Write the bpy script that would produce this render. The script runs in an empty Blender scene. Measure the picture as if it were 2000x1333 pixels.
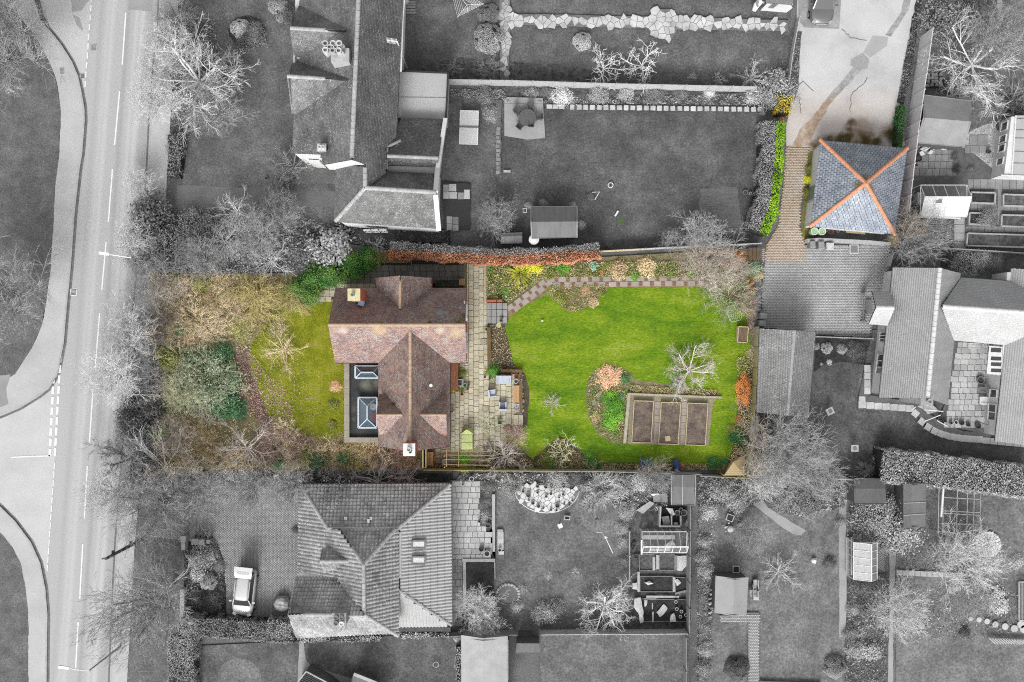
import bpy,math,random
import numpy as np
from mathutils import Vector,Matrix
random.seed(7)
R=random.uniform
SC=bpy.context.scene
COL=SC.collection
H=80.0
S=1/24.0
K=2.0

# ---------------------------------------------------------------- camera, sky, sun, exposure
cd=bpy.data.cameras.new('camera');cam=bpy.data.objects.new('camera',cd);COL.objects.link(cam)
cam.location=(0,0,H);cam.rotation_euler=(0,0,0)
cd.sensor_width=36;cd.lens=36*H/(2000*S);cd.clip_end=1000
SC.camera=cam
SUN_EL,SUN_AZ=math.radians(40),math.radians(190)
w=bpy.data.worlds.new('World');SC.world=w;w.use_nodes=True
nt=w.node_tree;bg=nt.nodes['Background']
sky=nt.nodes.new('ShaderNodeTexSky');sky.sky_type='NISHITA';sky.sun_disc=False
sky.sun_elevation=SUN_EL;sky.sun_rotation=SUN_AZ;sky.dust_density=4
hs=nt.nodes.new('ShaderNodeHueSaturation');hs.inputs['Saturation'].default_value=0.06
nt.links.new(sky.outputs[0],hs.inputs['Color']);nt.links.new(hs.outputs[0],bg.inputs['Color'])
bg.inputs['Strength'].default_value=0.15
sl=bpy.data.lights.new('sun','SUN');sl.energy=1.3;sl.angle=math.radians(20);sl.color=(1,.995,.98)
so=bpy.data.objects.new('sun',sl);COL.objects.link(so);so.location=(0,0,60)
sd=Vector((math.sin(SUN_AZ)*math.cos(SUN_EL),math.cos(SUN_AZ)*math.cos(SUN_EL),math.sin(SUN_EL)))
so.rotation_euler=(-sd).to_track_quat('-Z','Y').to_euler()
vs=SC.view_settings;vs.view_transform='Standard';vs.look='None';vs.exposure=1.08;vs.gamma=1
vs.use_curve_mapping=False
SC.cycles.use_denoising=False;SC.cycles.filter_width=1.1;SC.cycles.max_bounces=6;SC.cycles.transparent_max_bounces=8

# ---------------------------------------------------------------- helpers: places and colours
def P(px,py,z=0.0):
    f=S*(H-z)/H
    return Vector(((px-1000)*f,(666.5-py)*f,z))
def pp(s):return[tuple(float(a)for a in t.split(','))for t in s.split()]
def lin(c):
    c/=255.0
    return c/12.92 if c<=.04045 else((c+.055)/1.055)**2.4
def CC(c):
    if not isinstance(c,(tuple,list)):c=(c,c,c)
    return tuple(lin(x)/K for x in c)+(1,)

# ---------------------------------------------------------------- materials
TINT=None
PLOT=[
    (316,1472,536,917,3,3),(735,1490,489,540,3,3),(1512,1775,190,470,3,26),(1486,1573,240,511,3,3),
    (1395,1458,905,932,3,2)]
def tint_group():
    global TINT
    if TINT:return TINT
    g=bpy.data.node_groups.new('plot_colour','ShaderNodeTree');TINT=g
    g.interface.new_socket('Color',in_out='INPUT',socket_type='NodeSocketColor')
    g.interface.new_socket('Color',in_out='OUTPUT',socket_type='NodeSocketColor')
    N,L=g.nodes,g.links
    gi,go=N.new('NodeGroupInput'),N.new('NodeGroupOutput')
    geo=N.new('ShaderNodeNewGeometry');sx=N.new('ShaderNodeSeparateXYZ');L.new(geo.outputs['Position'],sx.inputs[0])
    def ramp(src,a,b):
        m=N.new('ShaderNodeMapRange');m.interpolation_type='SMOOTHSTEP'
        m.inputs['From Min'].default_value=a;m.inputs['From Max'].default_value=b;L.new(src,m.inputs['Value']);return m.outputs[0]
    def op(o,a,b):
        m=N.new('ShaderNodeMath');m.operation=o;L.new(a,m.inputs[0]);L.new(b,m.inputs[1]);return m.outputs[0]
    tot=None
    for x0,x1,y0,y1,sfx,sfy in PLOT:
        X0,X1,Y1,Y0=(x0-1000)*S,(x1-1000)*S,(666.5-y0)*S,(666.5-y1)*S
        e,ey=sfx*S,sfy*S
        q=op('MULTIPLY',op('MULTIPLY',ramp(sx.outputs[0],X0-e,X0+e),ramp(sx.outputs[0],X1+e,X1-e)),
               op('MULTIPLY',ramp(sx.outputs[1],Y0-3*S,Y0+3*S),ramp(sx.outputs[1],Y1+ey,Y1-ey)))
        tot=q if tot is None else op('MAXIMUM',tot,q)
    bw=N.new('ShaderNodeRGBToBW');L.new(gi.outputs[0],bw.inputs[0])
    mx=N.new('ShaderNodeMixRGB');L.new(tot,mx.inputs[0]);L.new(bw.outputs[0],mx.inputs[1]);L.new(gi.outputs[0],mx.inputs[2])
    L.new(mx.outputs[0],go.inputs[0]);return g

MATS={}
def mk(name,*cols,sc=.6,fine=(.25,14),island=0,rnd=0,bump=0,bsc=20,rough=.9,tint=False,spec=.2,metal=0,
       spk=None,spots=(),stretch=None,alpha=None,coat=0,emit=0,contrast=1.0,streak=None,gain=1.0,rg=.6,det=5):
    if name in MATS:return MATS[name]
    m=bpy.data.materials.new(name);MATS[name]=m;m.use_nodes=True
    C=lambda c:tuple(min(x*gain,.9)for x in CC(c)[:3])+(1,)
    N,L=m.node_tree.nodes,m.node_tree.links
    b=N['Principled BSDF']
    geo=N.new('ShaderNodeNewGeometry');pos=geo.outputs['Position']
    if stretch:
        mp=N.new('ShaderNodeMapping');mp.inputs['Scale'].default_value=stretch[:3]
        mp.inputs['Rotation'].default_value=(0,0,stretch[3]if len(stretch)>3 else 0);L.new(pos,mp.inputs[0]);npos=mp.outputs[0]
    else:npos=pos
    def noise(scale,det=4,p=None,rg=.6):
        n=N.new('ShaderNodeTexNoise');n.inputs['Scale'].default_value=scale;n.inputs['Detail'].default_value=det
        n.inputs['Roughness'].default_value=rg;L.new(p or npos,n.inputs['Vector']);return n.outputs['Fac']
    if len(cols)>1:
        r=N.new('ShaderNodeValToRGB');L.new(noise(sc,det,None,rg),r.inputs[0]);e=r.color_ramp.elements
        lo,hi=.5-.2/contrast,.5+.2/contrast
        e[0].position=lo;e[0].color=C(cols[0]);e[1].position=hi;e[1].color=C(cols[-1])
        for i in range(1,len(cols)-1):
            x=e.new(lo+(hi-lo)*i/(len(cols)-1));x.color=C(cols[i])
        c=r.outputs[0]
    else:
        r=N.new('ShaderNodeRGB');r.outputs[0].default_value=C(cols[0]);c=r.outputs[0]
    def mul(c,fac,lo,hi):
        mr=N.new('ShaderNodeMapRange');mr.inputs['To Min'].default_value=lo;mr.inputs['To Max'].default_value=hi;L.new(fac,mr.inputs[0])
        x=N.new('ShaderNodeMixRGB');x.blend_type='MULTIPLY';x.inputs[0].default_value=1;L.new(c,x.inputs[1]);L.new(mr.outputs[0],x.inputs[2]);return x.outputs[0]
    def mixc(c,fac,col):
        x=N.new('ShaderNodeMixRGB');L.new(fac,x.inputs[0]);L.new(c,x.inputs[1]);x.inputs[2].default_value=C(col);return x.outputs[0]
    if fine:
        mr=N.new('ShaderNodeMapRange');mr.inputs[1].default_value=.3;mr.inputs[2].default_value=.7;L.new(noise(fine[1],3),mr.inputs[0])
        c=mul(c,mr.outputs[0],1-fine[0],1+fine[0])
    if island:c=mul(c,geo.outputs['Random Per Island'],1-island,1+island)
    if rnd:
        oi=N.new('ShaderNodeObjectInfo');c=mul(c,oi.outputs['Random'],1-rnd,1+rnd)
    if streak:
        a,bb=P(streak[0],streak[1]),P(streak[2],streak[3]);d=(bb-a).normalized();nrm=Vector((-d.y,d.x,0))
        vm=N.new('ShaderNodeVectorMath');vm.operation='DOT_PRODUCT';L.new(pos,vm.inputs[0]);vm.inputs[1].default_value=nrm
        for off,hw,col in streak[4]:
            o=a.dot(nrm)+off*S
            s1=N.new('ShaderNodeMath');s1.operation='SUBTRACT';L.new(vm.outputs['Value'],s1.inputs[0]);s1.inputs[1].default_value=o
            s2=N.new('ShaderNodeMath');s2.operation='ABSOLUTE';L.new(s1.outputs[0],s2.inputs[0])
            mr=N.new('ShaderNodeMapRange');mr.interpolation_type='SMOOTHSTEP';mr.inputs[1].default_value=hw*S;mr.inputs[2].default_value=0;L.new(s2.outputs[0],mr.inputs[0])
            ml=N.new('ShaderNodeMath');ml.operation='MULTIPLY';ml.inputs[1].default_value=.85;L.new(mr.outputs[0],ml.inputs[0])
            c=mixc(c,ml.outputs[0],col)
    for px,py,rr,col,z in spots:
        vd=N.new('ShaderNodeVectorMath');vd.operation='DISTANCE';L.new(pos,vd.inputs[0]);vd.inputs[1].default_value=P(px,py,z)
        ad=N.new('ShaderNodeMath');ad.operation='MULTIPLY_ADD';L.new(noise(1.6,5,pos),ad.inputs[0]);ad.inputs[1].default_value=rr*S*1.5;L.new(vd.outputs['Value'],ad.inputs[2])
        mr=N.new('ShaderNodeMapRange');mr.interpolation_type='SMOOTHSTEP';mr.inputs[1].default_value=rr*S*2.0;mr.inputs[2].default_value=rr*S*.8;L.new(ad.outputs[0],mr.inputs[0])
        c=mixc(c,mr.outputs[0],col)
    if spk:
        col,th,ss=spk
        n2=noise(ss,2,pos,.5);n3=noise(ss*.12,3,pos)
        ml=N.new('ShaderNodeMath');ml.operation='MULTIPLY_ADD';L.new(n3,ml.inputs[0]);ml.inputs[1].default_value=.5;L.new(n2,ml.inputs[2])
        mr=N.new('ShaderNodeMapRange');mr.inputs[1].default_value=th+.25;mr.inputs[2].default_value=th+.31;L.new(ml.outputs[0],mr.inputs[0])
        c=mixc(c,mr.outputs[0],col)
    if tint:
        g=N.new('ShaderNodeGroup');g.node_tree=tint_group();L.new(c,g.inputs[0]);c=g.outputs[0]
    L.new(c,b.inputs['Base Color'])
    b.inputs['Roughness'].default_value=rough;b.inputs['Specular IOR Level'].default_value=spec;b.inputs['Metallic'].default_value=metal
    if coat:b.inputs['Coat Weight'].default_value=coat
    if alpha is not None:b.inputs['Alpha'].default_value=alpha
    if bump:
        bp=N.new('ShaderNodeBump');bp.inputs['Strength'].default_value=bump;bp.inputs['Distance'].default_value=.05
        L.new(noise(bsc,4,pos),bp.inputs['Height']);L.new(bp.outputs[0],b.inputs['Normal'])
    return m

# ---------------------------------------------------------------- mesh building
class MB:
    def __init__(s):s.v,s.f,s.m=[],[],[]
    def poly(s,pts,m=0):
        n=len(s.v);s.v+=[tuple(p)for p in pts];s.f.append(tuple(range(n,n+len(pts))));s.m.append(m);return s
    def prism(s,pts,z0,z1,m=0):
        a=sum(pts[i][0]*pts[(i+1)%len(pts)][1]-pts[(i+1)%len(pts)][0]*pts[i][1]for i in range(len(pts)))
        if a<0:pts=pts[::-1]
        k,n=len(pts),len(s.v)
        s.v+=[(p[0],p[1],z0)for p in pts]+[(p[0],p[1],z1)for p in pts]
        s.f.append(tuple(range(n+k,n+2*k)));s.f.append(tuple(range(n+k-1,n-1,-1)))
        for i in range(k):s.f.append((n+i,n+(i+1)%k,n+k+(i+1)%k,n+k+i))
        s.m+=[m]*(k+2);return s
    def pxprism(s,pts,z0,z1,m=0):
        return s.prism([P(x,y,z1)[:2]for x,y in pts],z0,z1,m)
    def box(s,c,sz,rz=0,m=0):
        a,b=sz[0]/2,sz[1]/2;co,si=math.cos(rz),math.sin(rz)
        return s.prism([(c[0]+x*co-y*si,c[1]+x*si+y*co)for x,y in((-a,-b),(a,-b),(a,b),(-a,b))],c[2],c[2]+sz[2],m)
    def bar(s,a,b,w,h=None,m=0):
        a,b=Vector(a),Vector(b);d=(b-a).normalized();h=h or w
        u=d.cross(Vector((0,0,1)))
        if u.length<.01:u=Vector((1,0,0))
        u.normalize();v=u.cross(d)
        n=len(s.v)
        for q in(a,b):
            for x,y in((-1,-1),(1,-1),(1,1),(-1,1)):s.v.append(tuple(q+u*x*w/2+v*y*h/2))
        for f in((0,1,2,3),(7,6,5,4),(0,4,5,1),(1,5,6,2),(2,6,7,3),(3,7,4,0)):s.f.append(tuple(n+i for i in f));s.m.append(m)
        return s
    def tube(s,pts,rad,k=6,m=0):
        pts=[Vector(p)for p in pts]
        if not isinstance(rad,(list,tuple)):rad=[rad]*len(pts)
        n=len(s.v)
        for i,p in enumerate(pts):
            d=(pts[min(i+1,len(pts)-1)]-pts[max(i-1,0)]).normalized()
            u=d.cross(Vector((0,0,1))if abs(d.z)<.9 else Vector((1,0,0))).normalized();v=d.cross(u)
            for j in range(k):
                t=2*math.pi*j/k;s.v.append(tuple(p+(u*math.cos(t)+v*math.sin(t))*rad[i]))
        for i in range(len(pts)-1):
            for j in range(k):s.f.append((n+i*k+j,n+i*k+(j+1)%k,n+(i+1)*k+(j+1)%k,n+(i+1)*k+j));s.m.append(m)
        s.f.append(tuple(n+j for j in range(k)));s.f.append(tuple(n+(len(pts)-1)*k+j for j in range(k)));s.m+=[m,m]
        return s
    def lathe(s,c,prof,k=14,m=0,sx=1,sy=1):
        n=len(s.v)
        for r,z in prof:
            for j in range(k):
                t=2*math.pi*j/k;s.v.append((c[0]+r*sx*math.cos(t),c[1]+r*sy*math.sin(t),c[2]+z))
        for i in range(len(prof)-1):
            for j in range(k):s.f.append((n+i*k+j,n+i*k+(j+1)%k,n+(i+1)*k+(j+1)%k,n+(i+1)*k+j));s.m.append(m)
        s.f.append(tuple(n+(len(prof)-1)*k+j for j in range(k)));s.m.append(m)
        return s
    def loft(s,rings,m=0,caps=True):
        k,n=len(rings[0]),len(s.v)
        for r in rings:s.v+=[tuple(p)for p in r]
        for i in range(len(rings)-1):
            for j in range(k):s.f.append((n+i*k+j,n+i*k+(j+1)%k,n+(i+1)*k+(j+1)%k,n+(i+1)*k+j));s.m.append(m)
        if caps:s.f.append(tuple(n+j for j in range(k))[::-1]);s.f.append(tuple(n+(len(rings)-1)*k+j for j in range(k)));s.m+=[m,m]
        return s
    def mesh(s,name,mats,off=(0,0,0),smooth=False):
        me=bpy.data.meshes.new(name)
        me.from_pydata([(a-off[0],b-off[1],c-off[2])for a,b,c in s.v],[],s.f)
        if not isinstance(mats,(list,tuple)):mats=[mats]
        for m in mats:me.materials.append(m)
        if len(mats)>1:me.polygons.foreach_set('material_index',s.m)
        if smooth:me.polygons.foreach_set('use_smooth',[True]*len(me.polygons))
        me.update();return me

def np_mesh(name,V,F,mats,mi=None,off=(0,0,0)):
    """V (n,3), F (m,k) arrays with one face size."""
    me=bpy.data.meshes.new(name);V=np.asarray(V,dtype=np.float32)-np.asarray(off,dtype=np.float32);F=np.asarray(F,dtype=np.int32);k=F.shape[1]
    me.vertices.add(len(V));me.vertices.foreach_set('co',V.ravel())
    me.loops.add(F.size);me.loops.foreach_set('vertex_index',F.ravel())
    me.polygons.add(len(F));me.polygons.foreach_set('loop_start',np.arange(0,F.size,k,dtype=np.int32));me.polygons.foreach_set('loop_total',np.full(len(F),k,dtype=np.int32))
    for m in(mats if isinstance(mats,(list,tuple))else[mats]):me.materials.append(m)
    if mi is not None:me.polygons.foreach_set('material_index',np.asarray(mi,dtype=np.int32))
    me.update(calc_edges=True);me.validate();return me

ORG={}
def _o(name,data,parent=None):
    o=bpy.data.objects.new(name,data);COL.objects.link(o)
    if parent:o.parent=parent;ORG[o.name]=ORG[parent.name]
    return o
def tag(o,label=None,cat=None,group=None,kind=None):
    if label:o['label']=label
    if cat:o['category']=cat
    if group:o['group']=group
    if kind:o['kind']=kind
    return o
def thing(name,label,cat,loc,group=None,rz=0):
    o=_o(name,None);o.location=loc;o.rotation_euler=(0,0,rz);o.empty_display_size=.2;ORG[o.name]=Vector(loc)
    return tag(o,label,cat,group)
def part(par,name,mb,mats,label=None,kind=None,smooth=False):
    me=mb.mesh(name,mats,ORG[par.name],smooth)if isinstance(mb,MB)else mb
    return tag(_o(name,me,par),label,kind=kind)
def solo(name,label,cat,mb,mats,at,group=None,smooth=False,kind=None):
    o=_o(name,mb.mesh(name,mats,at,smooth));o.location=at;ORG[o.name]=Vector(at)
    return tag(o,label,cat,group,kind)
def struct(name,mb,mats,kind='structure',label=None):
    o=_o(name,mb.mesh(name,mats));ORG[o.name]=Vector((0,0,0));return tag(o,label,kind=kind)
def piece(par,name,me,loc,scale=(1,1,1),rz=0,mtx=None,mat=None):
    o=_o(name,me,par)
    if mtx is not None:
        m=mtx.copy();m.translation=m.translation-ORG[par.name];o.matrix_basis=m
    else:
        o.location=Vector(loc)-ORG[par.name];o.scale=scale;o.rotation_euler=(0,0,rz)
    if mat:o.material_slots[0].link='OBJECT';o.material_slots[0].material=mat
    return o

def rough_edge(pts,amp=2.0,step=12):
    out=[]
    for i in range(len(pts)):
        a,b=pts[i],pts[(i+1)%len(pts)];L=math.hypot(b[0]-a[0],b[1]-a[1]);n=max(1,int(L/step))
        for k in range(n):
            t=k/n;j=amp if k else amp*.5
            out.append((a[0]+(b[0]-a[0])*t+R(-j,j),a[1]+(b[1]-a[1])*t+R(-j,j)))
    return out
LAYER=[0.0]
def sheet(name,pts,mat,z=None,amp=0,step=12,kind='structure',label=None):
    if isinstance(pts,str):pts=pp(pts)
    if amp:pts=rough_edge(pts,amp,step)
    if z is None:LAYER[0]+=.002;z=LAYER[0]
    return struct(name,MB().poly([P(x,y,z)for x,y in pts]),mat,kind,label)
def inpoly(X,Y,poly):
    r=np.zeros(len(X),bool);n=len(poly);j=n-1
    for i in range(n):
        xi,yi=poly[i][0],poly[i][1];xj,yj=poly[j][0],poly[j][1]
        c=((yi>Y)!=(yj>Y))&(X<(xj-xi)*(Y-yi)/((yj-yi)or 1e-9)+xi);r^=c;j=i
    return r
# ---------------------------------------------------------------- roofs
def frame_of(poly):
    A,B=poly[0],poly[1];u=(B-A).normalized();n=Vector((0,0,0))
    for i in range(len(poly)):
        p,q=poly[i],poly[(i+1)%len(poly)];n+=Vector(((p.y-q.y)*(p.z+q.z),(p.z-q.z)*(p.x+q.x),(p.x-q.x)*(p.y+q.y)))
    n.normalize()
    if n.z<0:n=-n
    u=(u-n*u.dot(n)).normalized();v=n.cross(u)
    if v.z<0:v=-v
    return A,u,v,n
def tile_arrays(poly,tw,th,style='flat',lift=.02,jit=.006,seed=0,step=.03,gap=.03):
    """every roof tile of one slope: its eave is poly[0]-poly[1]."""
    rng=np.random.default_rng(seed)
    A,u,v,n=frame_of(poly);uv=[((p-A).dot(u),(p-A).dot(v))for p in poly]
    us,vs_=[a for a,_ in uv],[b for _,b in uv]
    I,J=np.meshgrid(np.arange(int(min(us)/tw)-1,int(max(us)/tw)+2),np.arange(-1,int(max(vs_)/th)+1))
    I,J=I.ravel(),J.ravel()
    U=(I+(.5 if style=='flat' else 0)*(J%2))*tw;V=J*th
    lo,hi_=np.full(len(U),1e9),np.full(len(U),-1e9);vm=V+th*.5
    for(ua,va),(ub,vb)in zip(uv,uv[1:]+uv[:1]):
        if abs(vb-va)<1e-6:continue
        t=(vm-va)/(vb-va);x=ua+(ub-ua)*t;s=(t>=0)&(t<=1);lo=np.where(s,np.minimum(lo,x),lo);hi_=np.where(s,np.maximum(hi_,x),hi_)
    ok=(np.minimum(U+tw,hi_)-np.maximum(U,lo)>.15*tw);ok&=inpoly(np.clip(U+tw/2,lo+1e-3,hi_-1e-3),vm,uv);U,V,lo,hi_=U[ok],V[ok],lo[ok],hi_[ok];m=len(U)
    if not m:return np.zeros((0,3)),np.zeros((0,4),int)
    g=tw*gap;hi=lift+step;j1=rng.normal(0,jit,m);j2=rng.normal(0,jit*.6,m)
    if style=='flat':
        k=6;q=np.zeros((m,k,3))
        fr=[(g,-.01,hi),(tw-g,-.01,hi),(tw-g,th*1.02,lift),(g,th*1.02,lift),(g,-.01,lift-.03),(tw-g,-.01,lift-.03)]
        for i,(a,b,c)in enumerate(fr):
            q[:,i,0]=U+a;q[:,i,1]=V+b+j2;q[:,i,2]=c+j1
        F=np.array([(0,1,2,3),(4,5,1,0)])
    else:
        prof=[(0,0),(.18,-.008),(.45,.055),(.62,.062),(.86,.02),(1,0)];kk=len(prof);k=2*kk+2;q=np.zeros((m,k,3))
        for i,(a,c)in enumerate(prof):
            q[:,i,0]=U+a*tw;q[:,i,1]=V-.01+j2;q[:,i,2]=c+hi+.02+j1
            q[:,kk+i,0]=U+a*tw;q[:,kk+i,1]=V+th;q[:,kk+i,2]=c+lift-.01+j1
        q[:,2*kk,0]=U;q[:,2*kk+1,0]=U+tw;q[:,2*kk:,1]=(V-.01)[:,None];q[:,2*kk:,2]=lift-.04
        F=[(i,i+1,kk+i+1,kk+i)for i in range(kk-1)]+[(2*kk,2*kk+1,kk-1,0)]
        F=np.array(F)
    q[...,0]=np.clip(q[...,0],lo[:,None],hi_[:,None])
    W=np.array(A)+q[...,0:1]*np.array(u)+q[...,1:2]*np.array(v)+q[...,2:3]*np.array(n)
    FF=(np.arange(m)[:,None,None]*k+F[None]).reshape(-1,4)
    return W.reshape(-1,3),FF
def tiles(par,slopes,mat,tw,th,style='flat',name='roof_tiles',lift=.02,jit=.006,step=.03,gap=.03):
    Vs,Fs,n=[],[],0
    for i,poly in enumerate(slopes):
        v,f=tile_arrays(poly,tw,th,style,lift,jit,i,step,gap)
        Vs.append(v);Fs.append(f+n);n+=len(v)
    return part(par,name,np_mesh(name,np.concatenate(Vs),np.concatenate(Fs),mat,off=ORG[par.name]),None,kind='stuff')
def half_round(name,mat,k=6):
    b=MB()
    rings=[]
    for x,s in((-.5,1.0),(.44,.94),(.44,1.1),(.5,1.1)):
        rings.append([(x,math.cos(math.pi*j/k)*.5*s,math.sin(math.pi*j/k)*.5*s-.1)for j in range(k+1)])
    for a,c in zip(rings,rings[1:]):
        for j in range(k):b.poly([a[j],a[j+1],c[j+1],c[j]])
    b.poly(rings[0]);b.poly(rings[-1]);return b.mesh(name,mat)
RM={}
def ridge(par,a,b,mat,w=.26,L=.42,h=None):
    key=mat.name
    if key not in RM:RM[key]=half_round('ridge_tile',mat)
    d=b-a;n=max(1,round(d.length/L));L=d.length/n;x=d.normalized();y=Vector((0,0,1)).cross(x).normalized();z=x.cross(y)
    for i in range(n):
        c=a+d*((i+.5)/n);m=Matrix.Identity(4)
        for k,(ax,s)in enumerate(((x,L),(y,w),(z,h or w*.8))):
            for r in range(3):m[r][k]=ax[r]*s
        m.translation=c;piece(par,'ridge_tile',RM[key],None,mtx=m)
def planar(poly):
    """bring a roof slope into one plane through its eave, keeping where each corner is seen."""
    if len(poly)==3:return poly
    q=[v.copy()for v in poly]
    for _ in range(3):
        A,B=q[0],q[1];e=Vector((B.x-A.x,B.y-A.y,0));L=e.length;e/=L;w=Vector((-e.y,e.x,0));dd=[((p-A).dot(w),p.z-A.z-(B.z-A.z)*(p-A).dot(e)/L)for p in q[2:]]
        k=sum(a*b for a,b in dd)/sum(a*a for a,_ in dd)
        for p in q[2:]:
            z=A.z+(B.z-A.z)*(p-A).dot(e)/L+k*(p-A).dot(w);f=(H-z)/(H-p.z);p.x*=f;p.y*=f;p.z=z
    return q
def roof(par,slopes,under,tmat,tw,th,style='flat',name='roof',thick=.12,**kw):
    """one part: every slope as a slab, with the tiles laid on it."""
    b=MB();slopes=[planar(p)for p in slopes]
    for p in slopes:
        n=frame_of(p)[3];b.poly(p);q=[v-n*thick for v in p];b.poly(q[::-1])
        for i in range(len(p)):b.poly([p[i],q[i],q[(i+1)%len(p)],p[(i+1)%len(p)]])
    r=part(par,name,b,under);tiles(r,slopes,tmat,tw,th,style,**kw);return r
def walls(b,pts,z0,z1):
    return b.pxprism(pts,z0,z1)
def window(par,a,b,z0,z1,frame,glass,mull=1,depth=.06):
    """a window in a vertical wall between ground points a, b (metres); sits proud of the wall."""
    a,b=Vector((a[0],a[1],0)),Vector((b[0],b[1],0));d=(b-a).normalized();t=.07
    zz=lambda p,z:(p.x,p.y,z)
    f=MB()
    f.bar(zz(a,z0),zz(b,z0),t+.08,t);f.bar(zz(a,z1),zz(b,z1),t+.04,t);f.bar(zz(a,z0),zz(a,z1),t,t);f.bar(zz(b,z0),zz(b,z1),t,t)
    for i in range(mull):p=a.lerp(b,(i+1)/(mull+1));f.bar(zz(p,z0),zz(p,z1),t,t)
    w=part(par,'window',f,frame);nn=Vector((-d.y,d.x,0))*.015
    g=MB().poly([zz(a+nn,z0),zz(b+nn,z0),zz(b+nn,z1),zz(a+nn,z1)]);part(w,'pane',g,glass);return w

# ---------------------------------------------------------------- pieces shared by all paving
def slab_mesh(name,mat,bev=.03):
    b=MB()
    for z,r in((0,.5),(.8,.5),(1,.5-bev)):b.v+=[(x*r,y*r,z)for x,y in((-1,-1),(1,-1),(1,1),(-1,1))]
    for l in(0,4):
        for i in range(4):b.f.append((l+i,l+(i+1)%4,l+4+(i+1)%4,l+4+i));b.m.append(0)
    b.f.append((8,9,10,11));b.m.append(0);return b.mesh(name,mat)
SLAB={}
def slab(par,px,py,wx,wy,z,t,mat,ang=0,name='paving_slab'):
    """one paving slab; size in photo pixels, top at z + t."""
    k=(name,mat.name)
    if k not in SLAB:SLAB[k]=slab_mesh(name,mat)
    t+=R(-.004,.004)
    p=P(px,py,z);return piece(par,name,SLAB[k],p,(wx*S,wy*S,t),math.radians(ang+R(-.6,.6)))
def paving(name,px_outline,mat_base,label=None,z=None,kind='structure',amp=0):
    return sheet(name,px_outline,mat_base,z,amp,kind=kind,label=label)
def slab_cols(par,cols,mat,z,t=.035,gap=.8,ok=None):
    """columns of slabs: (x0, x1, y0, y1, pitch, phase)."""
    for x0,x1,y0,y1,pit,ph in cols:
        y=y0-ph*pit
        while y<y1-2:
            a,b=max(y,y0),min(y+pit,y1)
            if b-a>3 and(ok is None or ok((x0+x1)/2,(a+b)/2)):
                slab(par,(x0+x1)/2,(a+b)/2,x1-x0-gap,b-a-gap,z,t,mat)
            y+=pit
def slab_rows(par,rows,mat,z,t=.035,gap=.8,ok=None):
    for y0,y1,x0,x1,pit,ph in rows:
        x=x0-ph*pit
        while x<x1-2:
            a,b=max(x,x0),min(x+pit,x1)
            if b-a>3 and(ok is None or ok((a+b)/2,(y0+y1)/2)):
                slab(par,(a+b)/2,(y0+y1)/2,b-a-gap,y1-y0-gap,z,t,mat)
            x+=pit
def blocks(par,poly,mat,z,L=.21,W=.105,ang=0,name='paving_blocks',t=.03):
    """small paving blocks, one joined part."""
    pts=[P(x,y,0)for x,y in poly];c,s=math.cos(ang),math.sin(ang)
    rot=[(p.x*c+p.y*s,-p.x*s+p.y*c)for p in pts]
    xs,ys=[p[0]for p in rot],[p[1]for p in rot]
    I,J=np.meshgrid(np.arange(int(min(xs)/L)-1,int(max(xs)/L)+2),np.arange(int(min(ys)/W)-1,int(max(ys)/W)+2));I,J=I.ravel(),J.ravel()
    X=(I+.5*(J%2))*L;Y=J*W;ok=inpoly(X+L/2,Y+W/2,rot);X,Y=X[ok],Y[ok];m=len(X)
    rng=np.random.default_rng(3);jz=rng.normal(0,.003,m);g=.005
    q=np.zeros((m,8,3))
    for i,(a,b,cz)in enumerate(((g,g,0),(L-g,g,0),(L-g,W-g,0),(g,W-g,0),(g+.008,g+.008,t),(L-g-.008,g+.008,t),(L-g-.008,W-g-.008,t),(g+.008,W-g-.008,t))):
        q[:,i,0]=(X+a)*c-(Y+b)*s;q[:,i,1]=(X+a)*s+(Y+b)*c;q[:,i,2]=z+cz+(jz if cz else 0)
    F=np.array([(4,5,6,7),(0,1,5,4),(1,2,6,5),(2,3,7,6),(3,0,4,7)])
    FF=(np.arange(m)[:,None,None]*8+F[None]).reshape(-1,4)
    return part(par,name,np_mesh(name,q.reshape(-1,3),FF,mat,off=ORG[par.name]),None,kind='stuff')
def crazy(par,poly,mat,z,cell=11,t=.035,name='paving_stone',gap=.9,seed=1):
    """crazy paving: the cells of a scattered point set, each an own stone with its joint left open."""
    rng=random.Random(seed);xs,ys=[p[0]for p in poly],[p[1]for p in poly];G={}
    for i in range(-1,int((max(xs)-min(xs))/cell)+2):
        for j in range(-1,int((max(ys)-min(ys))/cell)+2):G[i,j]=(min(xs)+(i+rng.uniform(.02,.98))*cell,min(ys)+(j+rng.uniform(.02,.98))*cell)
    for(i,j),(cx,cy)in G.items():
        q=[(cx-2*cell,cy-2*cell),(cx+2*cell,cy-2*cell),(cx+2*cell,cy+2*cell),(cx-2*cell,cy+2*cell)]
        for di in range(-2,3):
            for dj in range(-2,3):
                o=G.get((i+di,j+dj))
                if o is None or o==(cx,cy):continue
                nx,ny=o[0]-cx,o[1]-cy;L=math.hypot(nx,ny);nx/=L;ny/=L;d=L/2-gap/2;r=[]
                for k in range(len(q)):
                    a,b=q[k],q[(k+1)%len(q)];da,db=(a[0]-cx)*nx+(a[1]-cy)*ny-d,(b[0]-cx)*nx+(b[1]-cy)*ny-d
                    if da<=0:r.append(a)
                    if(da<0)!=(db<0):f=da/(da-db);r.append((a[0]+(b[0]-a[0])*f,a[1]+(b[1]-a[1])*f))
                q=r
                if len(q)<3:break
            if len(q)<3:break
        if len(q)<3:continue
        mx,my=sum(p[0]for p in q)/len(q),sum(p[1]for p in q)/len(q)
        if not inpoly(np.array([mx]),np.array([my]),poly)[0]:continue
        part(par,name,MB().pxprism(q,z,z+t+rng.uniform(-.008,.008)),mat)

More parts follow.
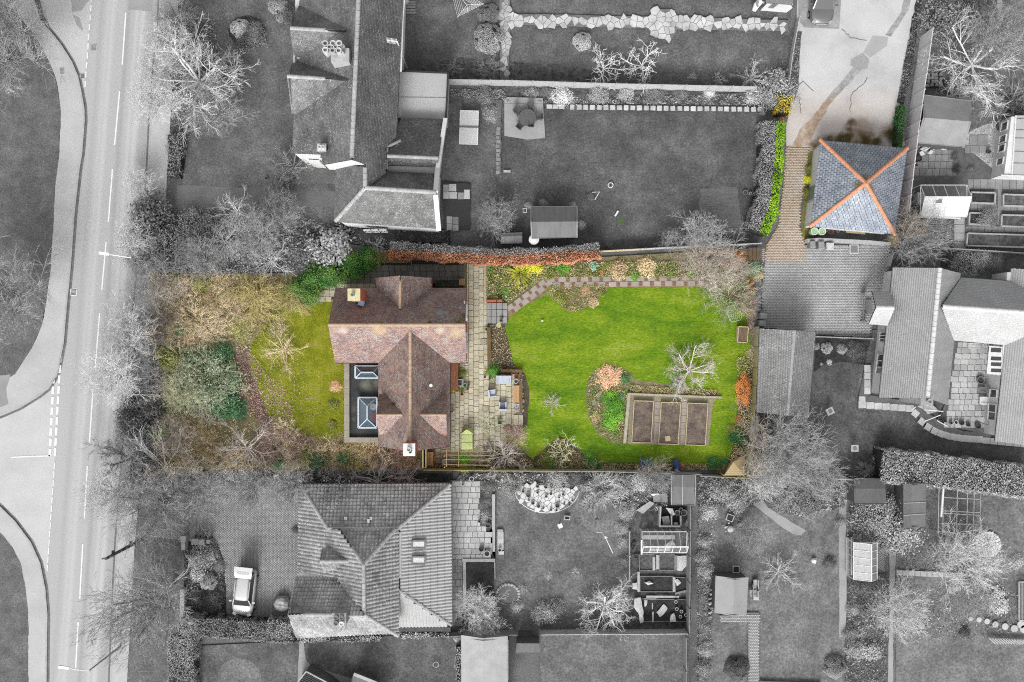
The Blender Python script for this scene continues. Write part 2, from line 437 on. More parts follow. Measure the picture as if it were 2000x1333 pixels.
# ---------------------------------------------------------------- fences, pots, small things
FEN={}
def fence(label,pts,h,mat,seg=1.83,name='fence',post=True,t=.05,group=None,cap=True):
    pts=pp(pts)if isinstance(pts,str)else pts
    W=[P(x,y)for x,y in pts];root=thing(name,label,'fence',W[0],group)
    if mat.name not in FEN:
        b=MB();n=9
        for i in range(n):
            a,c=i/n,(i+1.12)/n
            b.poly([(-.5,-.5,a),(.5,-.5,a),(.5,-.1,min(c,1)),(-.5,-.1,min(c,1))]);b.poly([(-.5,.5,a),(.5,.5,a),(.5,.1,min(c,1)),(-.5,.1,min(c,1))])
            b.poly([(-.5,-.5,a),(.5,-.5,a),(.5,.5,a),(-.5,.5,a)])
        b.box((0,0,.97),(1,1.3,.03));b.box((-.49,0,0),(.02,1.2,1));b.box((.49,0,0),(.02,1.2,1))
        q=MB().box((0,0,0),(1,1,1));q.poly([(-.5,-.5,1),(.5,-.5,1),(0,0,1.03)]);FEN[mat.name]=(b.mesh('fence_panel',mat),q.mesh('fence_post',mat))
    pm,qm=FEN[mat.name]
    for a,b in zip(W,W[1:]):
        d=b-a;n=max(1,round(d.length/seg));rz=math.atan2(d.y,d.x)
        for i in range(n):
            c=a+d*((i+.5)/n);piece(root,'fence_panel',pm,c,(d.length/n-.1,t,h+R(-.02,.02)),rz)
            if post:piece(root,'fence_post',qm,a+d*(i/n),(.1,.1,h+.07),rz)
    if post:piece(root,'fence_post',qm,W[-1],(.1,.1,h+.07),rz)
    return root
def pot(px,py,rpx,h,mat,label,soil=None,plant=None,group=None,z=0,name='plant_pot',sq=None):
    r=rpx*S;c=P(px,py,z+h);t=thing(name,label,'plant pot',(c.x,c.y,z),group)
    b=MB()
    if sq:
        a,d,w=sq[0]*S,sq[1]*S,.05
        ang=math.radians(sq[2])if len(sq)>2 else 0
        co,si=math.cos(ang),math.sin(ang)
        for x,y,lx,ly in((0,-d/2+w/2,a,w),(0,d/2-w/2,a,w),(-a/2+w/2,0,w,d-2*w),(a/2-w/2,0,w,d-2*w)):
            b.box((c.x+x*co-y*si,c.y+x*si+y*co,z),(lx,ly,h),ang)
        part(t,'planter_box',b,mat);part(t,'soil',MB().box((c.x,c.y,z+.01),(a-2*w,d-2*w,h*.82),ang),soil or M.soil)
    else:
        b.lathe((c.x,c.y,z),[(r*.7,0),(r*.95,h*.9),(r*1.03,h*.9),(r*1.03,h),(r*.82,h),(r*.78,h*.8)],14)
        part(t,'pot',b,mat);part(t,'soil',MB().lathe((c.x,c.y,z+h*.8),[(r*.78,0),(r*.4,.01)],10),soil or M.soil)
    if plant:leaf_obj(t,'foliage',plant[0],(c.x,c.y,z+h),plant[1]*S,plant[2])
    return t

# ---------------------------------------------------------------- bare trees
def norm(v):return v/(np.linalg.norm(v)+1e-9)
def grow(rng,p,d,L,r,lv,out,cf):
    n=4 if lv<2 else(3 if lv<3 else 2);pts=[p]
    for i in range(n):
        d=norm(d+rng.normal(0,cf['wob'],3)+np.array((0,0,cf['up'][lv])));p=p+d*L/n;pts.append(p)
    out.append((lv,np.array(pts),r,r*(.45 if lv else .8)))
    if lv+1>=cf['lv']:return
    k=cf['kids'][lv]
    for j in range(k):
        t=1.0 if j==0 else rng.uniform(cf.get('t0',.25),1);i=min(int(t*n),n-1);f=t*n-i
        q=pts[i]*(1-f)+pts[i+1]*f;dd=norm(pts[i+1]-pts[i])
        ax=norm(np.cross(dd,rng.normal(0,1,3)));a=rng.uniform(*cf['ang'])
        nd=dd*math.cos(a)+ax*math.sin(a)
        grow(rng,q,nd,L*rng.uniform(*cf['lr']),max(r*(1-.55*t)*cf['rr'],cf['rm']),lv+1,out,cf)
def tubes(brs,mat,name):
    V,F,n=[],[],0
    for lv,pts,r0,r1 in brs:
        k=5 if lv<2 else 3;m=len(pts);d=norm(pts[-1]-pts[0])
        u=norm(np.cross(d,(0,0,1)if abs(d[2])<.9 else(1,0,0)));v=np.cross(d,u)
        a=np.arange(k)*2*math.pi/k;ring=np.cos(a)[:,None]*u+np.sin(a)[:,None]*v
        rad=np.linspace(r0,r1,m)
        V.append((pts[:,None,:]+rad[:,None,None]*ring[None]).reshape(-1,3))
        i,j=np.meshgrid(np.arange(m-1),np.arange(k),indexing='ij');i,j=i.ravel(),j.ravel();j2=(j+1)%k
        F.append(np.stack([i*k+j,i*k+j2,(i+1)*k+j2,(i+1)*k+j],1)+n);n+=m*k
    return np_mesh(name,np.concatenate(V),np.concatenate(F),mat)
def make_tree(seed,cf,mat):
    rng=np.random.default_rng(seed);out=[];tr=[]
    h=cf['trunk'];top=np.array((rng.normal(0,.04),rng.normal(0,.04),h))
    if h>.05:tr.append((0,np.array([(0,0,-.02),top*.5+(.01,0,0),top]),cf['r0']*1.25,cf['r0']))
    n=cf['limbs']
    for i in range(n):
        az=2*math.pi*(i+rng.uniform(-.35,.35))/n;el=rng.uniform(*cf['el']);t=rng.uniform(cf.get('lt',.7),1)
        d=np.array((math.cos(az)*math.cos(el),math.sin(az)*math.cos(el),math.sin(el)))
        base=top*t if h>.05 else np.array((math.cos(az),math.sin(az),0))*rng.uniform(0,cf.get('foot',.15))
        grow(rng,base,d,cf['L']*rng.uniform(.75,1.1),cf['r0']*rng.uniform(.4,.7),0,out,cf)
    P_=np.concatenate([o[1]for o in out]);rad=np.percentile(np.hypot(P_[:,0],P_[:,1]),96);s=1/rad
    out=[(lv,p*s,a*s,b*s)for lv,p,a,b in out];tr=[(lv,p*s,a*s,b*s)for lv,p,a,b in tr]
    hi=max(o[1][:,2].max()for o in out)
    return(tubes(tr,mat,'trunk')if tr else None,tubes(out,mat,'crown'),hi)
TREES={}
def tree_protos():
    m=M.twig
    base=dict(lv=4,kids=[7,6,4],ang=(.35,1.0),lr=(.4,.62),rr=.6,rm=.0038,wob=.13,up=[.05,.03,.02,.02,0])
    def cfg(**k):d=dict(base);d.update(k);return d
    TREES['wide']=make_tree(1,cfg(trunk=.55,r0=.042,limbs=9,el=(.15,.9),L=.85),m)
    TREES['wide2']=make_tree(2,cfg(trunk=.45,r0=.045,limbs=8,el=(.25,1.0),L=.9,kids=[6,7,4]),m)
    TREES['fine']=make_tree(3,cfg(trunk=.5,r0=.03,limbs=12,el=(.3,1.2),L=.95,kids=[9,7,4],rm=.003,wob=.1,up=[.1,.06,.03,0]),m)
    TREES['star']=make_tree(4,cfg(trunk=.3,r0=.03,limbs=15,el=(.15,1.15),L=1.0,kids=[7,6],lv=3,ang=(.25,.75),wob=.15,rm=.005),m)
    TREES['gnarly']=make_tree(5,cfg(trunk=.35,r0=.04,limbs=8,el=(.05,.8),L=.8,kids=[6,5],lv=3,ang=(.5,1.25),wob=.24,rm=.011,lr=(.35,.55)),m)
    TREES['shrub']=make_tree(6,cfg(trunk=0,r0=.016,limbs=34,el=(.5,1.4),L=1.0,kids=[7,5],lv=3,ang=(.25,.8),rm=.005,foot=.3),m)
    TREES['shrub2']=make_tree(7,cfg(trunk=0,r0=.018,limbs=26,el=(.35,1.3),L=.95,kids=[8,6],lv=3,ang=(.35,1.1),rm=.006,foot=.4,wob=.2),m)
    TREES['willow']=make_tree(8,cfg(trunk=.2,r0=.03,limbs=30,el=(.4,1.35),L=.9,kids=[9,8],lv=3,ang=(.3,1.0),up=[-.1,-.25,-.35],rm=.0045,lr=(.4,.7),wob=.24),m)
    TREES['bramble']=make_tree(9,cfg(trunk=0,r0=.012,limbs=70,el=(.2,1.4),L=.8,kids=[7,4],lv=3,ang=(.4,1.3),up=[-.05,-.1,-.1],rm=.006,foot=.75,wob=.25),m)
def bare(px,py,Rpx,kind,mat,label,name='bare_tree',cat='tree',group=None,rot=None,hs=1.0,lean=None):
    tr,cr,hi=TREES[kind];r=Rpx*S;zc=r*hi*hs*.6;r*=(H-zc)/H;zc=r*hi*hs*.6
    c=P(px,py,zc)
    if lean:c=P(lean[0],lean[1],0)
    t=thing(name,label,cat,(c.x,c.y,0),group,R(0,6.28)if rot is None else rot)
    for nm,me in(('trunk',tr),('crown' if name.endswith('tree')else 'branches',cr)):
        if me is None:continue
        o=_o(nm,me,t);o.scale=(r,r,r*hs);o.material_slots[0].link='OBJECT';o.material_slots[0].material=mat
        if lean and nm=='crown':
            q=P(px,py,zc)-c;sh=Matrix.Identity(4);sh[0][2],sh[1][2]=q.x/zc,q.y/zc
            rz=t.rotation_euler.z;rm=Matrix.Rotation(rz,4,'Z')
            o.matrix_basis=rm.inverted()@sh@rm@o.matrix_basis
    return t

# ---------------------------------------------------------------- leaves
LEAF={}
def leaf_mesh(name,n,size,clumps=0,shell=.6,flat=1.0,asp=.55,seed=0,up=.6,spread=.22,shape=None):
    """n leaves through a unit dome or ball; size relative to the radius."""
    rng=np.random.default_rng(seed)
    if clumps:
        d=rng.normal(0,1,(clumps,3));d[:,2]=np.abs(d[:,2]);d/=np.linalg.norm(d,axis=1)[:,None]
        cc=d*rng.uniform(.45,.95,(clumps,1));idx=rng.integers(0,clumps,n);p=cc[idx]+rng.normal(0,spread,(n,3))
        nr=norm_rows(p-cc[idx]+rng.normal(0,.12,(n,3))+np.array((0,0,.25)))
    else:
        d=rng.normal(0,1,(n,3));d[:,2]=np.abs(d[:,2]);d/=np.linalg.norm(d,axis=1)[:,None]
        p=d*(shell+(1-shell)*rng.uniform(0,1,(n,1))**.5)*(1+.05*np.sin(d[:,:1]*5+1)+.05*np.sin(d[:,1:2]*6)+.03*np.sin(d[:,:1]*13));nr=d.copy()
    if shape is not None:p=shape(p)
    p[:,2]*=flat
    return leaf_quads(name,p,nr,size,asp,rng,up)
def norm_rows(a):return a/(np.linalg.norm(a,axis=1)[:,None]+1e-9)
def leaf_quads(name,p,nr,size,asp,rng,up=.6,mats=None,mi=None,off=(0,0,0)):
    n=len(p);nr=norm_rows(nr+rng.normal(0,.45,(n,3))+np.array((0,0,up)))
    t=norm_rows(np.cross(nr,rng.normal(0,1,(n,3))));b=np.cross(nr,t);s=size*rng.uniform(.6,1.3,(n,1))
    V=np.stack([p-t*s*.5,p+b*s*asp*.5-nr*s*.08,p+t*s*.5,p-b*s*asp*.5-nr*s*.08],1)
    return np_mesh(name,V.reshape(-1,3),np.arange(4*n).reshape(-1,4),mats or M.leaf,mi,off)
def blade_mesh(name,n,seed=0,L=1.0,w=.05,el=(.3,1.4),droop=.5,foot=.1):
    rng=np.random.default_rng(seed);b=[];
    V=np.zeros((n,6,3))
    az=rng.uniform(0,2*math.pi,n);e=rng.uniform(*el,n);l=L*rng.uniform(.7,1.05,n)
    d=np.stack([np.cos(az),np.sin(az)],1);o=d*rng.uniform(0,foot,(n,1));sd=np.stack([-np.sin(az),np.cos(az)],1)
    for k,t in enumerate((0,.55,1)):
        rad=l*t*np.cos(e)*(1+.1*t);z=l*(t*np.sin(e)-droop*t*t*.6);ww=w*(1,.9,.15)[k]
        c=o+d*rad[:,None]
        V[:,2*k,:2]=c+sd*ww;V[:,2*k+1,:2]=c-sd*ww;V[:,2*k,2]=V[:,2*k+1,2]=np.maximum(z,.02)
    F=np.array([(0,1,3,2),(2,3,5,4)]);FF=(np.arange(n)[:,None,None]*6+F[None]).reshape(-1,4)
    return np_mesh(name,V.reshape(-1,3),FF,M.leaf)
def leaf_protos():
    LEAF['bush']=leaf_mesh('foliage',3600,.1,clumps=34,seed=1)
    LEAF['bush2']=leaf_mesh('foliage',2200,.15,clumps=16,seed=2,spread=.2)
    LEAF['fine']=leaf_mesh('foliage',5200,.06,clumps=46,seed=3,spread=.17)
    LEAF['dome']=leaf_mesh('foliage',5200,.07,shell=.9,seed=4,up=.7)
    LEAF['heath']=leaf_mesh('foliage',1500,.16,shell=.5,seed=5,flat=.55)
    LEAF['big']=leaf_mesh('foliage',420,.34,clumps=12,seed=6,asp=.5)
    def cone(p):p[:,2]=p[:,2];return p
    LEAF['conifer']=leaf_mesh('foliage',5200,.11,clumps=46,seed=7,spread=.13,asp=.3,up=.3)
    LEAF['blades']=blade_mesh('foliage',120,1,1.05,.028)
    LEAF['grass']=blade_mesh('foliage',420,2,1.05,.012,el=(.35,1.45),droop=.75)
    LEAF['plume']=blade_mesh('foliage',260,3,1.0,.03,el=(.2,1.5),droop=.35,foot=.5)
    b=MB().lathe((0,0,0),[(.86,0),(.88,.3),(.72,.62),(.4,.84),(.05,.9)],14);LEAF['core']=b.mesh('core',M.leaf)
    b=MB()
    for i in range(6):
        a=i*1.05;b.tube([(0,0,-.02),(.12*math.cos(a),.12*math.sin(a),.3),(.45*math.cos(a),.45*math.sin(a),.62)],[.03,.022,.01],4)
    LEAF['stems']=b.mesh('stems',M.leaf)
def leaf_obj(par,name,kind,loc,r,mat,rz=None,hs=1.0,sx=1.0,sy=1.0):
    o=_o(name,LEAF[kind],par);o.location=Vector(loc)-ORG[par.name];o.scale=(r*sx,r*sy,r*hs);o.rotation_euler=(0,0,R(0,6.28)if rz is None else rz)
    o.material_slots[0].link='OBJECT';o.material_slots[0].material=mat;return o
def plant(px,py,Rpx,kind,mat,label,cat='shrub',name='shrub',hs=1.0,h=None,group=None,core=None,sx=1,sy=1,rz=None,stems=True,z=0):
    """a leafy plant centred on its crown."""
    r=Rpx*S;hz=r*hs if h is None else h;c=P(px,py,z+hz*.5);t=thing(name,label,cat,(c.x,c.y,z),group)
    g=1-hz*.5/H;r*=g
    rz=R(0,6.28)if rz is None else rz
    leaf_obj(t,'foliage',kind,(c.x,c.y,z),r,mat,rz,hz/r,sx,sy)
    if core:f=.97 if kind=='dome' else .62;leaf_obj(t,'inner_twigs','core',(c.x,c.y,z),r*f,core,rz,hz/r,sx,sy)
    elif stems and kind not in('blades','grass','plume','heath'):leaf_obj(t,'stems','stems',(c.x,c.y,z),r,M.bark,rz,hz/r)
    return t
def hedge(label,pts,wpx,h,mats,core,dens=260,size=.075,name='hedge',which=None,taper=.9,top_rough=.08,z0=0,cat='hedge',group=None):
    """clipped hedge along a line of top-centre points (px at height h); which(px,py)->material index."""
    pts=pp(pts)if isinstance(pts,str)else pts
    W=[P(x,y,h)for x,y in pts];hw=wpx*S/2*(H-h)/H
    L=[0]
    for a,b in zip(W,W[1:]):L.append(L[-1]+(Vector((b.x-a.x,b.y-a.y,0))).length)
    root=thing(name,label,cat,(W[0].x,W[0].y,z0),group)
    left,right=[],[]
    for i,p in enumerate(W):
        d=(W[min(i+1,len(W)-1)]-W[max(i-1,0)]);d.z=0;d.normalize();s=Vector((-d.y,d.x,0));left.append(p+s*hw);right.append(p-s*hw)
    rings=[[(l.x,l.y,z0),(l.x+(r.x-l.x)*.06,l.y+(r.y-l.y)*.06,h*.92),(r.x+(l.x-r.x)*.06,r.y+(l.y-r.y)*.06,h*.92),(r.x,r.y,z0)]for l,r in zip(left,right)]
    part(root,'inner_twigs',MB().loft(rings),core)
    rng=np.random.default_rng(len(pts)+int(pts[0][0]));tot=L[-1];per=2*hw+2*(h-z0);n=int(dens*tot*per)
    u=rng.uniform(0,tot,n);v=rng.uniform(0,per,n);seg=np.clip(np.searchsorted(L,u,side='right')-1,0,len(W)-2)
    Ln=np.array(L);f=((u-Ln[seg])/(Ln[seg+1]-Ln[seg]))[:,None];A=np.array([p[:]for p in W]);c=A[seg]*(1-f)+A[seg+1]*f
    ll=np.array([p[:]for p in left]);rr=np.array([p[:]for p in right]);l=ll[seg]*(1-f)+ll[seg+1]*f;r_=rr[seg]*(1-f)+rr[seg+1]*f
    hh=h-z0;p=np.zeros((n,3));nr=np.zeros((n,3));side=norm_rows(l-r_)
    m1=v<hh;m2=(v>=hh)&(v<hh+2*hw);m3=v>=hh+2*hw
    p[m1]=l[m1];p[m1,2]=z0+v[m1];nr[m1]=side[m1]
    t=((v-hh)/(2*hw))[:,None];p[m2]=(l*(1-t)+r_*t)[m2];p[m2,2]=h;nr[m2]=(0,0,1)
    p[m3]=r_[m3];p[m3,2]=z0+(v-hh-2*hw)[m3];nr[m3]=-side[m3]
    p+=rng.normal(0,.045,(n,3));p[:,2]+=rng.normal(0,top_rough,n)*(v>hh)*(v<hh+2*hw)+.08*np.sin(u*1.3)+.06*np.sin(u*3.7+v)
    bg_=.07*np.sin(u*1.9)+.06*np.sin(u*4.3+2)+.04*np.sin(u*9.1);p[:,:2]+=nr[:,:2]*bg_[:,None];p[:,0]+=.05*np.sin(u*1.7+v);p[:,2]=np.maximum(p[:,2],z0+.02)
    mi=None
    if which:
        g=H/(H-p[:,2]);X=p[:,0]*24*g+1000;Y=666.5-p[:,1]*24*g;mi=which(X,Y)
        for k in range(len(mats)):
            s=mi==k
            if s.any():part(root,'foliage',leaf_quads('foliage',p[s],nr[s],size,.6,rng,.3,mats[k],None,ORG[root.name]),None)
    else:part(root,'foliage',leaf_quads('foliage',p,nr,size,.6,rng,.3,mats[0],None,ORG[root.name]),None)
    return root
def scatter(name,poly,n,size,mats,zmax=.12,z0=.02,asp=.55,kind='stuff',label=None,seed=0):
    """ground cover nobody could count: one object of leaves over an outline."""
    poly=pp(poly)if isinstance(poly,str)else poly;rng=np.random.default_rng(seed+n)
    xs,ys=[p[0]for p in poly],[p[1]for p in poly];X=rng.uniform(min(xs),max(xs),n*3);Y=rng.uniform(min(ys),max(ys),n*3)
    ok=inpoly(X,Y,poly);X,Y=X[ok][:n],Y[ok][:n];n=len(X)
    cl=np.sin(X*.21+1.3*np.sin(Y*.17))*np.cos(Y*.25+np.sin(X*.11))*.5+.5
    p=np.stack([(X-1000)*S,(666.5-Y)*S,z0+rng.uniform(0,1,n)*zmax*(.25+cl)],1)
    mats=mats if isinstance(mats,list)else[mats]
    mi=(np.clip((cl+rng.normal(0,.3,n))*len(mats),0,len(mats)-1)).astype(int)if len(mats)>1 else None
    o=_o(name,leaf_quads(name,p,np.zeros((n,3)),size,asp,rng,.9,mats,mi));ORG[o.name]=Vector((0,0,0));return tag(o,label,kind=kind)
# ---------------------------------------------------------------- materials (photo brightness values)
class M:pass
M.leaf=mk('leaf',(70,90,40));M.twig=mk('twig',150);M.bark=mk('bark',(120,105,90),(160,150,135),sc=6,fine=(.3,40))
M.soil=mk('soil',60,95,sc=8,fine=(.4,40),bump=.5,bsc=40)
M.ground=mk('rough_grass',96,130,sc=.5,fine=(.35,9),bump=.5,bsc=14)
M.verge=mk('verge_grass',88,112,132,sc=.7,rg=.74,det=8,fine=(.38,8),bump=.5,bsc=16)
STREAK=(243,25,149,1300,[(57,26,178),(37,9,208),(25,7,205),(-22,8,205),(-31,7,200),(8,8,172),(-44,8,182)])
M.road=mk('worn_asphalt',186,194,sc=.3,fine=(.04,30),bump=.15,bsc=60,streak=STREAK,stretch=(1,.2,1))
M.side=mk('pale_asphalt',198,214,sc=.35,fine=(.05,30),bump=.15,bsc=60)
M.tar=mk('dark_asphalt_patch',160,176,sc=1.5,fine=(.06,30))
M.foot=mk('pavement_asphalt',186,206,sc=.4,fine=(.06,24),bump=.15,bsc=50)
M.foot2=mk('grey_pavement',150,172,sc=.5,fine=(.08,24))
M.kerb=mk('kerb_stone',175,200,sc=2,fine=(.1,20));M.kerbd=mk('gutter_dirt',105,140,sc=2,fine=(.25,10))
M.paint=mk('road_paint',235,255,sc=6,fine=(.1,30));M.white=mk('white_paint',242,fine=(.03,8),rough=.5)
M.iron=mk('iron_cover',128,150,sc=8,rough=.6);M.dark=mk('dark_gap',34,fine=None);M.black=mk('black_plastic',48,rough=.5,spec=.4)
M.lawng=mk('grey_lawn',84,108,134,sc=.42,contrast=1.1,rg=.74,det=8,fine=(.4,7),bump=.6,bsc=14)
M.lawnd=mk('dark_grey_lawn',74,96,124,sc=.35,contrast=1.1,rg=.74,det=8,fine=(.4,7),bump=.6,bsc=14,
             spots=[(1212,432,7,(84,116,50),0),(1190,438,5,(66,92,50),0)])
M.lawnl=mk('light_grey_lawn',98,124,150,sc=.42,contrast=1.1,rg=.74,det=8,fine=(.4,7),bump=.6,bsc=14)
M.lawnm=mk('mid_grey_lawn',92,116,142,sc=.42,contrast=1.1,rg=.74,det=8,fine=(.4,7),bump=.6,bsc=14)
M.green=mk('green_lawn',(70,106,10),(98,136,16),(132,158,26),(162,174,80),sc=.33,rg=.78,det=10,fine=(.36,8),bump=.8,bsc=12,stretch=(.5,1.3,1),contrast=1.05)
M.front=mk('mossy_front_lawn',(94,104,16),(124,132,16),(146,150,34),(162,158,84),sc=.6,rg=.75,det=9,fine=(.36,8),bump=.8,bsc=12)
M.bed=mk('garden_earth',(106,100,70),(138,130,98),(160,150,122),sc=1.3,rg=.7,fine=(.4,12),bump=.8,bsc=18,tint=True)
M.bedd=mk('dark_garden_earth',(74,68,54),(110,100,80),sc=1.5,rg=.7,fine=(.4,14),bump=.8,bsc=20,tint=True)
M.veg=mk('vegetable_soil',(96,84,78),(124,110,100),(146,132,116),sc=1.6,fine=(.34,12),bump=1.0,bsc=14,spots=[(1258,825,9,(120,116,66),0),(1256,842,8,(150,134,116),0),(1365,850,8,(124,110,78),0)])
M.soilg=mk('grey_soil',64,98,126,sc=2.2,fine=(.45,14),bump=.8,bsc=18)
M.soilk=mk('black_soil',42,78,sc=2,fine=(.6,16),bump=.8,bsc=18)
M.slab=mk('sandstone_slab',(196,188,156),(216,208,182),(222,216,198),sc=1.1,fine=(.12,16),rnd=.13,bump=.2,bsc=40)
M.slab2=mk('weathered_slab',(176,168,144),(200,192,170),sc=1.1,fine=(.12,16),rnd=.12)
M.slabd=mk('dark_slab',(104,102,96),(130,128,122),sc=.8,fine=(.15,16),rnd=.12)  # dark grey slabs for the passage north of the house
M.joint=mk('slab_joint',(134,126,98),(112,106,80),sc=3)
M.jointd=mk('dark_joint',(58,56,50))  # near-black joints between the dark passage slabs
M.slabg=mk('grey_slab',174,200,sc=1,fine=(.1,16),rnd=.1);M.slabp=mk('pale_slab',190,214,sc=1,fine=(.1,16),rnd=.08)
M.slabk=mk('dull_slab',140,170,sc=1,fine=(.15,16),rnd=.14);M.jointg=mk('grey_joint',96,120,sc=3);M.jointk=mk('dark_grey_joint',66)
M.step=mk('step_slab',(150,152,150),(176,176,172),sc=1.5,fine=(.12,18),rnd=.06);M.pslab=mk('path_slab',(164,154,146),(188,178,168),sc=1.2,fine=(.1,18),rnd=.07)
M.pbrick=mk('path_brick',(140,112,92),(160,132,106),sc=5,fine=(.2,20),rnd=.12);M.brick=mk('red_brick',(178,98,76),(202,122,94),sc=4,fine=(.2,30),rnd=.1)
M.crazy=mk('crazy_stone',176,206,226,sc=1.3,fine=(.1,20),rnd=.12);M.crazyj=mk('crazy_joint',110,140,sc=1.6,fine=(.3,20));M.whstone=mk('white_stone',214,240,sc=1.6,fine=(.08,20),rnd=.06)
M.block=mk('paving_block',(192,174,154),(206,188,168),(214,202,190),sc=.5,fine=(.06,20),island=.07,tint=True)
M.blockd=mk('grey_paving_block',160,184,sc=.35,fine=(.06,20),island=.1);M.bjoint=mk('block_joint',(164,148,130),(140,130,114),sc=.8,tint=True);M.bjointg=mk('grey_block_joint',126,144,sc=.8)
MOSS=(86,74,30)
M.conc=mk('drive_concrete',(196,186,180),(216,208,202),(222,218,214),sc=.3,fine=(.05,14),bump=.1,bsc=30,tint=True,
            spots=[(1680,262,40,(160,142,124),0),(1655,270,20,MOSS,0),(1618,280,20,MOSS,0),(1640,276,20,MOSS,0),(1690,276,20,MOSS,0),(1712,276,18,MOSS,0),(1738,262,22,MOSS,0),(1756,240,18,MOSS,0),(1758,268,24,(60,58,22),0),(1662,240,10,(112,90,76),0),(1660,254,9,(108,90,66),0),(1590,285,16,(128,108,72),0)])
M.trench=mk('trench_fill',(164,142,124),(186,164,142),(208,196,184),sc=2,fine=(.15,14),tint=True);M.cpatch=mk('patch_concrete',176,188,sc=1,fine=(.05,16));M.cpad=mk('grimy_concrete',140,186,sc=.9,fine=(.12,12))
M.gravel=mk('gravel',120,190,220,sc=9,fine=(.4,22),bump=.8,bsc=22);M.concg=mk('grey_concrete',160,186,sc=.6,fine=(.12,14))
LICH=(188,182,178)
M.tile=mk('clay_tile',(142,120,120),(166,138,130),(186,158,142),sc=.9,fine=(.2,16),island=.24,spk=(LICH,.565,9),rough=.85,
            spots=[(905,615,12,(98,96,24),6),(898,630,8,(110,106,28),6.4),(905,590,7,(92,88,34),5),(840,632,6,(84,80,30),6.4),(745,632,5,(84,80,30),6.4),(815,572,10,(190,186,172),4),(860,612,11,(176,176,180),5.6),(745,795,8,(128,118,26),4.5),(866,803,6,(110,118,30),4.9),
                   (670,648,13,(216,196,182),6.2),(740,646,18,(206,176,142),6.2),(890,650,16,(212,180,130),6),(860,646,12,(206,190,170),6.2),(760,866,10,(190,178,174),4.5),(830,864,12,(186,170,162),4.5),(856,752,5,(178,116,78),4.5),(770,790,7,(84,74,70),4.7),(842,780,8,(84,74,70),5)])
M.ridge=mk('ochre_ridge_tile',(186,156,128),(204,176,148),(176,154,118),sc=3,fine=(.15,24),rnd=.08);M.under=mk('roof_underside',(70,58,54));M.underg=mk('grey_roof_underside',66)
M.slate=mk('blue_slate',(128,136,150),(156,164,176),(176,180,188),sc=1.2,fine=(.12,18),island=.14,rough=.55,spec=.35,spk=((226,230,240),.64,12),
             spots=[(1690,343,8,(128,110,34),4.1),(1674,359,9,(128,110,34),4.1),(1704,366,10,(136,114,38),4.1),(1691,351,8,(120,104,32),4.2),(1684,368,6,(128,110,34),4.1)])
M.terra=mk('terracotta_ridge',(212,146,110),(228,166,132),sc=3,fine=(.08,24),rnd=.05)
M.tileg=mk('grey_clay_tile',106,132,154,sc=.5,rg=.7,fine=(.18,14),island=.16,spk=(178,.6,9))
M.ridgeg=mk('grey_ridge_tile',168,196,sc=3,fine=(.12,24),rnd=.1);M.pan=mk('concrete_pantile',118,150,172,188,sc=.45,rg=.7,fine=(.18,14),island=.17,spk=(210,.6,10))
M.sheetr=mk('ribbed_sheet_roof',176,192,sc=.6,fine=(.06,10),rough=.6);M.inter=mk('interlocking_tile',188,204,sc=.7,fine=(.07,14),island=.02,spk=(214,.57,9));M.ridgew=mk('white_ridge_tile',214,236,sc=3,fine=(.08,24),rnd=.04)
M.flat=mk('flat_roof_grey',184,198,sc=.5,fine=(.04,8));M.felt=mk('black_roof_felt',(52,54,58),(86,86,84),sc=.9,fine=(.35,9),spots=[(715,752,13,(132,132,116),2.6),(735,750,10,(124,124,108),2.6),(690,800,7,(112,100,92),2.6),(690,820,6,(104,98,90),2.6)])
M.coping=mk('stone_coping',(156,150,136),(178,170,152),sc=2,fine=(.2,14));M.render=mk('white_render',226,244,sc=1,fine=(.04,8));M.cream=mk('cream_cap',(214,206,160),(226,218,176),sc=3)
M.glass=mk('window_glass',70,fine=None,rough=.06,spec=.6);M.glassb=mk('lantern_glass',(110,132,150),fine=None,rough=.05,spec=.7,alpha=.45);M.glassg=mk('greenhouse_glass',190,fine=None,rough=.08,spec=.6,alpha=.22)
M.glassw=mk('white_glass',232,250,sc=2,rough=.3,spec=.5);M.frame=mk('white_frame',(214,222,230),rough=.4);M.framew=mk('pale_window_frame',236,rough=.4);M.alu=mk('aluminium',236,250,sc=4,rough=.45)  # the first glass is plain white, for one greenhouse slope and the skylights
M.feltg=mk('grey_shed_felt',116,134,sc=.8,fine=(.12,10),stretch=(5,1,1));M.feltl=mk('pale_shed_felt',168,182,sc=.7,fine=(.05,10));M.feltd=mk('dark_shed_felt',88,104,sc=.8,fine=(.14,10))
M.wood=mk('old_timber',(160,140,104),(184,164,126),sc=4,fine=(.2,30),stretch=(3,3,1),tint=True);M.woodl=mk('pale_timber',(206,190,150),(222,206,168),sc=4,fine=(.12,30),tint=True);M.woodo=mk('cedar_slats',(196,150,104),(214,172,128),sc=5,fine=(.12,20),rnd=.05);M.woodd=mk('dark_timber',(92,76,60),(120,100,78),sc=4,fine=(.25,30),tint=True)
M.woodg=mk('grey_timber',128,160,sc=4,fine=(.2,30));M.woodgl=mk('silver_timber',176,204,sc=4,fine=(.15,30));M.woodgd=mk('dark_grey_timber',84,108,sc=4,fine=(.25,30));M.fencem=mk('mossy_fence',(164,154,106),(186,178,130),sc=2,fine=(.2,30),tint=True)
M.wallt=mk('stone_edging',(172,162,142),(198,190,170),sc=3,fine=(.15,20));M.earthw=mk('earth_bank',(112,88,60),(134,108,76),sc=3,fine=(.3,16));M.terrac=mk('terracotta_pot',(164,96,70),(188,120,92),sc=5);M.whpot=mk('pale_pot',(206,204,196),(226,224,216),sc=4);M.greypot=mk('grey_pot',120,150,sc=5);M.whpotg=mk('pale_grey_pot',200,226,sc=4)
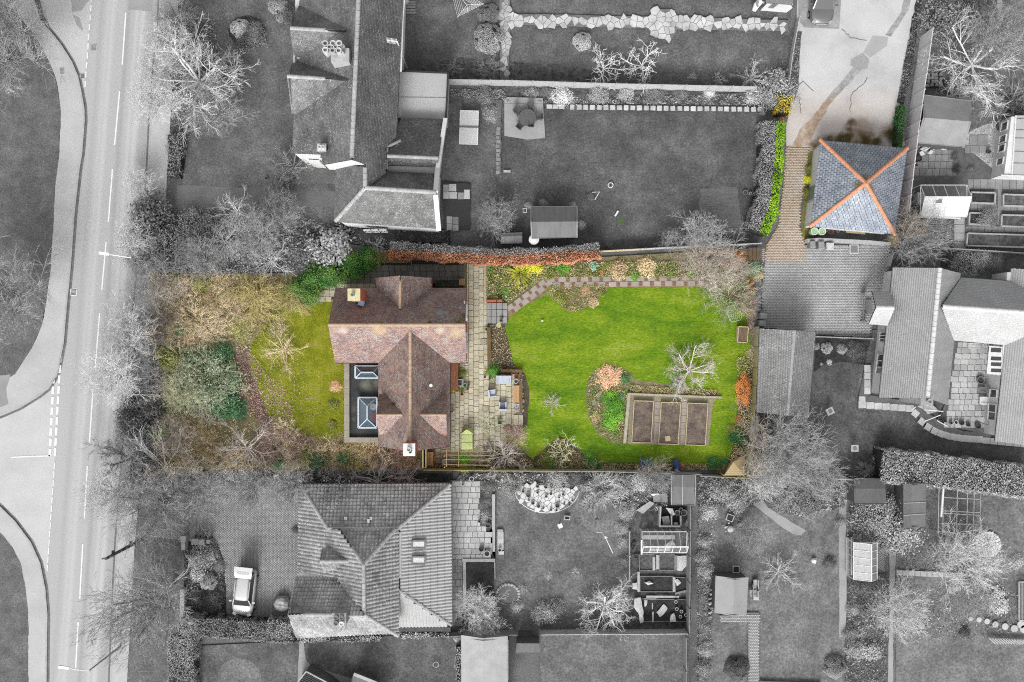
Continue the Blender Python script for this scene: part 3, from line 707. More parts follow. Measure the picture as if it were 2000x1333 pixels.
M.plastg=mk('pale_green_plastic',(150,190,140),(172,206,160),sc=4,rough=.5);M.lime=mk('lime_cover',(196,204,124),(214,220,146),(180,196,128),sc=2.5,fine=(.1,10),rough=.7);M.sofa=mk('pale_blue_wicker',(196,202,216),(214,218,228),sc=6,fine=(.05,30));M.sofad=mk('slate_wicker',(150,156,172),fine=(.05,30));M.metal=mk('grey_metal',(170,176,184),rough=.4,metal=.3)
M.bin=mk('grey_bin',150,166,sc=4,rough=.6);M.bind=mk('dark_bin',84,100,sc=4,rough=.6);M.carw=mk('white_car_paint',208,218,fine=None,rough=.25,spec=.5,coat=.6);M.cark=mk('dark_car_paint',92,104,fine=None,rough=.25,spec=.5,coat=.7);M.tyre=mk('tyre_rubber',42,rough=.8);M.chrome=mk('bright_trim',226,rough=.25,metal=.5)
M.blue=mk('blue_plastic',(58,84,140),(76,104,158),sc=4,rough=.5);M.teal=mk('teal_plastic',(40,122,116),(60,140,132),sc=4,rough=.5);M.tarp=mk('silver_tarpaulin',150,196,214,sc=2.5,fine=(.12,6),rough=.4);M.water=mk('pond_water',104,118,sc=.8,fine=None,rough=.08,spec=.5);M.concw=mk('wall_stone',176,200,sc=2,fine=(.14,20));M.red=mk('red_cloth',(214,84,64));M.floor=mk('room_floor',(140,150,156),(124,136,146),sc=2)
# foliage
def lf(n,*c,**k):return mk(n,*c,gain=k.pop('gain',1.75),sc=k.pop('sc',1.2),fine=None,island=k.pop('island',.42),rnd=k.pop('rnd',.1),rough=.75,spec=.15,**k)
M.lg=lf('grey_leaf',96,138);M.lgd=lf('dark_grey_leaf',70,112);M.lgl=lf('light_grey_leaf',146,186);M.lgw=lf('white_flowered_leaf',150,226);M.lgm=lf('mid_grey_leaf',122,164)
M.laurel=lf('laurel_leaf',(40,88,46),(72,112,50),(116,138,70),sc=.8);M.beech=lf('copper_beech_leaf',(170,104,76),(200,134,104),(222,170,138),gain=1.5);M.hgrey=lf('grey_hedge_leaf',112,154,island=.5);M.lime_l=lf('lime_hedge_leaf',(104,150,22),(140,188,30),(176,210,60),gain=1.45);M.limey=lf('yellow_hedge_leaf',(160,156,50),(196,164,62));M.ivy=lf('ivy_leaf',(48,96,56),(70,120,66))
M.yucca=lf('variegated_blade',(150,160,40),(206,204,74),island=.3);M.pampas=lf('peach_plume',(216,168,134),(236,196,164),island=.25);M.tan=lf('tan_grass',(186,164,124),(210,190,150));M.copper=lf('copper_twig_leaf',(206,128,70),(228,152,90),island=.3);M.blueg=lf('glaucous_leaf',(128,164,142),(164,192,168));M.grass_l=lf('green_leaf',(62,108,40),(100,148,52));M.bright=lf('bright_green_leaf',(84,142,40),(128,176,60));M.olive=lf('olive_leaf',(96,104,48),(136,138,72));M.yellow=lf('yellow_leaf',(204,204,40),(226,222,70),island=.25);M.varie=lf('variegated_leaf',(64,92,62),(112,132,104),(180,186,166),tint=True);M.holly=lf('holly_leaf',(54,92,62),(86,120,84),tint=True)
M.rustl=lf('rust_leaf',(150,92,56),(178,116,76));M.litter=lf('purple_leaf_litter',(140,114,108),(182,156,148),sc=2,tint=True);M.dead=lf('dead_stem',(160,144,108),(192,176,138),tint=True);M.moss=lf('moss_cover',(106,108,52),(136,134,70),tint=True);M.tealL=lf('teal_leaf',(44,110,84),(70,134,100));M.heathr=lf('russet_cover',(154,132,100),(184,162,128),tint=True)
# bark and twigs
def tw(n,*c,**k):return mk(n,*c,gain=k.pop('gain',1.7),sc=.9,fine=(.12,8),rnd=.06,rough=.9,tint=k.pop('tint',True),**k)
M.tpale=tw('pale_twig',(196,188,178),(216,208,198));M.twhite=tw('white_twig',(212,202,194),(228,220,212),gain=1.35);M.tpink=tw('pinkish_twig',(202,188,172),(220,208,196),gain=1.15);M.tmid=tw('grey_twig',(156,148,138),(182,174,162),gain=1.45);M.tdark=tw('dark_twig',(108,102,94),(136,128,118));M.ttan=tw('tan_twig',(202,184,152),(224,208,180),gain=2.0);M.tbrown=tw('brown_twig',(180,160,124),(208,188,152),gain=1.9);M.tyel=tw('yellow_twig',(190,174,112),(216,200,142),gain=1.3);M.tgreen=tw('lichen_twig',(166,170,138),(200,200,168));M.tpurp=tw('purple_twig',(160,136,128),(186,162,152));M.trust=tw('rust_twig',(206,122,66),(226,150,92));M.tolive=tw('olive_twig',(164,162,98),(196,190,126),gain=2.0)
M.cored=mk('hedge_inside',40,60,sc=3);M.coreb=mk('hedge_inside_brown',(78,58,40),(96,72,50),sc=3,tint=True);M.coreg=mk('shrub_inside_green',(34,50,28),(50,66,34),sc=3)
tree_protos();leaf_protos()
# ---------------------------------------------------------------- ground, road, pavements
struct('ground',MB().poly([(-230,-230,0),(230,-230,0),(230,230,0),(-230,230,0)]),M.ground)
EAST='318,-80 312,40 305,110 296,220 290,345 283,420 272,530 260,640 252,760 245,860 236,970 229,1064 223,1180 217,1333 212,1420'
road=sheet('road','60,-80 '+EAST+' 60,1420 84,1333 84,1200 70,1110 -300,990 -300,800 60,770 110,720 130,600 150,400 158,180 130,100 85,30',M.road)
sheet('side_road','-300,790 0,812 40,795 80,770 108,730 117,690 107,890 92,1115 78,1100 60,1060 30,1020 0,990 -300,960',M.side)
sheet('side_road','70,-80 182,-80 178,0 165,170 158,178 140,122 100,62 88,20',M.side)
sheet('road_patch','253,-60 301,-60 297,23 251,19',M.tar);sheet('road_patch','135,-40 172,-40 175,0 160,20 140,25',M.tar,amp=1);sheet('road_patch','142,28 155,36 163,62 150,50',M.tar,amp=1)
def pavement(name,outer,inner,kerb_w=3.2,h=.11,mat=None):
    o,i=pp(outer),pp(inner)
    struct(name,MB().prism([P(x,y,h)[:2]for x,y in o+i[::-1]],.002,h),mat or M.foot)
    k=MB();g=MB()
    ks=[P(x,y,0)for x,y in o]
    for a,b in zip(ks,ks[1:]):
        d=(b-a).normalized();n=Vector((-d.y,d.x,0))*(.075)
        k.prism([(a+n)[:2],(a-n)[:2],(b-n)[:2],(b+n)[:2]],.003,h+.006)
        s=P(*o[0]);m=n*(1 if((P(*i[len(i)//2])-a).dot(n)<0)else-1)
        g.poly([(a+m).to_tuple()[:2]+(.018,),(b+m).to_tuple()[:2]+(.018,),(b+m*3.4).to_tuple()[:2]+(.018,),(a+m*3.4).to_tuple()[:2]+(.018,)])
    struct('kerb',k,M.kerb);struct('gutter',g,M.kerbd)
pavement('pavement','60,-20 78,40 100,65 120,90 140,122 152,150 158,178 164,210 165,235 160,300 155,330 145,420 138,520 130,600 124,670 112,730 96,757 80,770 40,795 0,812 -60,830',
         '20,10 45,42 70,75 86,100 100,130 108,150 113,170 119,220 115,310 108,360 104,440 98,530 90,590 86,620 80,640 71,662 62,680 30,730 0,750 -60,770')
pavement('pavement','-60,950 0,990 30,1020 60,1060 78,1100 88,1150 92,1200 91,1260 90,1400','-60,1010 0,1040 25,1070 40,1100 50,1150 55,1200 55,1260 55,1400')
pavement('pavement',EAST,'352,-80 346,40 338,130 332,250 326,345 322,430 312,540 303,640 290,760 282,860 272,970 263,1064 257,1180 248,1333 243,1420',mat=M.foot)
sheet('grass_verge','-300,-80 20,-80 20,10 45,42 70,75 86,100 100,130 113,170 119,220 115,310 108,360 104,440 98,530 90,590 80,640 62,680 30,730 0,750 -300,850',M.verge,z=.115,amp=1.2)
sheet('grass_verge','-300,900 -60,1010 0,1040 25,1070 40,1100 50,1150 55,1200 55,1400 -300,1400',M.verge,z=.115,amp=1.2)
sheet('pavement_patch','-60,740 20,732 12,760 16,790 -60,815',M.foot2,z=.117,amp=1);
LAYER[0]=.03
def dash(name,a,b,w):
    a,b=P(*a),P(*b);d=(b-a).normalized();n=Vector((-d.y,d.x,0))*w*S/2;e=.022
    part(road,name,MB().prism([(a+n)[:2],(a-n)[:2],(b-n)[:2],(b+n)[:2]],.019,e),M.paint)
for a,b in(((249,-90),(247,-40)),((246,25),(239,127)),((234,178),(224,284)),((220,330),(212,434)),((207.5,473),(199,567)),((195,612),(186,719)),((182,761),(175,864)),((171,910),(165,1013)),((162,1062),(156,1170)),((153,1215),(148,1305)),((145,1345),(142,1400))):dash('centre_line',a,b,2.8)
for i in range(10):y=-8+i*18.5;x=179-y*.075;dash('edge_line',(x,y),(x-.9,y+12),2.4)
for i in range(10):y=693+i*20.3;x=118.5-i*1.14;dash('give_way_line',(x,y),(x-.9,y+15.5),4.6)
for i in range(8):y=735+i*20.3;x=105-i*1.0;dash('give_way_line',(x,y),(x-.9,y+14.5),5)
dash('give_way_line',(21,893.5),(98,890.5),2.6)
for i in range(13):y=904+i*16.6;x=107-i*1.15;dash('edge_line',(x,y),(x-.9,y+13),1.9)
for i,(x,y,w,h,m)in enumerate(((183,93,13,13,M.iron),(161,149,8,10,M.iron),(144,571,13,14,M.iron),(121,139,9,15,M.iron))):
    z=.115 if i==3 else .02;c=P(x,y,z);t=thing('drain_cover',['square cast drain cover in the pale road near the dashed edge line','small road gully grate against the curving kerb','road gully grate with a painted edge beside the straight kerb','rectangular chamber cover set in the curving pavement'][i],'drain cover',c)
    b=MB().box(c,(w*S,h*S,.006),.08);part(t,'frame',b,M.paint if i==2 else M.kerb);g=MB()
    for k in range(5):g.box((c.x,c.y+(k-2)*h*S*.17,z+.006),(w*S*.78,h*S*.11,.006),.08)
    part(t,'grate',g,M.bind if i in(1,2)else M.iron)

# ---------------------------------------------------------------- neighbours' lawns, drives and beds (grey part of the picture)
sheet('round_bed',[(482+36*math.cos(i*.4),62+30*math.sin(i*.4))for i in range(16)],M.soilk,z=.1,amp=2)
LAYER[0]=.01
sheet('lawn','352,-80 800,-80 800,0 640,0 575,130 570,360 330,370 332,250 340,100',M.lawng)
sheet('lawn','330,360 660,360 660,440 560,520 318,540',M.lawng)
sheet('drive','345,362 655,374 655,404 345,410',mk('dull_drive',108,126,sc=.6,fine=(.2,10)),amp=1)
sheet('lawn','795,-80 1600,-80 1545,25 1538,200 1480,470 1170,495 770,490 770,440 870,430 870,160 795,140',M.lawng)
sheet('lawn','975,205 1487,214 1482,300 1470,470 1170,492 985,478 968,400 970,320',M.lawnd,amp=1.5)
sheet('lawn','998,52 1535,66 1530,162 995,152',M.lawng,amp=1.5)
sheet('flower_bed','880,172 985,172 1488,178 1488,206 1070,204 985,196 985,175 880,176',M.soilg,amp=2)
sheet('flower_bed','795,140 885,112 990,120 1150,135 1200,160 995,156 880,158',M.soilg,amp=2)
sheet('bare_lawn_patch','1366,368 1440,364 1440,385 1458,470 1362,450',mk('worn_lawn',104,128,sc=2,fine=(.25,8),stretch=(.6,3,1)),amp=3,step=8)
sheet('side_yard','655,440 880,448 880,480 760,490 640,470',M.soilk,amp=1)
sheet('terrace','1560,-80 1800,-80 1790,0 1768,150 1757,200 1768,285 1600,300 1536,300 1535,250 1548,190 1555,60',M.conc,label='pale concrete drive with moss by the garage')
sheet('dirt_strip','1546,60 1566,62 1562,120 1560,170 1548,195 1536,190',M.soilg,amp=1.5);sheet('dirt_strip','1790,0 1805,0 1790,80 1775,160 1765,205 1752,200 1762,150 1768,110',M.soilk,amp=2)
sheet('concrete_pad','1558,-80 1648,-80 1639,57 1570,54 1560,40',M.cpad)
sheet('trench_repair','1770,-20 1784,-20 1775,20 1740,72 1729,69 1760,24',M.trench,amp=.8);sheet('concrete_patch','1705,70 1735,73 1732,90 1700,113 1686,103',M.cpatch);sheet('concrete_patch','1662,116 1685,104 1698,116 1694,134 1678,137 1661,128',mk('dark_concrete_patch',164,172,sc=1))
sheet('trench_repair','1669,130 1682,137 1650,172 1625,200 1598,240 1580,282 1545,290 1562,255 1600,214 1630,175',M.trench,amp=1.5)
sheet('grass_verge','1575,296 1602,296 1585,440 1578,476 1563,476 1565,430 1572,360',mk('mossy_verge',(104,104,50),(140,134,70),sc=1.5,fine=(.35,9)),amp=1.5)
lane=sheet('drive','1535,286 1580,290 1576,330 1572,360 1564,400 1562,440 1572,480 1578,484 1740,478 1735,560 1705,620 1700,660 1590,650 1487,640 1489,560 1496,480 1520,440 1530,360',M.bjoint)
blocks(lane,pp('1536,287 1579,290 1575,330 1571,360 1563,400 1561,440 1571,479 1739,479 1734,560 1704,620 1699,662 1590,652 1488,640 1490,560 1497,480 1521,440 1531,360'),M.block,LAYER[0]+.002,L=.235,W=.13)
sheet('lawn','1800,0 2040,-80 2040,280 1800,280 1775,180',M.lawnm,amp=1);sheet('gravel_bed','1865,270 1962,230 1955,350 1905,348 1885,300',M.gravel,amp=3)
yard=sheet('yard','1775,285 1890,290 1960,348 2040,352 2040,492 1880,490 1740,480 1760,380',M.jointg)
slab_rows(yard,[(286,302,1783,1862,12,.3),(302,316,1782,1862,13,.6),(316,330,1778,1860,12,.1),(330,344,1776,1868,13,.5),(350,370,1890,2005,14,.2),(398,412,1888,2005,13,.4),(442,454,1885,2005,13,.1),(350,440,1948,1957,9,0)],M.slabk,LAYER[0],ok=lambda x,y:not(1790<x<1890 and y>350))
slab_cols(yard,[(1863,1884,425,490,17,.2)],M.slabg,LAYER[0],t=.05);slab_rows(yard,[(264,284,1893,1930,20,.2),(284,300,1884,1928,18,.4)],M.slabk,LAYER[0]+.02)
sheet('lawn','1735,485 2040,498 2040,640 1740,640',M.lawng);sheet('lawn','1470,645 1700,645 2040,645 2040,965 1700,935 1470,925',M.lawng)
sheet('lawn','1580,660 1680,700 1676,802 1775,812 1800,835 1855,855 2040,880 2040,970 1690,935 1640,900 1480,860 1470,800',M.lawnd)
sheet('flower_bed','1592,660 1700,664 1690,712 1640,708 1612,712 1590,726',M.soilk,amp=1.5)
sheet('lawn','1365,925 1660,925 1645,1420 1365,1420',M.lawnl);sheet('lawn','1750,930 2040,970 2040,1420 1750,1420',M.lawnl);sheet('flower_bed','1362,932 1660,925 1650,990 1560,1010 1500,990 1365,990',M.soilg,amp=3)
sheet('garden_path','1639,930 1653,930 1652,1100 1655,1180 1650,1245 1639,1245',M.concg,amp=.8);sheet('garden_path','1736,1060 1751,1060 1749,1120 1744,1200 1745,1420 1731,1420 1738,1180',M.concg,amp=.8)
sheet('flower_bed','1655,1120 1736,1120 1730,1420 1650,1420 1652,1240',M.soilg,amp=2);sheet('garden_path','1470,985 1490,975 1500,992 1545,1020 1575,1036 1565,1046 1550,1044 1520,1025',M.concg,amp=1)
dv=sheet('drive','262,1050 300,990 420,945 590,945 590,1215 442,1215 440,1100 425,1062 360,1056',M.bjointg)
blocks(dv,pp('300,992 420,947 589,947 589,1214 443,1214 441,1100 426,1061 361,1055 290,1046'),M.blockd,LAYER[0]+.002,L=.19,W=.11,ang=math.pi/2)
sheet('verge','262,1050 358,1052 362,1215 330,1240 330,1420 243,1420',M.verge,amp=1.5);sheet('flower_bed','362,1062 425,1064 441,1100 442,1212 362,1212',M.soilk,amp=1)
sheet('lawn','385,1262 900,1236 900,1420 385,1420',M.lawng);sheet('lawn','968,930 1235,930 1232,1150 1230,1232 905,1232 905,1140 968,1100',M.lawnm,amp=1)
sheet('lawn','1055,1236 1345,1236 1345,1420 1055,1420',M.lawnm);sheet('soil_bed','1226,930 1350,930 1350,1232 1226,1232',M.soilg)
sheet('flower_bed','900,925 1310,928 1300,1000 1200,990 1130,960 1010,940 960,960 890,940',M.soilg,amp=3);sheet('garden_strip','590,925 885,925 885,950 590,950',M.soilk)
sheet('circular_lawn',[(467+43*math.cos(a*.2),1322+36*math.sin(a*.2))for a in range(32)],M.lawnl,amp=1)
sheet('garden_path','584,1250 592,1250 598,1290 608,1302 660,1318 740,1345 690,1420 580,1420',M.concg,amp=.8)

# ---------------------------------------------------------------- the coloured plot
LAYER[0]=max(LAYER[0],.13)
sheet('garden_floor','318,536 560,534 640,500 760,488 960,515 1480,485 1488,560 1478,700 1472,900 1455,926 830,918 316,918',M.bed,amp=0)
sheet('lawn','505,650 545,600 650,588 655,640 672,720 676,862 600,856 545,842 515,800 500,740 482,690',M.front,amp=4,step=10)
sheet('lawn','985,640 995,618 1012,603 1040,588 1070,572 1100,560 1390,552 1420,580 1450,600 1466,660 1462,720 1448,760 1440,820 1436,880 1420,908 1310,905 1150,905 1050,906 1000,880 980,850 1022,832 1024,800 1030,750 1012,720 990,690',M.green,amp=3,step=5)
# ---------------------------------------------------------------- beds and paving of the coloured plot
sheet('flower_bed','1062,566 1085,556 1192,553 1186,566 1160,592 1135,608 1108,608 1085,590',M.bed,amp=1.2,step=7)
sheet('flower_bed','1144,770 1148,745 1160,724 1200,714 1228,725 1240,742 1320,752 1402,766 1402,772 1230,770 1222,868 1196,866 1165,846 1148,812',M.bed,amp=1.2,step=7)
sheet('flower_bed','1040,912 1044,893 1093,852 1120,868 1150,896 1160,914',M.bedd,amp=1.2,step=7)
sheet('flower_bed','954,630 985,634 1000,700 1006,722 1026,730 1034,760 1030,830 1022,832 1020,808 1010,733 966,731 956,700',M.bedd,amp=1)
sheet('flower_bed','830,885 950,880 985,862 1005,870 1040,898 1044,914 830,916',M.bedd,amp=1.5);sheet('flower_bed','1440,800 1452,730 1474,722 1462,905 1422,905 1438,850',M.bedd,amp=1.5);sheet('flower_bed','1178,904 1310,904 1318,916 1178,916',M.bedd);sheet('leaf_litter_ground','455,690 476,690 492,740 512,780 528,830 512,832 488,806 470,770',mk('litter_earth',(104,80,66),(128,104,94),sc=1.5,fine=(.3,12),tint=True),amp=3)
Zp=LAYER[0]
dark_passage=sheet('passage','700,514 914,514 914,568 780,568 735,545 700,560 640,590 600,585 620,575 660,560',M.jointd)
slab_rows(dark_passage,[(518,530,700,905,12.2,.2),(530,542,690,905,12.2,.2),(542,554,670,735,12.2,.6),(542,554,842,905,12.2,.4)],M.slabd,LAYER[0]);slab_rows(dark_passage,[(554,567,640,735,12.2,.3),(567,580,620,655,12.2,.1),(580,590,605,650,12.2,.5)],M.slab2,LAYER[0])
patio=sheet('patio','905,514 951,514 951,600 952,700 966,730 1020,730 1022,832 985,832 970,870 960,905 832,905 832,870 876,870 876,705 905,705',M.joint,label='pale stone slab patio behind the house')
Z=LAYER[0]
def patio_ok(x,y):
    if y>832 and x>985:return False
    if y<733 and x>953:return False
    if y>872 and x>962-(y-872)*.2:return False
    return not(x<880 and y<872)and not(x<896 and y<765)and not(x<911 and y<708)
cols=[(911.5,915,514,708,11,.3),(915,924.5,514,905,11.6,.0),(924.5,935.5,514,905,11.0,.5),(935.5,945,514,905,11.6,.25),(945,952.5,514,735,11,.7)]
cols[0]=(911.5,915,514,705,11,.3)
cols+=[(880+i*8.8,888.8+i*8.8,705,905,10.6,(i*.37)%1)for i in range(4)]
cols+=[(945+i*10.8,955.8+i*10.8,731,872,(10.6,11.4,10,12)[i%4],(i*.43)%1)for i in range(7)]
slab_cols(patio,cols,M.slab,Z,ok=patio_ok)
slab_cols(patio,[(850,861,876,905,11,.2),(861,871,874,905,11,.6),(871,880,873,905,11,.1)],M.slab2,Z)
for px,py in((945,668),(949,799)):
    c=P(px,py,Z+.05);t=thing('drain_cover','square inset drain cover in the patio '+('beside the long border' if py<700 else 'near the armchairs'),'drain cover',c);part(t,'frame',MB().box(c,(.52,.52,.01)),M.woodd);part(t,'cover',MB().box((c.x,c.y,c.z+.004),(.46,.46,.012)),M.slab2)
# raised wall of the border, step, edging
st=sheet('steps','950,584 992,588 992,634 950,634',M.jointg)
for x0,x1,z in((950,959.5,.22),(959.5,970,.22),(970,981,.36),(981,991,.36)):
    for y0,y1 in((592,605),(605,619),(619,632)):slab(st,(x0+x1)/2,(y0+y1)/2,x1-x0-.6,y1-y0-.6,Z,z-.1,M.step,name='step_slab')
for x0,x1,z in((950,970,.35),(971,981,.5)):slab(st,(x0+x1)/2,588.5,x1-x0,5,Z,z,M.brick,name='brick_edge')
b=MB();b.pxprism(pp('946,515 948.5,515 948.5,585 946,585'),0,Z+.3);solo('edging','pale kerb between the path and the north bed','edging',b,M.woodl,P(947,550))
b=MB();b.pxprism(pp('951,640 958,640 960,704 953,704'),0,.55);b.pxprism(pp('978,722 1021,722 1021,728 978,728'),0,.6);b.pxprism(pp('1014,728 1019,728 1020,806 1015,806'),0,.6);b.pxprism(pp('983,833 1023,833 1023,838 983,838'),0,.3)
solo('retaining_wall','brown earth retaining wall round the sunken patio','wall',b,M.earthw,P(1000,725));slab(patio,1007.5,820,9,19,Z,.18,M.slab,name='step_slab');slab(patio,1017,820,9,19,Z,.2,M.slab,name='step_slab')
# checker path: slabs and brick squares
pth=sheet('garden_path','989,600 1064,543 1395,541 1395,560 1073,562 992,622',M.pbrick)
Zc=LAYER[0]
def brick_sq(x,y,w,h,ang=0):
    for k in range(2):
        for j in range(3):
            a=math.radians(-ang);ox,oy=(k-.5)*w*.5,(j-1)*h/3;slab(pth,x+ox*math.cos(a)-oy*math.sin(a),y+ox*math.sin(a)+oy*math.cos(a),w*.46,h*.29,Zc,.03,M.pbrick,ang,name='brick')
ang=37;ca,sa=math.cos(math.radians(ang)),math.sin(math.radians(ang))
for i in range(5):
    for row in(0,1):
        d=9+i*19.5+row*10;x=990+d*ca+row*9*sa-1;y=604-d*sa+row*9*ca+2
        slab(pth,x,y,13.5,10,Zc,.035,M.pslab,ang);
        x2,y2=x-10.2*ca,y+10.2*sa;brick_sq(x2,y2,6,9,ang)
for i in range(15):
    for row in(0,1):
        x=1078+i*21.9+row*11-2;y=546.5+row*10.2-i*.25
        slab(pth,x,y,14.5,9.6,Zc,.035,M.pslab);brick_sq(x+11,y,6.4,9.4)
# raised vegetable beds
bedp=sheet('garden_path','1229,768 1402,774 1392,788 1384,870 1226,868',mk('path_earth',(150,138,122),(170,158,140),sc=2,fine=(.2,14)),amp=.6)
Zv=LAYER[0]
for x0,x1 in((1277,1290),(1329.5,1342)):
    for j in range(6):y=792+j*13.2;k=(865-y)/75*5-5;slab(bedp,(x0+x1)/2+k*.5+1.5,y,x1-x0-1.5,12.6,Zv,.03,M.pslab)
sheet('garden_strip','1232,776 1398,781 1392,787 1234,781',mk('mossy_stone',(152,146,110),(176,168,140),sc=2,fine=(.3,12)),amp=.8)
for i,(q,l)in enumerate((('1238,783 1276,784 1271,865 1233.5,864.5','left raised vegetable bed with a few green weeds'),('1291,786 1329,787 1323.5,868 1285.7,867','middle raised vegetable bed with a loose square board on it'),('1343,787.5 1382,789 1376.6,870 1338.4,869','right raised vegetable bed with clods of straw'))):
    q=pp(q);c=P(*q[0]);t=thing('raised_bed',l,'raised bed',c);z=Zv+.02;h=.28
    part(t,'soil',MB().prism([P(x,y,h)[:2]for x,y in q],.02,z+.2),M.veg)
    for k in range(4):a,d=P(*q[k],h),P(*q[(k+1)%4],h);part(t,'board',MB().bar((a.x,a.y,z+.14),(d.x,d.y,z+.14),.055,.28),M.woodl)
c=P(1304,857,.4);solo('board','square yellowish board lying on the middle vegetable bed','board',MB().box((c.x,c.y,Zv+.23),(.42,.42,.03),.12),M.woodl,(c.x,c.y,Zv+.23))
for q,l,h in(('1228,768 1410,775 1410,779 1228,772','long low edging wall above the raised beds',.35),('1226,768 1232,768 1223,866 1217,866','pale edging wall left of the raised beds',.4)):solo('edging',l,'edging',MB().pxprism(pp(q),0,h),M.wallt,P(*pp(q)[0]))
for x,y in((1158,786),(1170,771)):st2=solo('stepping_stone','pinkish stepping stone in the round bed, '+('nearer the lawn' if x<1165 else 'nearer the hydrangea'),'stepping stone',MB().box(P(x,y,LAYER[0]),(.46,.4,.05),.6),M.pslab,P(x,y,LAYER[0]))

# ---------------------------------------------------------------- grey paving
LAYER[0]+=.004
cz=sheet('crazy_path','975,-60 997,-60 996,27 1265,33 1280,18 1312,18 1326,34 1540,40 1540,62 1322,58 1312,77 1280,74 1264,56 996,49 994,158 977,158',M.crazyj,amp=.8,step=14)
crazy(cz,pp('996,28 1265,34 1281,19 1311,19 1325,35 1538,41 1538,60 1321,57 1311,76 1281,73 1265,55 996,48'),M.crazy,LAYER[0],12.5);crazy(cz,pp('977,0 995,0 993,156 979,156'),mk('worn_crazy_stone',150,184,206,sc=1.3,fine=(.1,20),rnd=.14),LAYER[0],10,seed=5)
ter=sheet('terrace','985,196 990,190 1060,192 1065,270 1030,273 985,266',M.concg,label='small concrete terrace under the round table');part(ter,'joint',MB().poly([P(x,y,LAYER[0]+.002)for x,y in pp('1064,203 1065,203.6 985,202.6 985,202')]),M.jointg)
pl=sheet('stepping_path','1068,205 1488,211 1488,220 1068,213',mk('trodden_grass',84,104,sc=1,fine=(.3,8)),amp=1.5)
for i in range(3):slab(pl,1073+i*12,208.6+i*.2,11,8,LAYER[0],.03,M.crazy,name='stepping_stone')
for i in range(29):x=1118+i*13.1;slab(pl,x+R(-.6,.6),209.6+(x-1118)*.0125,9.2+R(-.8,.6),9+R(-.5,.8),LAYER[0],.03,M.crazy,R(-3,3),name='stepping_stone')
sp=sheet('stepping_path','968,195 980,195 978,340 968,345',mk('trodden_grass2',100,126,sc=1,fine=(.3,8)),amp=1.5)
for i in range(11):slab(sp,973+R(-1.5,1),252+i*8.5,7.5+R(-1,1),7+R(-1,1),LAYER[0],.03,M.slabk,R(-8,8),name='stepping_stone')
slab(sp,987,335,7,5,LAYER[0],.03,M.slabp,name='stepping_stone');slab(sp,994,335,6,5,LAYER[0],.03,M.slabp,name='stepping_stone')
yd=sheet('yard','862,355 920,360 918,450 868,450',M.jointk,amp=1)
for x,y,w,h,m in((871,368,11,14,M.slabk),(884,367,14,14,M.slabp),(871,382,11,13,M.slabg),(885,382,15,13,M.slabg),(900,383,12,13,M.slabk),(912,380,11,18,M.slabp),(878,430,11,14,M.slabk),(890,431,11,14,M.slabk),(878,444,11,12,M.slabk),(890,445,11,12,M.slabk)):slab(yd,x,y,w,h,LAYER[0],.03,m)
sheet('side_path','690,448 870,449 866,474 700,470',mk('dark_path',64,84,sc=1,fine=(.2,10)),amp=1)  # side path in a dark grey tone
# south bungalow terrace
sp2=sheet('patio','880,938 968,940 968,1092 985,1095 985,1042 968,1040 905,1092 905,1232 883,1232',M.jointg)
for j,(y0,y1)in enumerate(((940,951),(951,962),(962,973),(973,984),(984,995),(995,1006),(1006,1017),(1017,1028),(1028,1039),(1039,1050),(1050,1061),(1061,1072),(1072,1083),(1083,1093))):
    x1=938 if y0<1028 else(950 if y0<1035 else 962);x=883-(j%3)*4
    while x<x1-5:w_=(13,17,10,15)[(j*3+int(x))%4];a,c=max(x,883),min(x+w_,x1);slab(sp2,(a+c)/2,(y0+y1)/2,c-a-.8,y1-y0-.8,LAYER[0],.03,M.slabp if y0<1070 else M.slabg);x+=w_
slab_rows(sp2,[(1093+i*13,1106+i*13,884,903,10,(i*.5)%1)for i in range(10)],M.slabk,LAYER[0])
sheet('flower_bed','937,958 962,960 962,1030 955,1038 936,1030',M.soilg,amp=1);sheet('soil_bed','912,1098 964,1098 964,1142 968,1175 912,1175',M.soilk,amp=.5)
for q,l,h in(('961,966 967,966 967,1035 961,1035','pale stone wall along the upper terrace',.45),('962,1035 967,1035 967,1078 962,1078','lower stone wall end by the terrace steps',.35),('903,1092 967,1092 967,1098 903,1098','stone edging along the top of the dark bed',.3),('904,1098 910,1098 911,1190 905,1190','stone edging down the left of the dark bed',.3),('965,1098 967,1098 968,1131 966,1131','thin timber edge at the right of the dark bed',.2)):solo('wall',l,'wall',MB().pxprism(pp(q),0,h),M.concw,P(*pp(q)[0]))
sl3=sheet('steps','970,1036 985,1036 984,1072 970,1072',M.jointg)
for i in range(3):slab(sl3,977.5,1045+i*11.5,12,11,LAYER[0],.06,M.slabp,name='step_slab')
slab(sl3,979,1080,11,7,LAYER[0],.1,M.slabp,name='step_slab');slab(sl3,977,1037,11,6,LAYER[0],.1,M.slabg,name='step_slab')
# white crazy corner with pots
wc=sheet('white_terrace',[(1068+64*math.cos(a)*(1 if math.cos(a)>0 else .98),952+50*math.sin(a))for a in[i*math.pi/14 for i in range(15)]]+pp('1006,955 1018,946 1030,948 1040,944 1080,945 1110,944 1115,948 1108,960'),M.crazyj,amp=.8)
crazy(wc,[(1068+60*math.cos(a),953+47*math.sin(a))for a in[i*math.pi/14 for i in range(15)]]+pp('1010,955 1020,947 1040,946 1108,946 1110,958'),M.whstone,LAYER[0],9.5,seed=9)
solo('edging','thin curved white edging round the pot corner','edging',MB().tube([P(1068+64*math.cos(a),952+50*math.sin(a),.1)for a in[.15+i*.2 for i in range(15)]],.05,5),M.whstone,P(1068,1002))
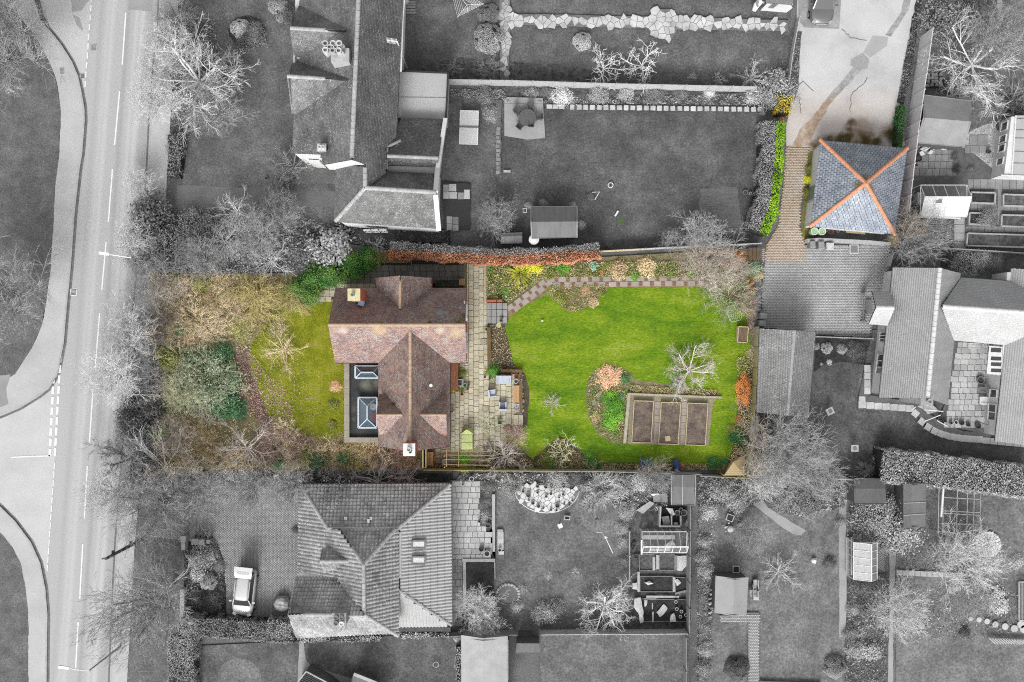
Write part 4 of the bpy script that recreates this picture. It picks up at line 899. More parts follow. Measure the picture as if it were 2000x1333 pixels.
# east bungalow courtyard and garden path
cy_=sheet('patio','1864,660 1964,668 1944,838 1930,850 1848,832 1835,812 1846,790 1853,788',M.jointg)
rw=random.Random(4)
for j in range(15):
    y0=668+j*11.2;x=1866-j*1.6-rw.random()*8
    while x<1940-j*1.5:w_=rw.choice((9,14,17,12));slab(cy_,x+w_/2+6,y0+5.6,w_-.9,10.4,LAYER[0],.03,M.slabp if rw.random()<.6 else M.slabg,-3);x+=w_
gp=sheet('garden_path','1690,713 1702,713 1697,772 1760,782 1800,790 1812,806 1840,826 1880,842 1935,848 1935,858 2010,864 2010,876 1930,866 1905,860 1850,850 1815,834 1786,806 1676,800 1676,780',M.jointg)
for x,y,w_,h_ in[(1694,720+i*14.5,12,13.5)for i in range(4)]+[(1684,781,12,13)]+[(1684+i*15.5,791+i*1.2,14.5,13)for i in range(7)]:slab(gp,x,y,w_,h_,LAYER[0],.03,M.slabp)
for i in range(11):
    a=1.0-i*.085;x=1788+i*12.5;y=806+52*(1-math.exp(-i*.36));slab(gp,x,y+2,12.8,13,LAYER[0],.03,M.slabp,-40+i*4)
for i in range(6):slab(gp,1926+i*15,861+i*1.4,14,12,LAYER[0],.03,M.slabp,-3)
bp=sheet('garden_path','1405,1202 1462,1197 1483,1197 1482,1420 1461,1420 1461,1216 1406,1216',M.bjointg);blocks(bp,pp('1406,1203 1462,1198 1482,1198 1481,1410 1462,1410 1462,1215 1407,1215'),mk('pale_paver',176,200,sc=.5,fine=(.06,20),island=.08),LAYER[0]+.002,.16,.12)
br=sheet('garden_path','1750,1113 1885,1120 1885,1130 1750,1124',M.concg,amp=.8)
for i in range(11):slab(br,1757+i*11.6,1119+i*.5,9+R(-2,2),9.5,LAYER[0],.03,M.slabp,R(-6,6))
for i,(x,y)in enumerate(((1896,1209),(1912,1211),(1928,1214),(1944,1220),(1963,1224),(1981,1228),(1994,1220),(2000,1229))):solo('stepping_stone',f"{'first second third fourth fifth sixth seventh eighth'.split()[i]} round stepping stone from the left in the row at the right edge",'stepping stone',MB().lathe(P(x,y,.18),[(.2+i*.02,0),(.19+i*.02,.04)],12),M.slabp,P(x,y,.18),group='round stepping stones at the right')
# ---------------------------------------------------------------- the main house
def V3(s,z=None):
    """'x,y,z x,y,z' in photo pixels + height -> points."""
    return[P(*[float(a)for a in t.split(',')])for t in s.split()]
def foot(pts,z):return[P(x,y,z)[:2]for x,y in pts]
def gutter(b,a,c,w=.11):b.bar(a,c,w,.09)
c0=P(780,720);hs_=thing('house','house with plum and pink clay tile roofs and two chimneys in the coloured garden','house',(c0.x,c0.y,0))
b=MB()
b.prism(foot(pp('658,568 908,568 908,705 658,705'),3.4),0,3.35);b.prism(foot(pp('738,546 839,546 839,570 738,570'),3.4),0,3.35)
b.prism(foot(pp('744,700 874,700 874,870 744,870'),3.4),0,3.35)
b.poly(V3('657,567,3.35 643,635,6.5 658,706,3.35'));b.poly(V3('908,567,3.35 907,635,6.5 908,706,3.35'))
b.poly(V3('738,545,3.35 782,542,5.2 839,545,3.35'));b.poly(V3('743,871,3.35 801,880,6.0 875,871,3.35'))
b.poly(V3('744,775,3.9 738,811,5.4 744,848,3.9'));b.poly(V3('871,775,3.9 869,811,5.4 871,848,3.9'))
b.prism(foot(pp('866,772 872,772 872,852 866,852'),3.9),3.0,3.9)
part(hs_,'wall',b,M.brick)
R1=V3('911,564,3.4 655,564,3.4 641,635,6.6 909,635,6.6');R2=V3('655,708,3.4 911,708,3.4 909,635,6.6 641,635,6.6')
R3a=V3('734,543,3.4 738,572,3.4 744,578,3.7 781,607,5.3 781,539,5.3');R3b=V3('842,572,3.4 842,543,3.4 781,539,5.3 781,607,5.3')
R4a=V3('740,872,3.4 740,708,3.4 801,645,6.1 801,882,6.1');R4b=V3('878,707,3.4 878,872,3.4 801,882,6.1 801,645,6.1')
R5a=V3('752,771,4.05 740,771,4.05 735,811,5.5 789,811,5.5');R5b=V3('740,848,4.05 755,848,4.05 789,811,5.5 735,811,5.5')
R6a=V3('872,771,4.05 858,771,4.05 817,811,5.5 872,811,5.5');R6b=V3('859,848,4.05 873,848,4.05 872,811,5.5 817,811,5.5')
rf=roof(hs_,[R1,R2],M.under,M.tile,.17,.115);r0=roof(hs_,[R3a,R3b],M.under,M.tile,.17,.115);r3=roof(hs_,[R4a,R4b],M.under,M.tile,.17,.115)
r2=roof(hs_,[R5a,R5b],M.under,M.tile,.17,.115,name='dormer_roof');r6=roof(hs_,[R6a,R6b],M.under,M.tile,.17,.115,name='dormer_roof')
ridge(rf,*V3('641,635,6.62 909,635,6.62'),M.ridge,.25);ridge(r0,*V3('781.5,540,5.32 781,604,5.32'),M.ridge,.23);ridge(r3,*V3('801,648,6.12 801,868,6.12'),M.ridge,.24)
ridge(r2,*V3('735,811,5.52 786,811,5.52'),M.ridge,.2);ridge(r6,*V3('820,811,5.52 872,811,5.52'),M.ridge,.2)
b=MB();gutter(b,*V3('655,564,3.32 911,564,3.32'));gutter(b,*V3('655,709,3.32 742,709,3.32'));gutter(b,*V3('876,709,3.32 914,709,3.32'));gutter(b,*V3('740,712,3.3 740,872,3.3'));gutter(b,*V3('879,712,3.3 879,872,3.3'))
part(hs_,'gutter',b,M.black)
b=MB();b.bar(*V3('912,598,4.9 911,625,6.0'),.12,.3);part(hs_,'bargeboard',b,M.white)
v=MB();v.bar(*V3('742,708,3.45 800,646,6.1'),.1,.03);v.bar(*V3('876,708,3.45 802,646,6.1'),.1,.03);part(r3,'valley_lead',v,mk('valley_lead',(196,170,150),(214,196,180),sc=4))
s=MB();sl_=V3('894,709,2.5 894,762,2.5 879,762,3.2 879,709,3.2');lt=roof(hs_,[V3('894,762,2.5 894,709,2.5 878,709,3.2 878,762,3.2')],M.under,mk('orange_clay_tile',(176,116,88),(196,132,100),sc=1,fine=(.2,16),island=.2),.17,.115,name='lean_to_roof')
b=MB();b.prism(foot(pp('878,709 892,709 892,762 878,762'),2.5),0,2.45);part(hs_,'lean_to_wall',b,M.brick)
def chimney(par,px,py,z0,z1,wx,wy,cap,pots,bm=None,lead=True,potm=None):
    c=P(px,py,z1);b=MB().box((c.x,c.y,z0),(wx,wy,z1-z0-.25));b.box((c.x,c.y,z1-.25),(wx+.1,wy+.1,.12))
    ch=part(par,'chimney',b,bm or M.brick);part(ch,'chimney_cap',MB().box((c.x,c.y,z1-.13),(wx+.06,wy+.06,.1)),cap)
    for x,y,r,h,m in pots:part(ch,'chimney_pot',MB().lathe((c.x+x,c.y+y,z1-.03),[(r*1.1,0),(r,h*.3),(r*.9,h*.85),(r*1.1,h*.88),(r*1.1,h),(r*.75,h),(r*.7,h*.7)],10),m)
    if lead:part(ch,'flashing',MB().box((c.x,c.y,z0+.55 if z0>3 else z0),(wx+.16,wy+.2,.5)),mk('lead_flashing',(124,156,190),(150,176,204),sc=4))
    return ch
ch_=chimney(hs_,691,576,4.2,8.0,.86,.84,M.cream,[(-.06,0,.13,.3,M.metal)],lead=False)
c=P(702,588,5.4);part(ch_,'flashing',MB().bar((c.x-.1,c.y-.05,5.2),(c.x+.35,c.y-.2,5.25),.5,.05),mk('lead_flashing',(124,156,190),(150,176,204),sc=4))
chimney(hs_,799,879,0.2,7.9,.82,.86,M.white,[(0,.05,.16,.35,M.whpot),(.1,-.15,.1,.25,M.greypot)],lead=False)
# flat roofed side extension with two roof lanterns
b=MB();b.prism(foot(pp('672,709 740,709 740,864 672,864'),2.7),0,2.3);part(hs_,'extension_wall',b,M.brick)
part(hs_,'flat_roof',MB().poly(V3('680,708,2.45 742,708,2.45 742,856,2.45 680,856,2.45')),M.felt)
cp=part(hs_,'parapet',MB().pxprism(pp('673,709.5 682,709.5 682,855 673,855'),2.3,2.66).pxprism(pp('673,855 740,855 740,864 673,864'),2.3,2.66),M.coping)
cop=slab_mesh('coping_stone',M.coping)
for i in range(9):piece(hs_,'coping_stone',cop,P(677.4,718+i*16.4,2.67),(10*S,15.7*S,.06))
for i in range(4):piece(hs_,'coping_stone',cop,P(681+i*17.2,859.6,2.67),(16.5*S,9.6*S,.062))
def lantern(px0,py0,px1,py1,pr,axis,label):
    z0,z1=2.75,3.35;cx=(px0+px1)/2;cy=(py0+py1)/2
    A,B_,C_,D=P(px0,py0,z0),P(px1,py0,z0),P(px1,py1,z0),P(px0,py1,z0)
    if axis=='y':E,F=P(cx-1,py0+pr,z1),P(cx-1,py1-pr,z1);faces=[(A,B_,E),(B_,C_,F,E),(C_,D,F),(D,A,E,F)]
    else:E,F=P(px0+pr,cy+1,z1),P(px1-pr,cy+1,z1);faces=[(A,B_,F,E),(B_,C_,F),(C_,D,E,F),(D,A,E)]
    f=MB()
    for a,c in((A,B_),(B_,C_),(C_,D),(D,A)):f.bar(a,c,.12,.14);d=Vector((0,0,-.3));f.poly([a,c,c+d,a+d])
    for a,c in((E,F),):f.bar(a,c,.09,.08)
    for a in(A,D)if axis!='y' else(A,B_):f.bar(a,E,.06,.06)
    for a in(B_,C_)if axis!='y' else(C_,D):f.bar(a,F,.06,.06)
    l=part(hs_,'roof_lantern',f,M.frame,label)
    for q in faces:part(l,'pane',MB().poly(q),M.glassb)
    return l
l1=lantern(694,715,740,739,11,'x','smaller glazed roof lantern');l2=lantern(700,777,736,836,17,'y','larger glazed roof lantern')
part(l2,'room_floor',MB().poly(V3('703,780,2.47 733,780,2.47 733,834,2.47 703,834,2.47')),M.floor);part(l1,'room_floor',MB().poly(V3('698,717,2.47 738,717,2.47 738,737,2.47 698,737,2.47')),mk('dim_room',(110,96,90),(90,84,82),sc=2))
c=P(729,795,2.5);solo('lamp_shade','round white lampshade seen through the larger roof lantern','lampshade',MB().lathe((c.x,c.y,2.49),[(.28,0),(.27,.12),(.08,.13),(.07,.09)],16),M.white,(c.x,c.y,2.49))
c=P(730,816,2.5);solo('sofa','red seat seen through the larger roof lantern','seat',MB().box((c.x,c.y,2.48),(.2,.75,.07)).box((c.x+.12,c.y,2.48),(.06,.75,.14)),M.red,(c.x,c.y,2.48))
c=P(716,729,2.5);solo('table','pale table seen through the smaller roof lantern','table',MB().box((c.x,c.y,2.52),(.85,.3,.04)).box((c.x-.35,c.y,2.475),(.06,.25,.05)).box((c.x+.35,c.y,2.475),(.06,.25,.05)),M.coping,(c.x,c.y,2.48))
# windows, vents and lights on the house
for a,bb,z0,z1,mu in(((913,690),(913,650),1.0,2.2,2),((913,625),(913,590),3.6,4.8,1)):window(hs_,P(909,a[1],3.4),P(909,bb[1],3.4),z0,z1,M.framew,M.glass,mu)
window(hs_,P(875,800,3.4),P(875,860,3.4),.1,2.1,M.framew,M.glass,3);window(hs_,P(674,830,2.7),P(674,740,2.7),.9,2.0,M.framew,M.glass,3)
c=P(842,753,4.9);part(hs_,'roof_vent',MB().lathe((c.x,c.y,4.6),[(.09,0),(.09,.45),(.15,.45),(.13,.6)],8),M.white)
for x,y in((911,668),(876,797)):c=P(x,y,2.6);l=part(hs_,'wall_light',MB().box((c.x+.12,c.y,2.5),(.2,.16,.18)),M.metal)

# ---------------------------------------------------------------- slate garage
cg=P(1676,366);g=thing('garage','square garage with blue slate pyramid roof and orange hip tiles','garage',(cg.x,cg.y,0))
NW,NE,SE,SW,AP=V3('1603,275,2.5 1771,291,2.5 1747,457,2.5 1583,442,2.5 1691,358,4.25')
ins=[Vector((q.x,q.y,0)).lerp(Vector((cg.x+.25,cg.y+.05,0)),.05)[:2]for q in(NW,NE,SE,SW)]
part(g,'wall',MB().prism(ins,0,2.45),M.render)
gr=roof(g,[[NW,NE,AP],[NE,SE,AP],[SE,SW,AP],[SW,NW,AP]],mk('dark_green_fascia',(50,66,66)),M.slate,.285,.215,jit=.005,gap=.055,step=.035)
for q in(NW,NE,SE,SW):ridge(gr,q+(q-AP).normalized()*.12+Vector((0,0,.06)),AP+Vector((0,0,.06)),M.terra,.31,.44,.26)
dm=MB();wl=MB()
a,c=Vector((*ins[3],0)),Vector((*ins[0],0));d=(c-a).normalized();nn=Vector((-d.y,d.x,0))*.05
for t0,t1,m in((.03,.30,0),(.7,.97,0)):
    p,q=a.lerp(c,t0)+nn,a.lerp(c,t1)+nn;part(g,'garage_door',MB().poly([(p.x,p.y,.1),(q.x,q.y,.1),(q.x,q.y,2.1),(p.x,p.y,2.1)]),M.white)
p,q=a.lerp(c,.33)+nn,a.lerp(c,.5)+nn;part(g,'door',MB().poly([(p.x,p.y,.05),(q.x,q.y,.05),(q.x,q.y,2.05),(p.x,p.y,2.05)]),mk('sage_door',(132,146,126)))

# ---------------------------------------------------------------- neighbour to the north: long grey tiled house
ct=P(720,220);n1=thing('house','long grey tiled house with many gables beside the top lawn','house',(ct.x,ct.y,0))
b=MB();b.prism(foot(pp('577,-120 782,-120 768,310 575,300'),5),0,4.95);b.prism(foot(pp('660,322 852,330 850,442 660,430'),4.6),0,4.55);b.prism(foot(pp('786,240 862,244 852,330 764,330'),3.9),0,3.7)
b.poly(V3('573,13,5 567,55,7.2 577,112,5'));b.poly(V3('572,122,5 562,150,7.2 572,221,5'));b.prism(foot(pp('580,20 700,20 700,110 580,110'),5),4.9,5.05)
part(n1,'wall',b,M.render)
T1=V3('571,300,5 593,-140,5 706,-140,8.5 687,312,8.5 632,322,6.8 626,302,6.6');T1b=V3('773,268,5.6 794,-140,5.6 706,-140,8.5 687,312,8.5 713,321,7.6 713,367,7.4 752,336,6.2 753,288,6.2')
G1a=V3('655,14,5.9 583,14,5.05 566,55,7.3 690,62,7.4');G1b=V3('575,114,5.05 660,106,5.9 690,62,7.4 566,55,7.3')
G0=V3('584,-80,5 583,12,5.05 655,14,6.6 655,-80,6.6')
G2a=V3('662,120,6 571,123,5.05 561,149,7.3 682,157,7.4');G2b=V3('570,222,5.05 634,226,5.9 682,157,7.4 561,149,7.3')
W1=V3('653,433,4.6 657,324,4.6 713,326,7.2 713,367,7.4');W2=V3('653,433,4.6 859,447,4.6 852,376,7.2 713,367,7.4');W3=V3('855,341,5.4 752,336,5.4 713,367,7.4 852,376,7.2');W1b=V3('752,336,5.4 772,318,5.4 713,326,7.4 713,367,7.4')
E1=V3('868,234,3.9 784,231,3.9 756,305,6 856,309,6');E2=V3('757,322,5.2 855,325,5.2 856,309,6 756,305,6')
na=roof(n1,[T1,T1b],M.underg,M.tileg,.2,.14);roof(n1,[G1a,G1b],M.underg,M.tileg,.2,.14,name='gable_roof');roof(n1,[G2a,G2b],M.underg,M.tileg,.2,.14,name='gable_roof');nb=roof(n1,[W1,W2,W3],M.underg,M.tileg,.2,.14,name='wing_roof');roof(n1,[E1,E2],M.underg,M.tileg,.2,.14,name='wing_roof')
for q,w_ in(('706,-140,8.55 687,308,8.55',.34),('567,55,7.34 686,62,7.44',.3),('561,149,7.34 680,157,7.44',.3),('713,328,7.45 713,366,7.45',.34),('713,367,7.44 655,432,4.7',.34),('713,367,7.44 852,376,7.26',.34),('756,305,6.04 856,309,6.04',.28),('715,364,7.4 752,336,5.5',.26),('752,288,5.9 782,275,5.2',.26),('755,330,5.4 756,290,5.9',.2)):ridge(na,*V3(q),M.ridgeg,w_,.5)
part(n1,'flat_roof',MB().pxprism(pp('781,140 873,144 870,233 777,230'),0,3.2),M.flat);b=MB();b.bar(*V3('780,139,3.25 875,143,3.25'),.12,.12);b.bar(*V3('875,143,3.25 871,234,3.25'),.14,.12);part(n1,'roof_edge',b,M.black)
part(n1,'roof_joint',MB().bar(*V3('780,190,3.21 872,191,3.21'),.05,.02),M.greypot)
part(n1,'flat_gutter',MB().poly(V3('757,324,5.0 855,327,5.0 854,341,5.0 756,338,5.0')),M.flat)
b=MB();b.bar(*V3('870,234,4.2 855,330,5.4'),.3,.5);b.bar(*V3('855,330,5.3 851,378,7.1'),.35,.5);b.bar(*V3('851,378,7.1 857,448,4.7'),.35,.4);part(n1,'bargeboard',b,M.white)
b=MB();b.bar(*V3('792,-60,5.4 786,30,5.4'),.24,.18);b.bar(*V3('786,30,5.4 782,140,5.4'),.2,.18);part(n1,'gutter',b,M.white)
gq=V3('633,321,6.7 687,313,8.35 712,321,7.5');part(n1,'white_gable',MB().poly(gq+[Vector((q.x,q.y-.02,4.4))for q in gq[::-1]]),M.white)
part(n1,'bay_roof',MB().prism(foot(pp('582,304 625,299 624,316 600,314'),3),0,3.0),M.white);part(n1,'bay_window',MB().pxprism(pp('598,308 622,308 622,313 604,312'),3.0,3.06),M.glass)
chimney(n1,628,288,5.2,7.6,.6,.5,M.whpotg,[(-.1,0,.12,.3,M.whpotg),(.15,0,.12,.3,M.whpotg)],M.greypot,False)
c=P(655,104,9.4);b=MB();b.box((P(664,108,9)[0],P(664,108,9)[1],6.2),(1.3,1.0,2.8));big=part(n1,'chimney',b,M.concw)
for i,(x,y,r)in enumerate(((636,86,.19),(651,86,.19),(663,86,.19),(644,93,.15),(656,93,.15),(636,99,.19),(650,100,.17),(662,100,.19))):
    c=P(x,y,9.8);q=MB()
    if i not in(3,4):q.box((c.x,c.y,9.0),(.42,.42,.5),.75)
    q.lathe((c.x,c.y,9.4),[(r*1.1,0),(r,.1),(r*.95,.5),(r*1.15,.52),(r*1.15,.6),(r*.75,.6),(r*.7,.35)],10);part(big,'chimney_pot',q,M.whpotg if i%3 else M.concw)
part(big,'flashing',MB().bar(*V3('640,132,6.3 682,126,6.6'),.14,.06),M.whpotg);part(n1,'flue_pipe',MB().tube(V3('575,92,5.2 575,124,5.2'),.08,6),M.whpotg);part(n1,'gutter',MB().bar(*V3('580,114,5.15 634,116,5.3'),.12,.1),M.whpotg)
for x,y in((715,412),(735,413)):part(nb,'roof_light_strip',MB().bar(*V3(f'{x-4},{y},5.45 {x+5},{y+.6},5.45'),.05,.05),M.white)
for x in(706,722,738):c=P(x,440,4);window(n1,P(x-5,434,4.6)+Vector((0,-.35,0)),P(x+8,434,4.6)+Vector((0,-.35,0)),1,2.2,M.framew,M.glass,1)
c=P(795,134);an=thing('aerial','tall slim aerial mast with a long toothed antenna by the grey house','aerial',(c.x,c.y,0))
T_=P(776,82,6.6);part(an,'mast',MB().tube([(c.x,c.y,0),T_],.055,6),M.alu);E_=P(732,75,6.6);q=MB().bar(T_,E_,.07);d=(E_-T_).normalized();n_=Vector((-d.y,d.x,0))
for i in range(17):p=T_.lerp(E_,.05+i*.055);L_=.2 if i<15 else .3;q.bar(p-n_*L_,p+n_*L_,.04)
part(an,'antenna',q,M.alu)

# ---------------------------------------------------------------- bungalow to the south: concrete pantiles
cb=P(730,1090);n2=thing('bungalow','grey pantiled bungalow with two skylights beside the block paved drive','bungalow',(cb.x,cb.y,0))
b=MB();b.prism(foot(pp('592,954 874,952 876,1218 592,1218'),2.6),0,2.55);b.prism(foot(pp('584,1133 700,1133 700,1238 584,1238'),2.6),0,2.55);b.poly(V3('580,1131,2.6 566,1201,4.9 582,1243,2.6'));part(n2,'wall',b,M.render)
S1=V3('880,946,2.6 588,948,2.6 640,1033,4.4 776,1032,4.4');S2=V3('584,1118,2.6 584,950,2.6 588,948,2.6 640,1033,4.4 663,1034,4.75 710,1104,6.4 711,1201,6.4 658,1128,4.8')
S3=V3('772,1034,4.5 663,1034,4.5 710,1104,6.4');S4=V3('778,1243,4.4 777,1034,4.4 772,1033,4.5 710,1104,6.4 711,1201,6.4')
S5=V3('660,1129,4.0 577,1129,2.7 563,1201,4.9 711,1201,6.3');S6=V3('578,1245,2.6 778,1244,4.1 711,1201,6.4 563,1201,4.9')
D1=V3('660,1072,4.6 629,1073,4.6 625,1097,5.4 686,1097,5.5');D2=V3('631,1114,4.6 664,1112,4.6 686,1097,5.5 625,1097,5.4')
E3=V3('882,1222,2.5 880,947,2.5 777,1033,4.3 777,1152,4.3');E4=V3('777,1224,2.5 882,1223,2.5 777,1152,4.3')
S6=V3('578,1245,2.6 764,1236,3.9 711,1201,6.2 563,1201,4.9');S6b=V3('764,1236,3.9 778,1243,4.3 711,1201,6.4')
ra=roof(n2,[S1,S2,S3,S4,S5,S6,S6b],M.underg,M.pan,.29,.3,'pan',jit=.006);rb=roof(n2,[D1,D2],M.underg,M.pan,.29,.3,'pan',name='dormer_roof');rc=roof(n2,[E3,E4],M.underg,M.sheetr,.26,.6,'pan',name='extension_roof',jit=.001)
for q in('640,1033,4.45 776,1032,4.45','588,949,2.7 640,1033,4.45','880,947,2.7 777,1033,4.5','663,1035,4.6 710,1104,6.45','772,1034,4.6 710,1104,6.45','710,1104,6.45 711,1201,6.45','563,1201,4.95 711,1201,6.4','711,1201,6.45 778,1243,4.4','625,1097,5.44 684,1097,5.52'):ridge(ra,*V3(q),M.ridgeg,.3,.45)
ridge(rc,*V3('777,1152,4.34 882,1222,2.55'),mk('ridge_sheet',150,170),.26,.9);part(rc,'valley_flashing',MB().bar(*V3('778,1035,4.4 778,1242,4.3'),.1,.06),M.bind)
part(rc,'flashing',MB().poly(V3('778,1040,4.36 784,1040,4.27 784,1130,4.27 778,1130,4.36')),M.flat)
b=MB();gutter(b,*V3('882,946,2.5 884,1223,2.5'));gutter(b,*V3('588,946,2.55 880,944,2.55'));gutter(b,*V3('583,950,2.55 583,1118,2.55'));part(n2,'gutter',b,M.bind)
part(n2,'flat_gutter',MB().poly(V3('585,1118,2.75 660,1128,4.1 577,1129,2.72')),M.flat)
for y0,y1 in((1056,1071),(1087,1102)):
    f=MB();A,B_,C_,D=V3(f'804,{y0},3.95 829,{y0},3.5 829,{y1},3.5 804,{y1},3.95');up=Vector((.05,0,.12));A,B_,C_,D=[q+up for q in(A,B_,C_,D)]
    for a,c in((A,B_),(B_,C_),(C_,D),(D,A)):f.bar(a,c,.13,.12)
    sk=part(n2,'skylight',f,M.greypot);part(sk,'pane',MB().poly([A,B_,C_,D]),M.glassw)
chimney(n2,662,1211,4.6,7.2,.95,.9,M.ridgeg,[(-.2,.2,.17,.2,M.greypot),(.2,.2,.17,.2,M.greypot),(-.2,-.22,.17,.2,M.greypot),(.22,-.24,.17,.28,M.white)],M.concg,False)
part(n2,'rod',MB().tube(V3('672,1216,6 666,1232,7'),.02,5),M.bind)
for x,y in((675,1013),(724,1013)):part(ra,'vent_tile',MB().bar(*V3(f'{x-3},{y},4.15 {x+3},{y},4.15'),.25,.1),M.whpotg)
part(ra,'roof_vent',MB().bar(*V3('717,1018,4.3 722,1018,4.3'),.3,.1),M.whpotg)
veranda=MB();veranda.pxprism(pp('778,1226 880,1226 880,1234 778,1234'),0,1.6);part(n2,'side_screen',veranda,M.woodgd)

# ---------------------------------------------------------------- bungalow to the east, U shaped
ce=P(1850,680);n3=thing('bungalow','pale tiled bungalow wrapped round a paved courtyard','bungalow',(ce.x,ce.y,0))
b=MB();b.prism(foot(pp('1750,528 1872,538 1852,784 1724,770'),2.6),0,2.55);b.prism(foot(pp('1860,546 2120,560 2120,668 1850,660'),2.6),0,2.55);b.prism(foot(pp('1968,532 2160,545 2160,870 1950,852'),2.6),0,2.55)
b.poly(V3('1750,527,2.55 1836,528,4.9 1873,538,2.55'));b.poly(V3('1724,771,2.55 1813,774,4.9 1850,784,2.55'));part(n3,'wall',b,M.render)
B1=V3('1717,777,2.6 1744,523,2.6 1836,524,5 1812,778,5');B2a=V3('1877,533,2.6 1876,548,2.6 1839,598,4.6 1836,524,5');B2b=V3('1876,534,2.6 1851,792,2.6 1812,778,5 1836,524,5')
B3=V3('2140,562,2.6 1877,543,2.6 1839,599,4.75 2140,620,4.75');B4=V3('1862,665,2.6 2140,690,2.6 2140,620,4.75 1839,599,4.75');B5=V3('1943,862,2.6 1964,668,2.6 1974,524,2.6 2110,535,5 2085,880,5')
P1=V3('1738,571,2.7 1703,569,2.7 1711,601,3.7 1748,602,3.75');P2=V3('1697,633,2.7 1733,636,2.7 1748,602,3.75 1711,601,3.7')
re_=roof(n3,[B1,B2b],M.underg,M.inter,.3,.17,jit=.001,step=.008,gap=.004);rl=roof(n3,[B3,B4],M.underg,M.inter,.3,.17,jit=.001,step=.008,gap=.004);roof(n3,[B5],M.underg,M.inter,.3,.17,jit=.001,step=.008,gap=.004);roof(n3,[P1,P2],M.underg,M.inter,.3,.17,jit=.001,step=.008,gap=.004,name='porch_roof')
for q in('1836,524,5.04 1812,776,5.04','1841,599,4.8 2140,620,4.8','1711,601,3.74 1746,602,3.78'):ridge(re_,*V3(q),M.ridgew,.36,.42)
b=MB();gutter(b,*V3('1717,777,2.5 1744,523,2.5'));gutter(b,*V3('1863,667,2.5 1964,672,2.5'));gutter(b,*V3('1943,862,2.5 1963,672,2.5'));gutter(b,*V3('1862,668,2.5 1850,792,2.5'));gutter(b,*V3('1877,542,2.5 1980,550,2.5'));part(n3,'gutter',b,M.bind)
def ew(t):a,c=P(1968,532,2.6),P(1950,852,2.6);return a.lerp(c,t)+Vector((-.06,0,0))
for t0,t1,z0,z1,mu in((.45,.63,.05,2.2,3),(.72,.77,1.0,2.1,0),(.81,.91,.9,2.1,1)):window(n3,ew(t0),ew(t1),z0,z1,M.framew,M.glass,mu)
def ww(t):a,c=P(1750,528,2.6),P(1724,770,2.6);return a.lerp(c,t)+Vector((-.06,0,0))
for t0,t1 in((.68,.84),(.5,.58)):window(n3,ww(t0),ww(t1),.9,2.2,M.framew,M.glass,2)
cy=P(1935,703);part(n3,'conservatory_roof',MB().poly(V3('1932,676,2.3 1962,678,2.5 1957,733,2.5 1927,731,2.3')).poly(V3('1932,676,2.22 1962,678,2.42 1957,733,2.42 1927,731,2.22')),M.framew)
cr=n3
for y0,y1 in((680,688),(697,704),(708,715),(720,727)):part(n3,'roof_pane',MB().poly(V3(f'1936,{y0},2.36 1956,{y0+1},2.5 1955,{y1+1},2.5 1935,{y1},2.36')),M.glass)
chimney(n3,1811,782,0.2,4.6,.9,.7,M.concg,[(.1,-.05,.18,.3,M.concg)],M.concw,False)
part(n3,'porch_post',MB().box((*P(1704,572,2)[:2],0),(.12,.12,2.6)).box((*P(1700,630,2)[:2],0),(.12,.12,2.6)),M.framew)

# ---------------------------------------------------------------- sheds, long garage, summer house
def shed(label,e1,e2,r0,r1,ze,zr,wallm,roofm,roofm2=None,name='shed',over=.06,battens=(),cat='shed',door=None,trim=None):
    """pitched shed: e1 = two eave corners of one slope, e2 = two of the other, r0-r1 the ridge (photo pixels)."""
    A,B_=P(*e1[0],ze),P(*e1[1],ze);C_,D=P(*e2[0],ze),P(*e2[1],ze);E,F=P(*r0,zr),P(*r1,zr)
    c=(A+B_+C_+D)/4;t=thing(name,label,cat,(c.x,c.y,0));ins=[Vector((q.x,q.y,0)).lerp(Vector((c.x,c.y,0)),over)[:2]for q in(A,B_,C_,D)]
    w=MB().prism(ins,0,ze-.03);part(t,'wall',w,wallm)
    th=Vector((0,0,.05));rr=MB()
    rr.poly([A,B_,F,E]);rr.poly([x-th for x in(A,B_,F,E)]);rr.bar(A,B_,.05,.07);r1_=part(t,'roof',rr,roofm)
    r2_=part(t,'roof',MB().poly([C_,D,E,F]).poly([x-th for x in(C_,D,E,F)]).bar(C_,D,.05,.07),roofm2 or roofm)
    gb=MB();i0,i1,i2,i3=[Vector((*q,ze-.03))for q in ins];gb.poly([i0,i3,E.lerp(c+Vector((0,0,zr)),over)-th]);gb.poly([i1,i2,F.lerp(c+Vector((0,0,zr)),over)-th]);part(t,'gable',gb,wallm)
    if trim:part(t,'bargeboard',MB().bar(A,E,.05,.12).bar(E,D,.05,.12).bar(B_,F,.05,.12).bar(F,C_,.05,.12),trim)
    for a,c_ in battens:
        part(t,'roof_batten',MB().bar(A.lerp(B_,a)+th*.6,E.lerp(F,a)+th*.6,.05,.03).bar(D.lerp(C_,a)+th*.6,E.lerp(F,a)+th*.6,.05,.03),c_)
    return t
t=shed('long grey tiled outbuilding beside the block paved yard',((1478,806),(1484,642)),((1592,650),(1578,815)),(1538,812),(1552,646),2.15,3.6,M.concg,M.underg,cat='outbuilding',name='outbuilding')
A,B_,C_,D,E,F=V3('1478,806,2.3 1484,642,2.3 1592,650,2.3 1578,815,2.3 1538,812,3.9 1552,646,3.9')
tiles(t,[planar([A,B_,F,E]),planar([C_,D,E,F])],mk('mottled_grey_tile',156,178,sc=.8,fine=(.12,16),island=.12,spk=(206,.58,9)),.2,.2);ridge(t,E,F,mk('outbuilding_ridge',176,190,rnd=.05),.26,.45)
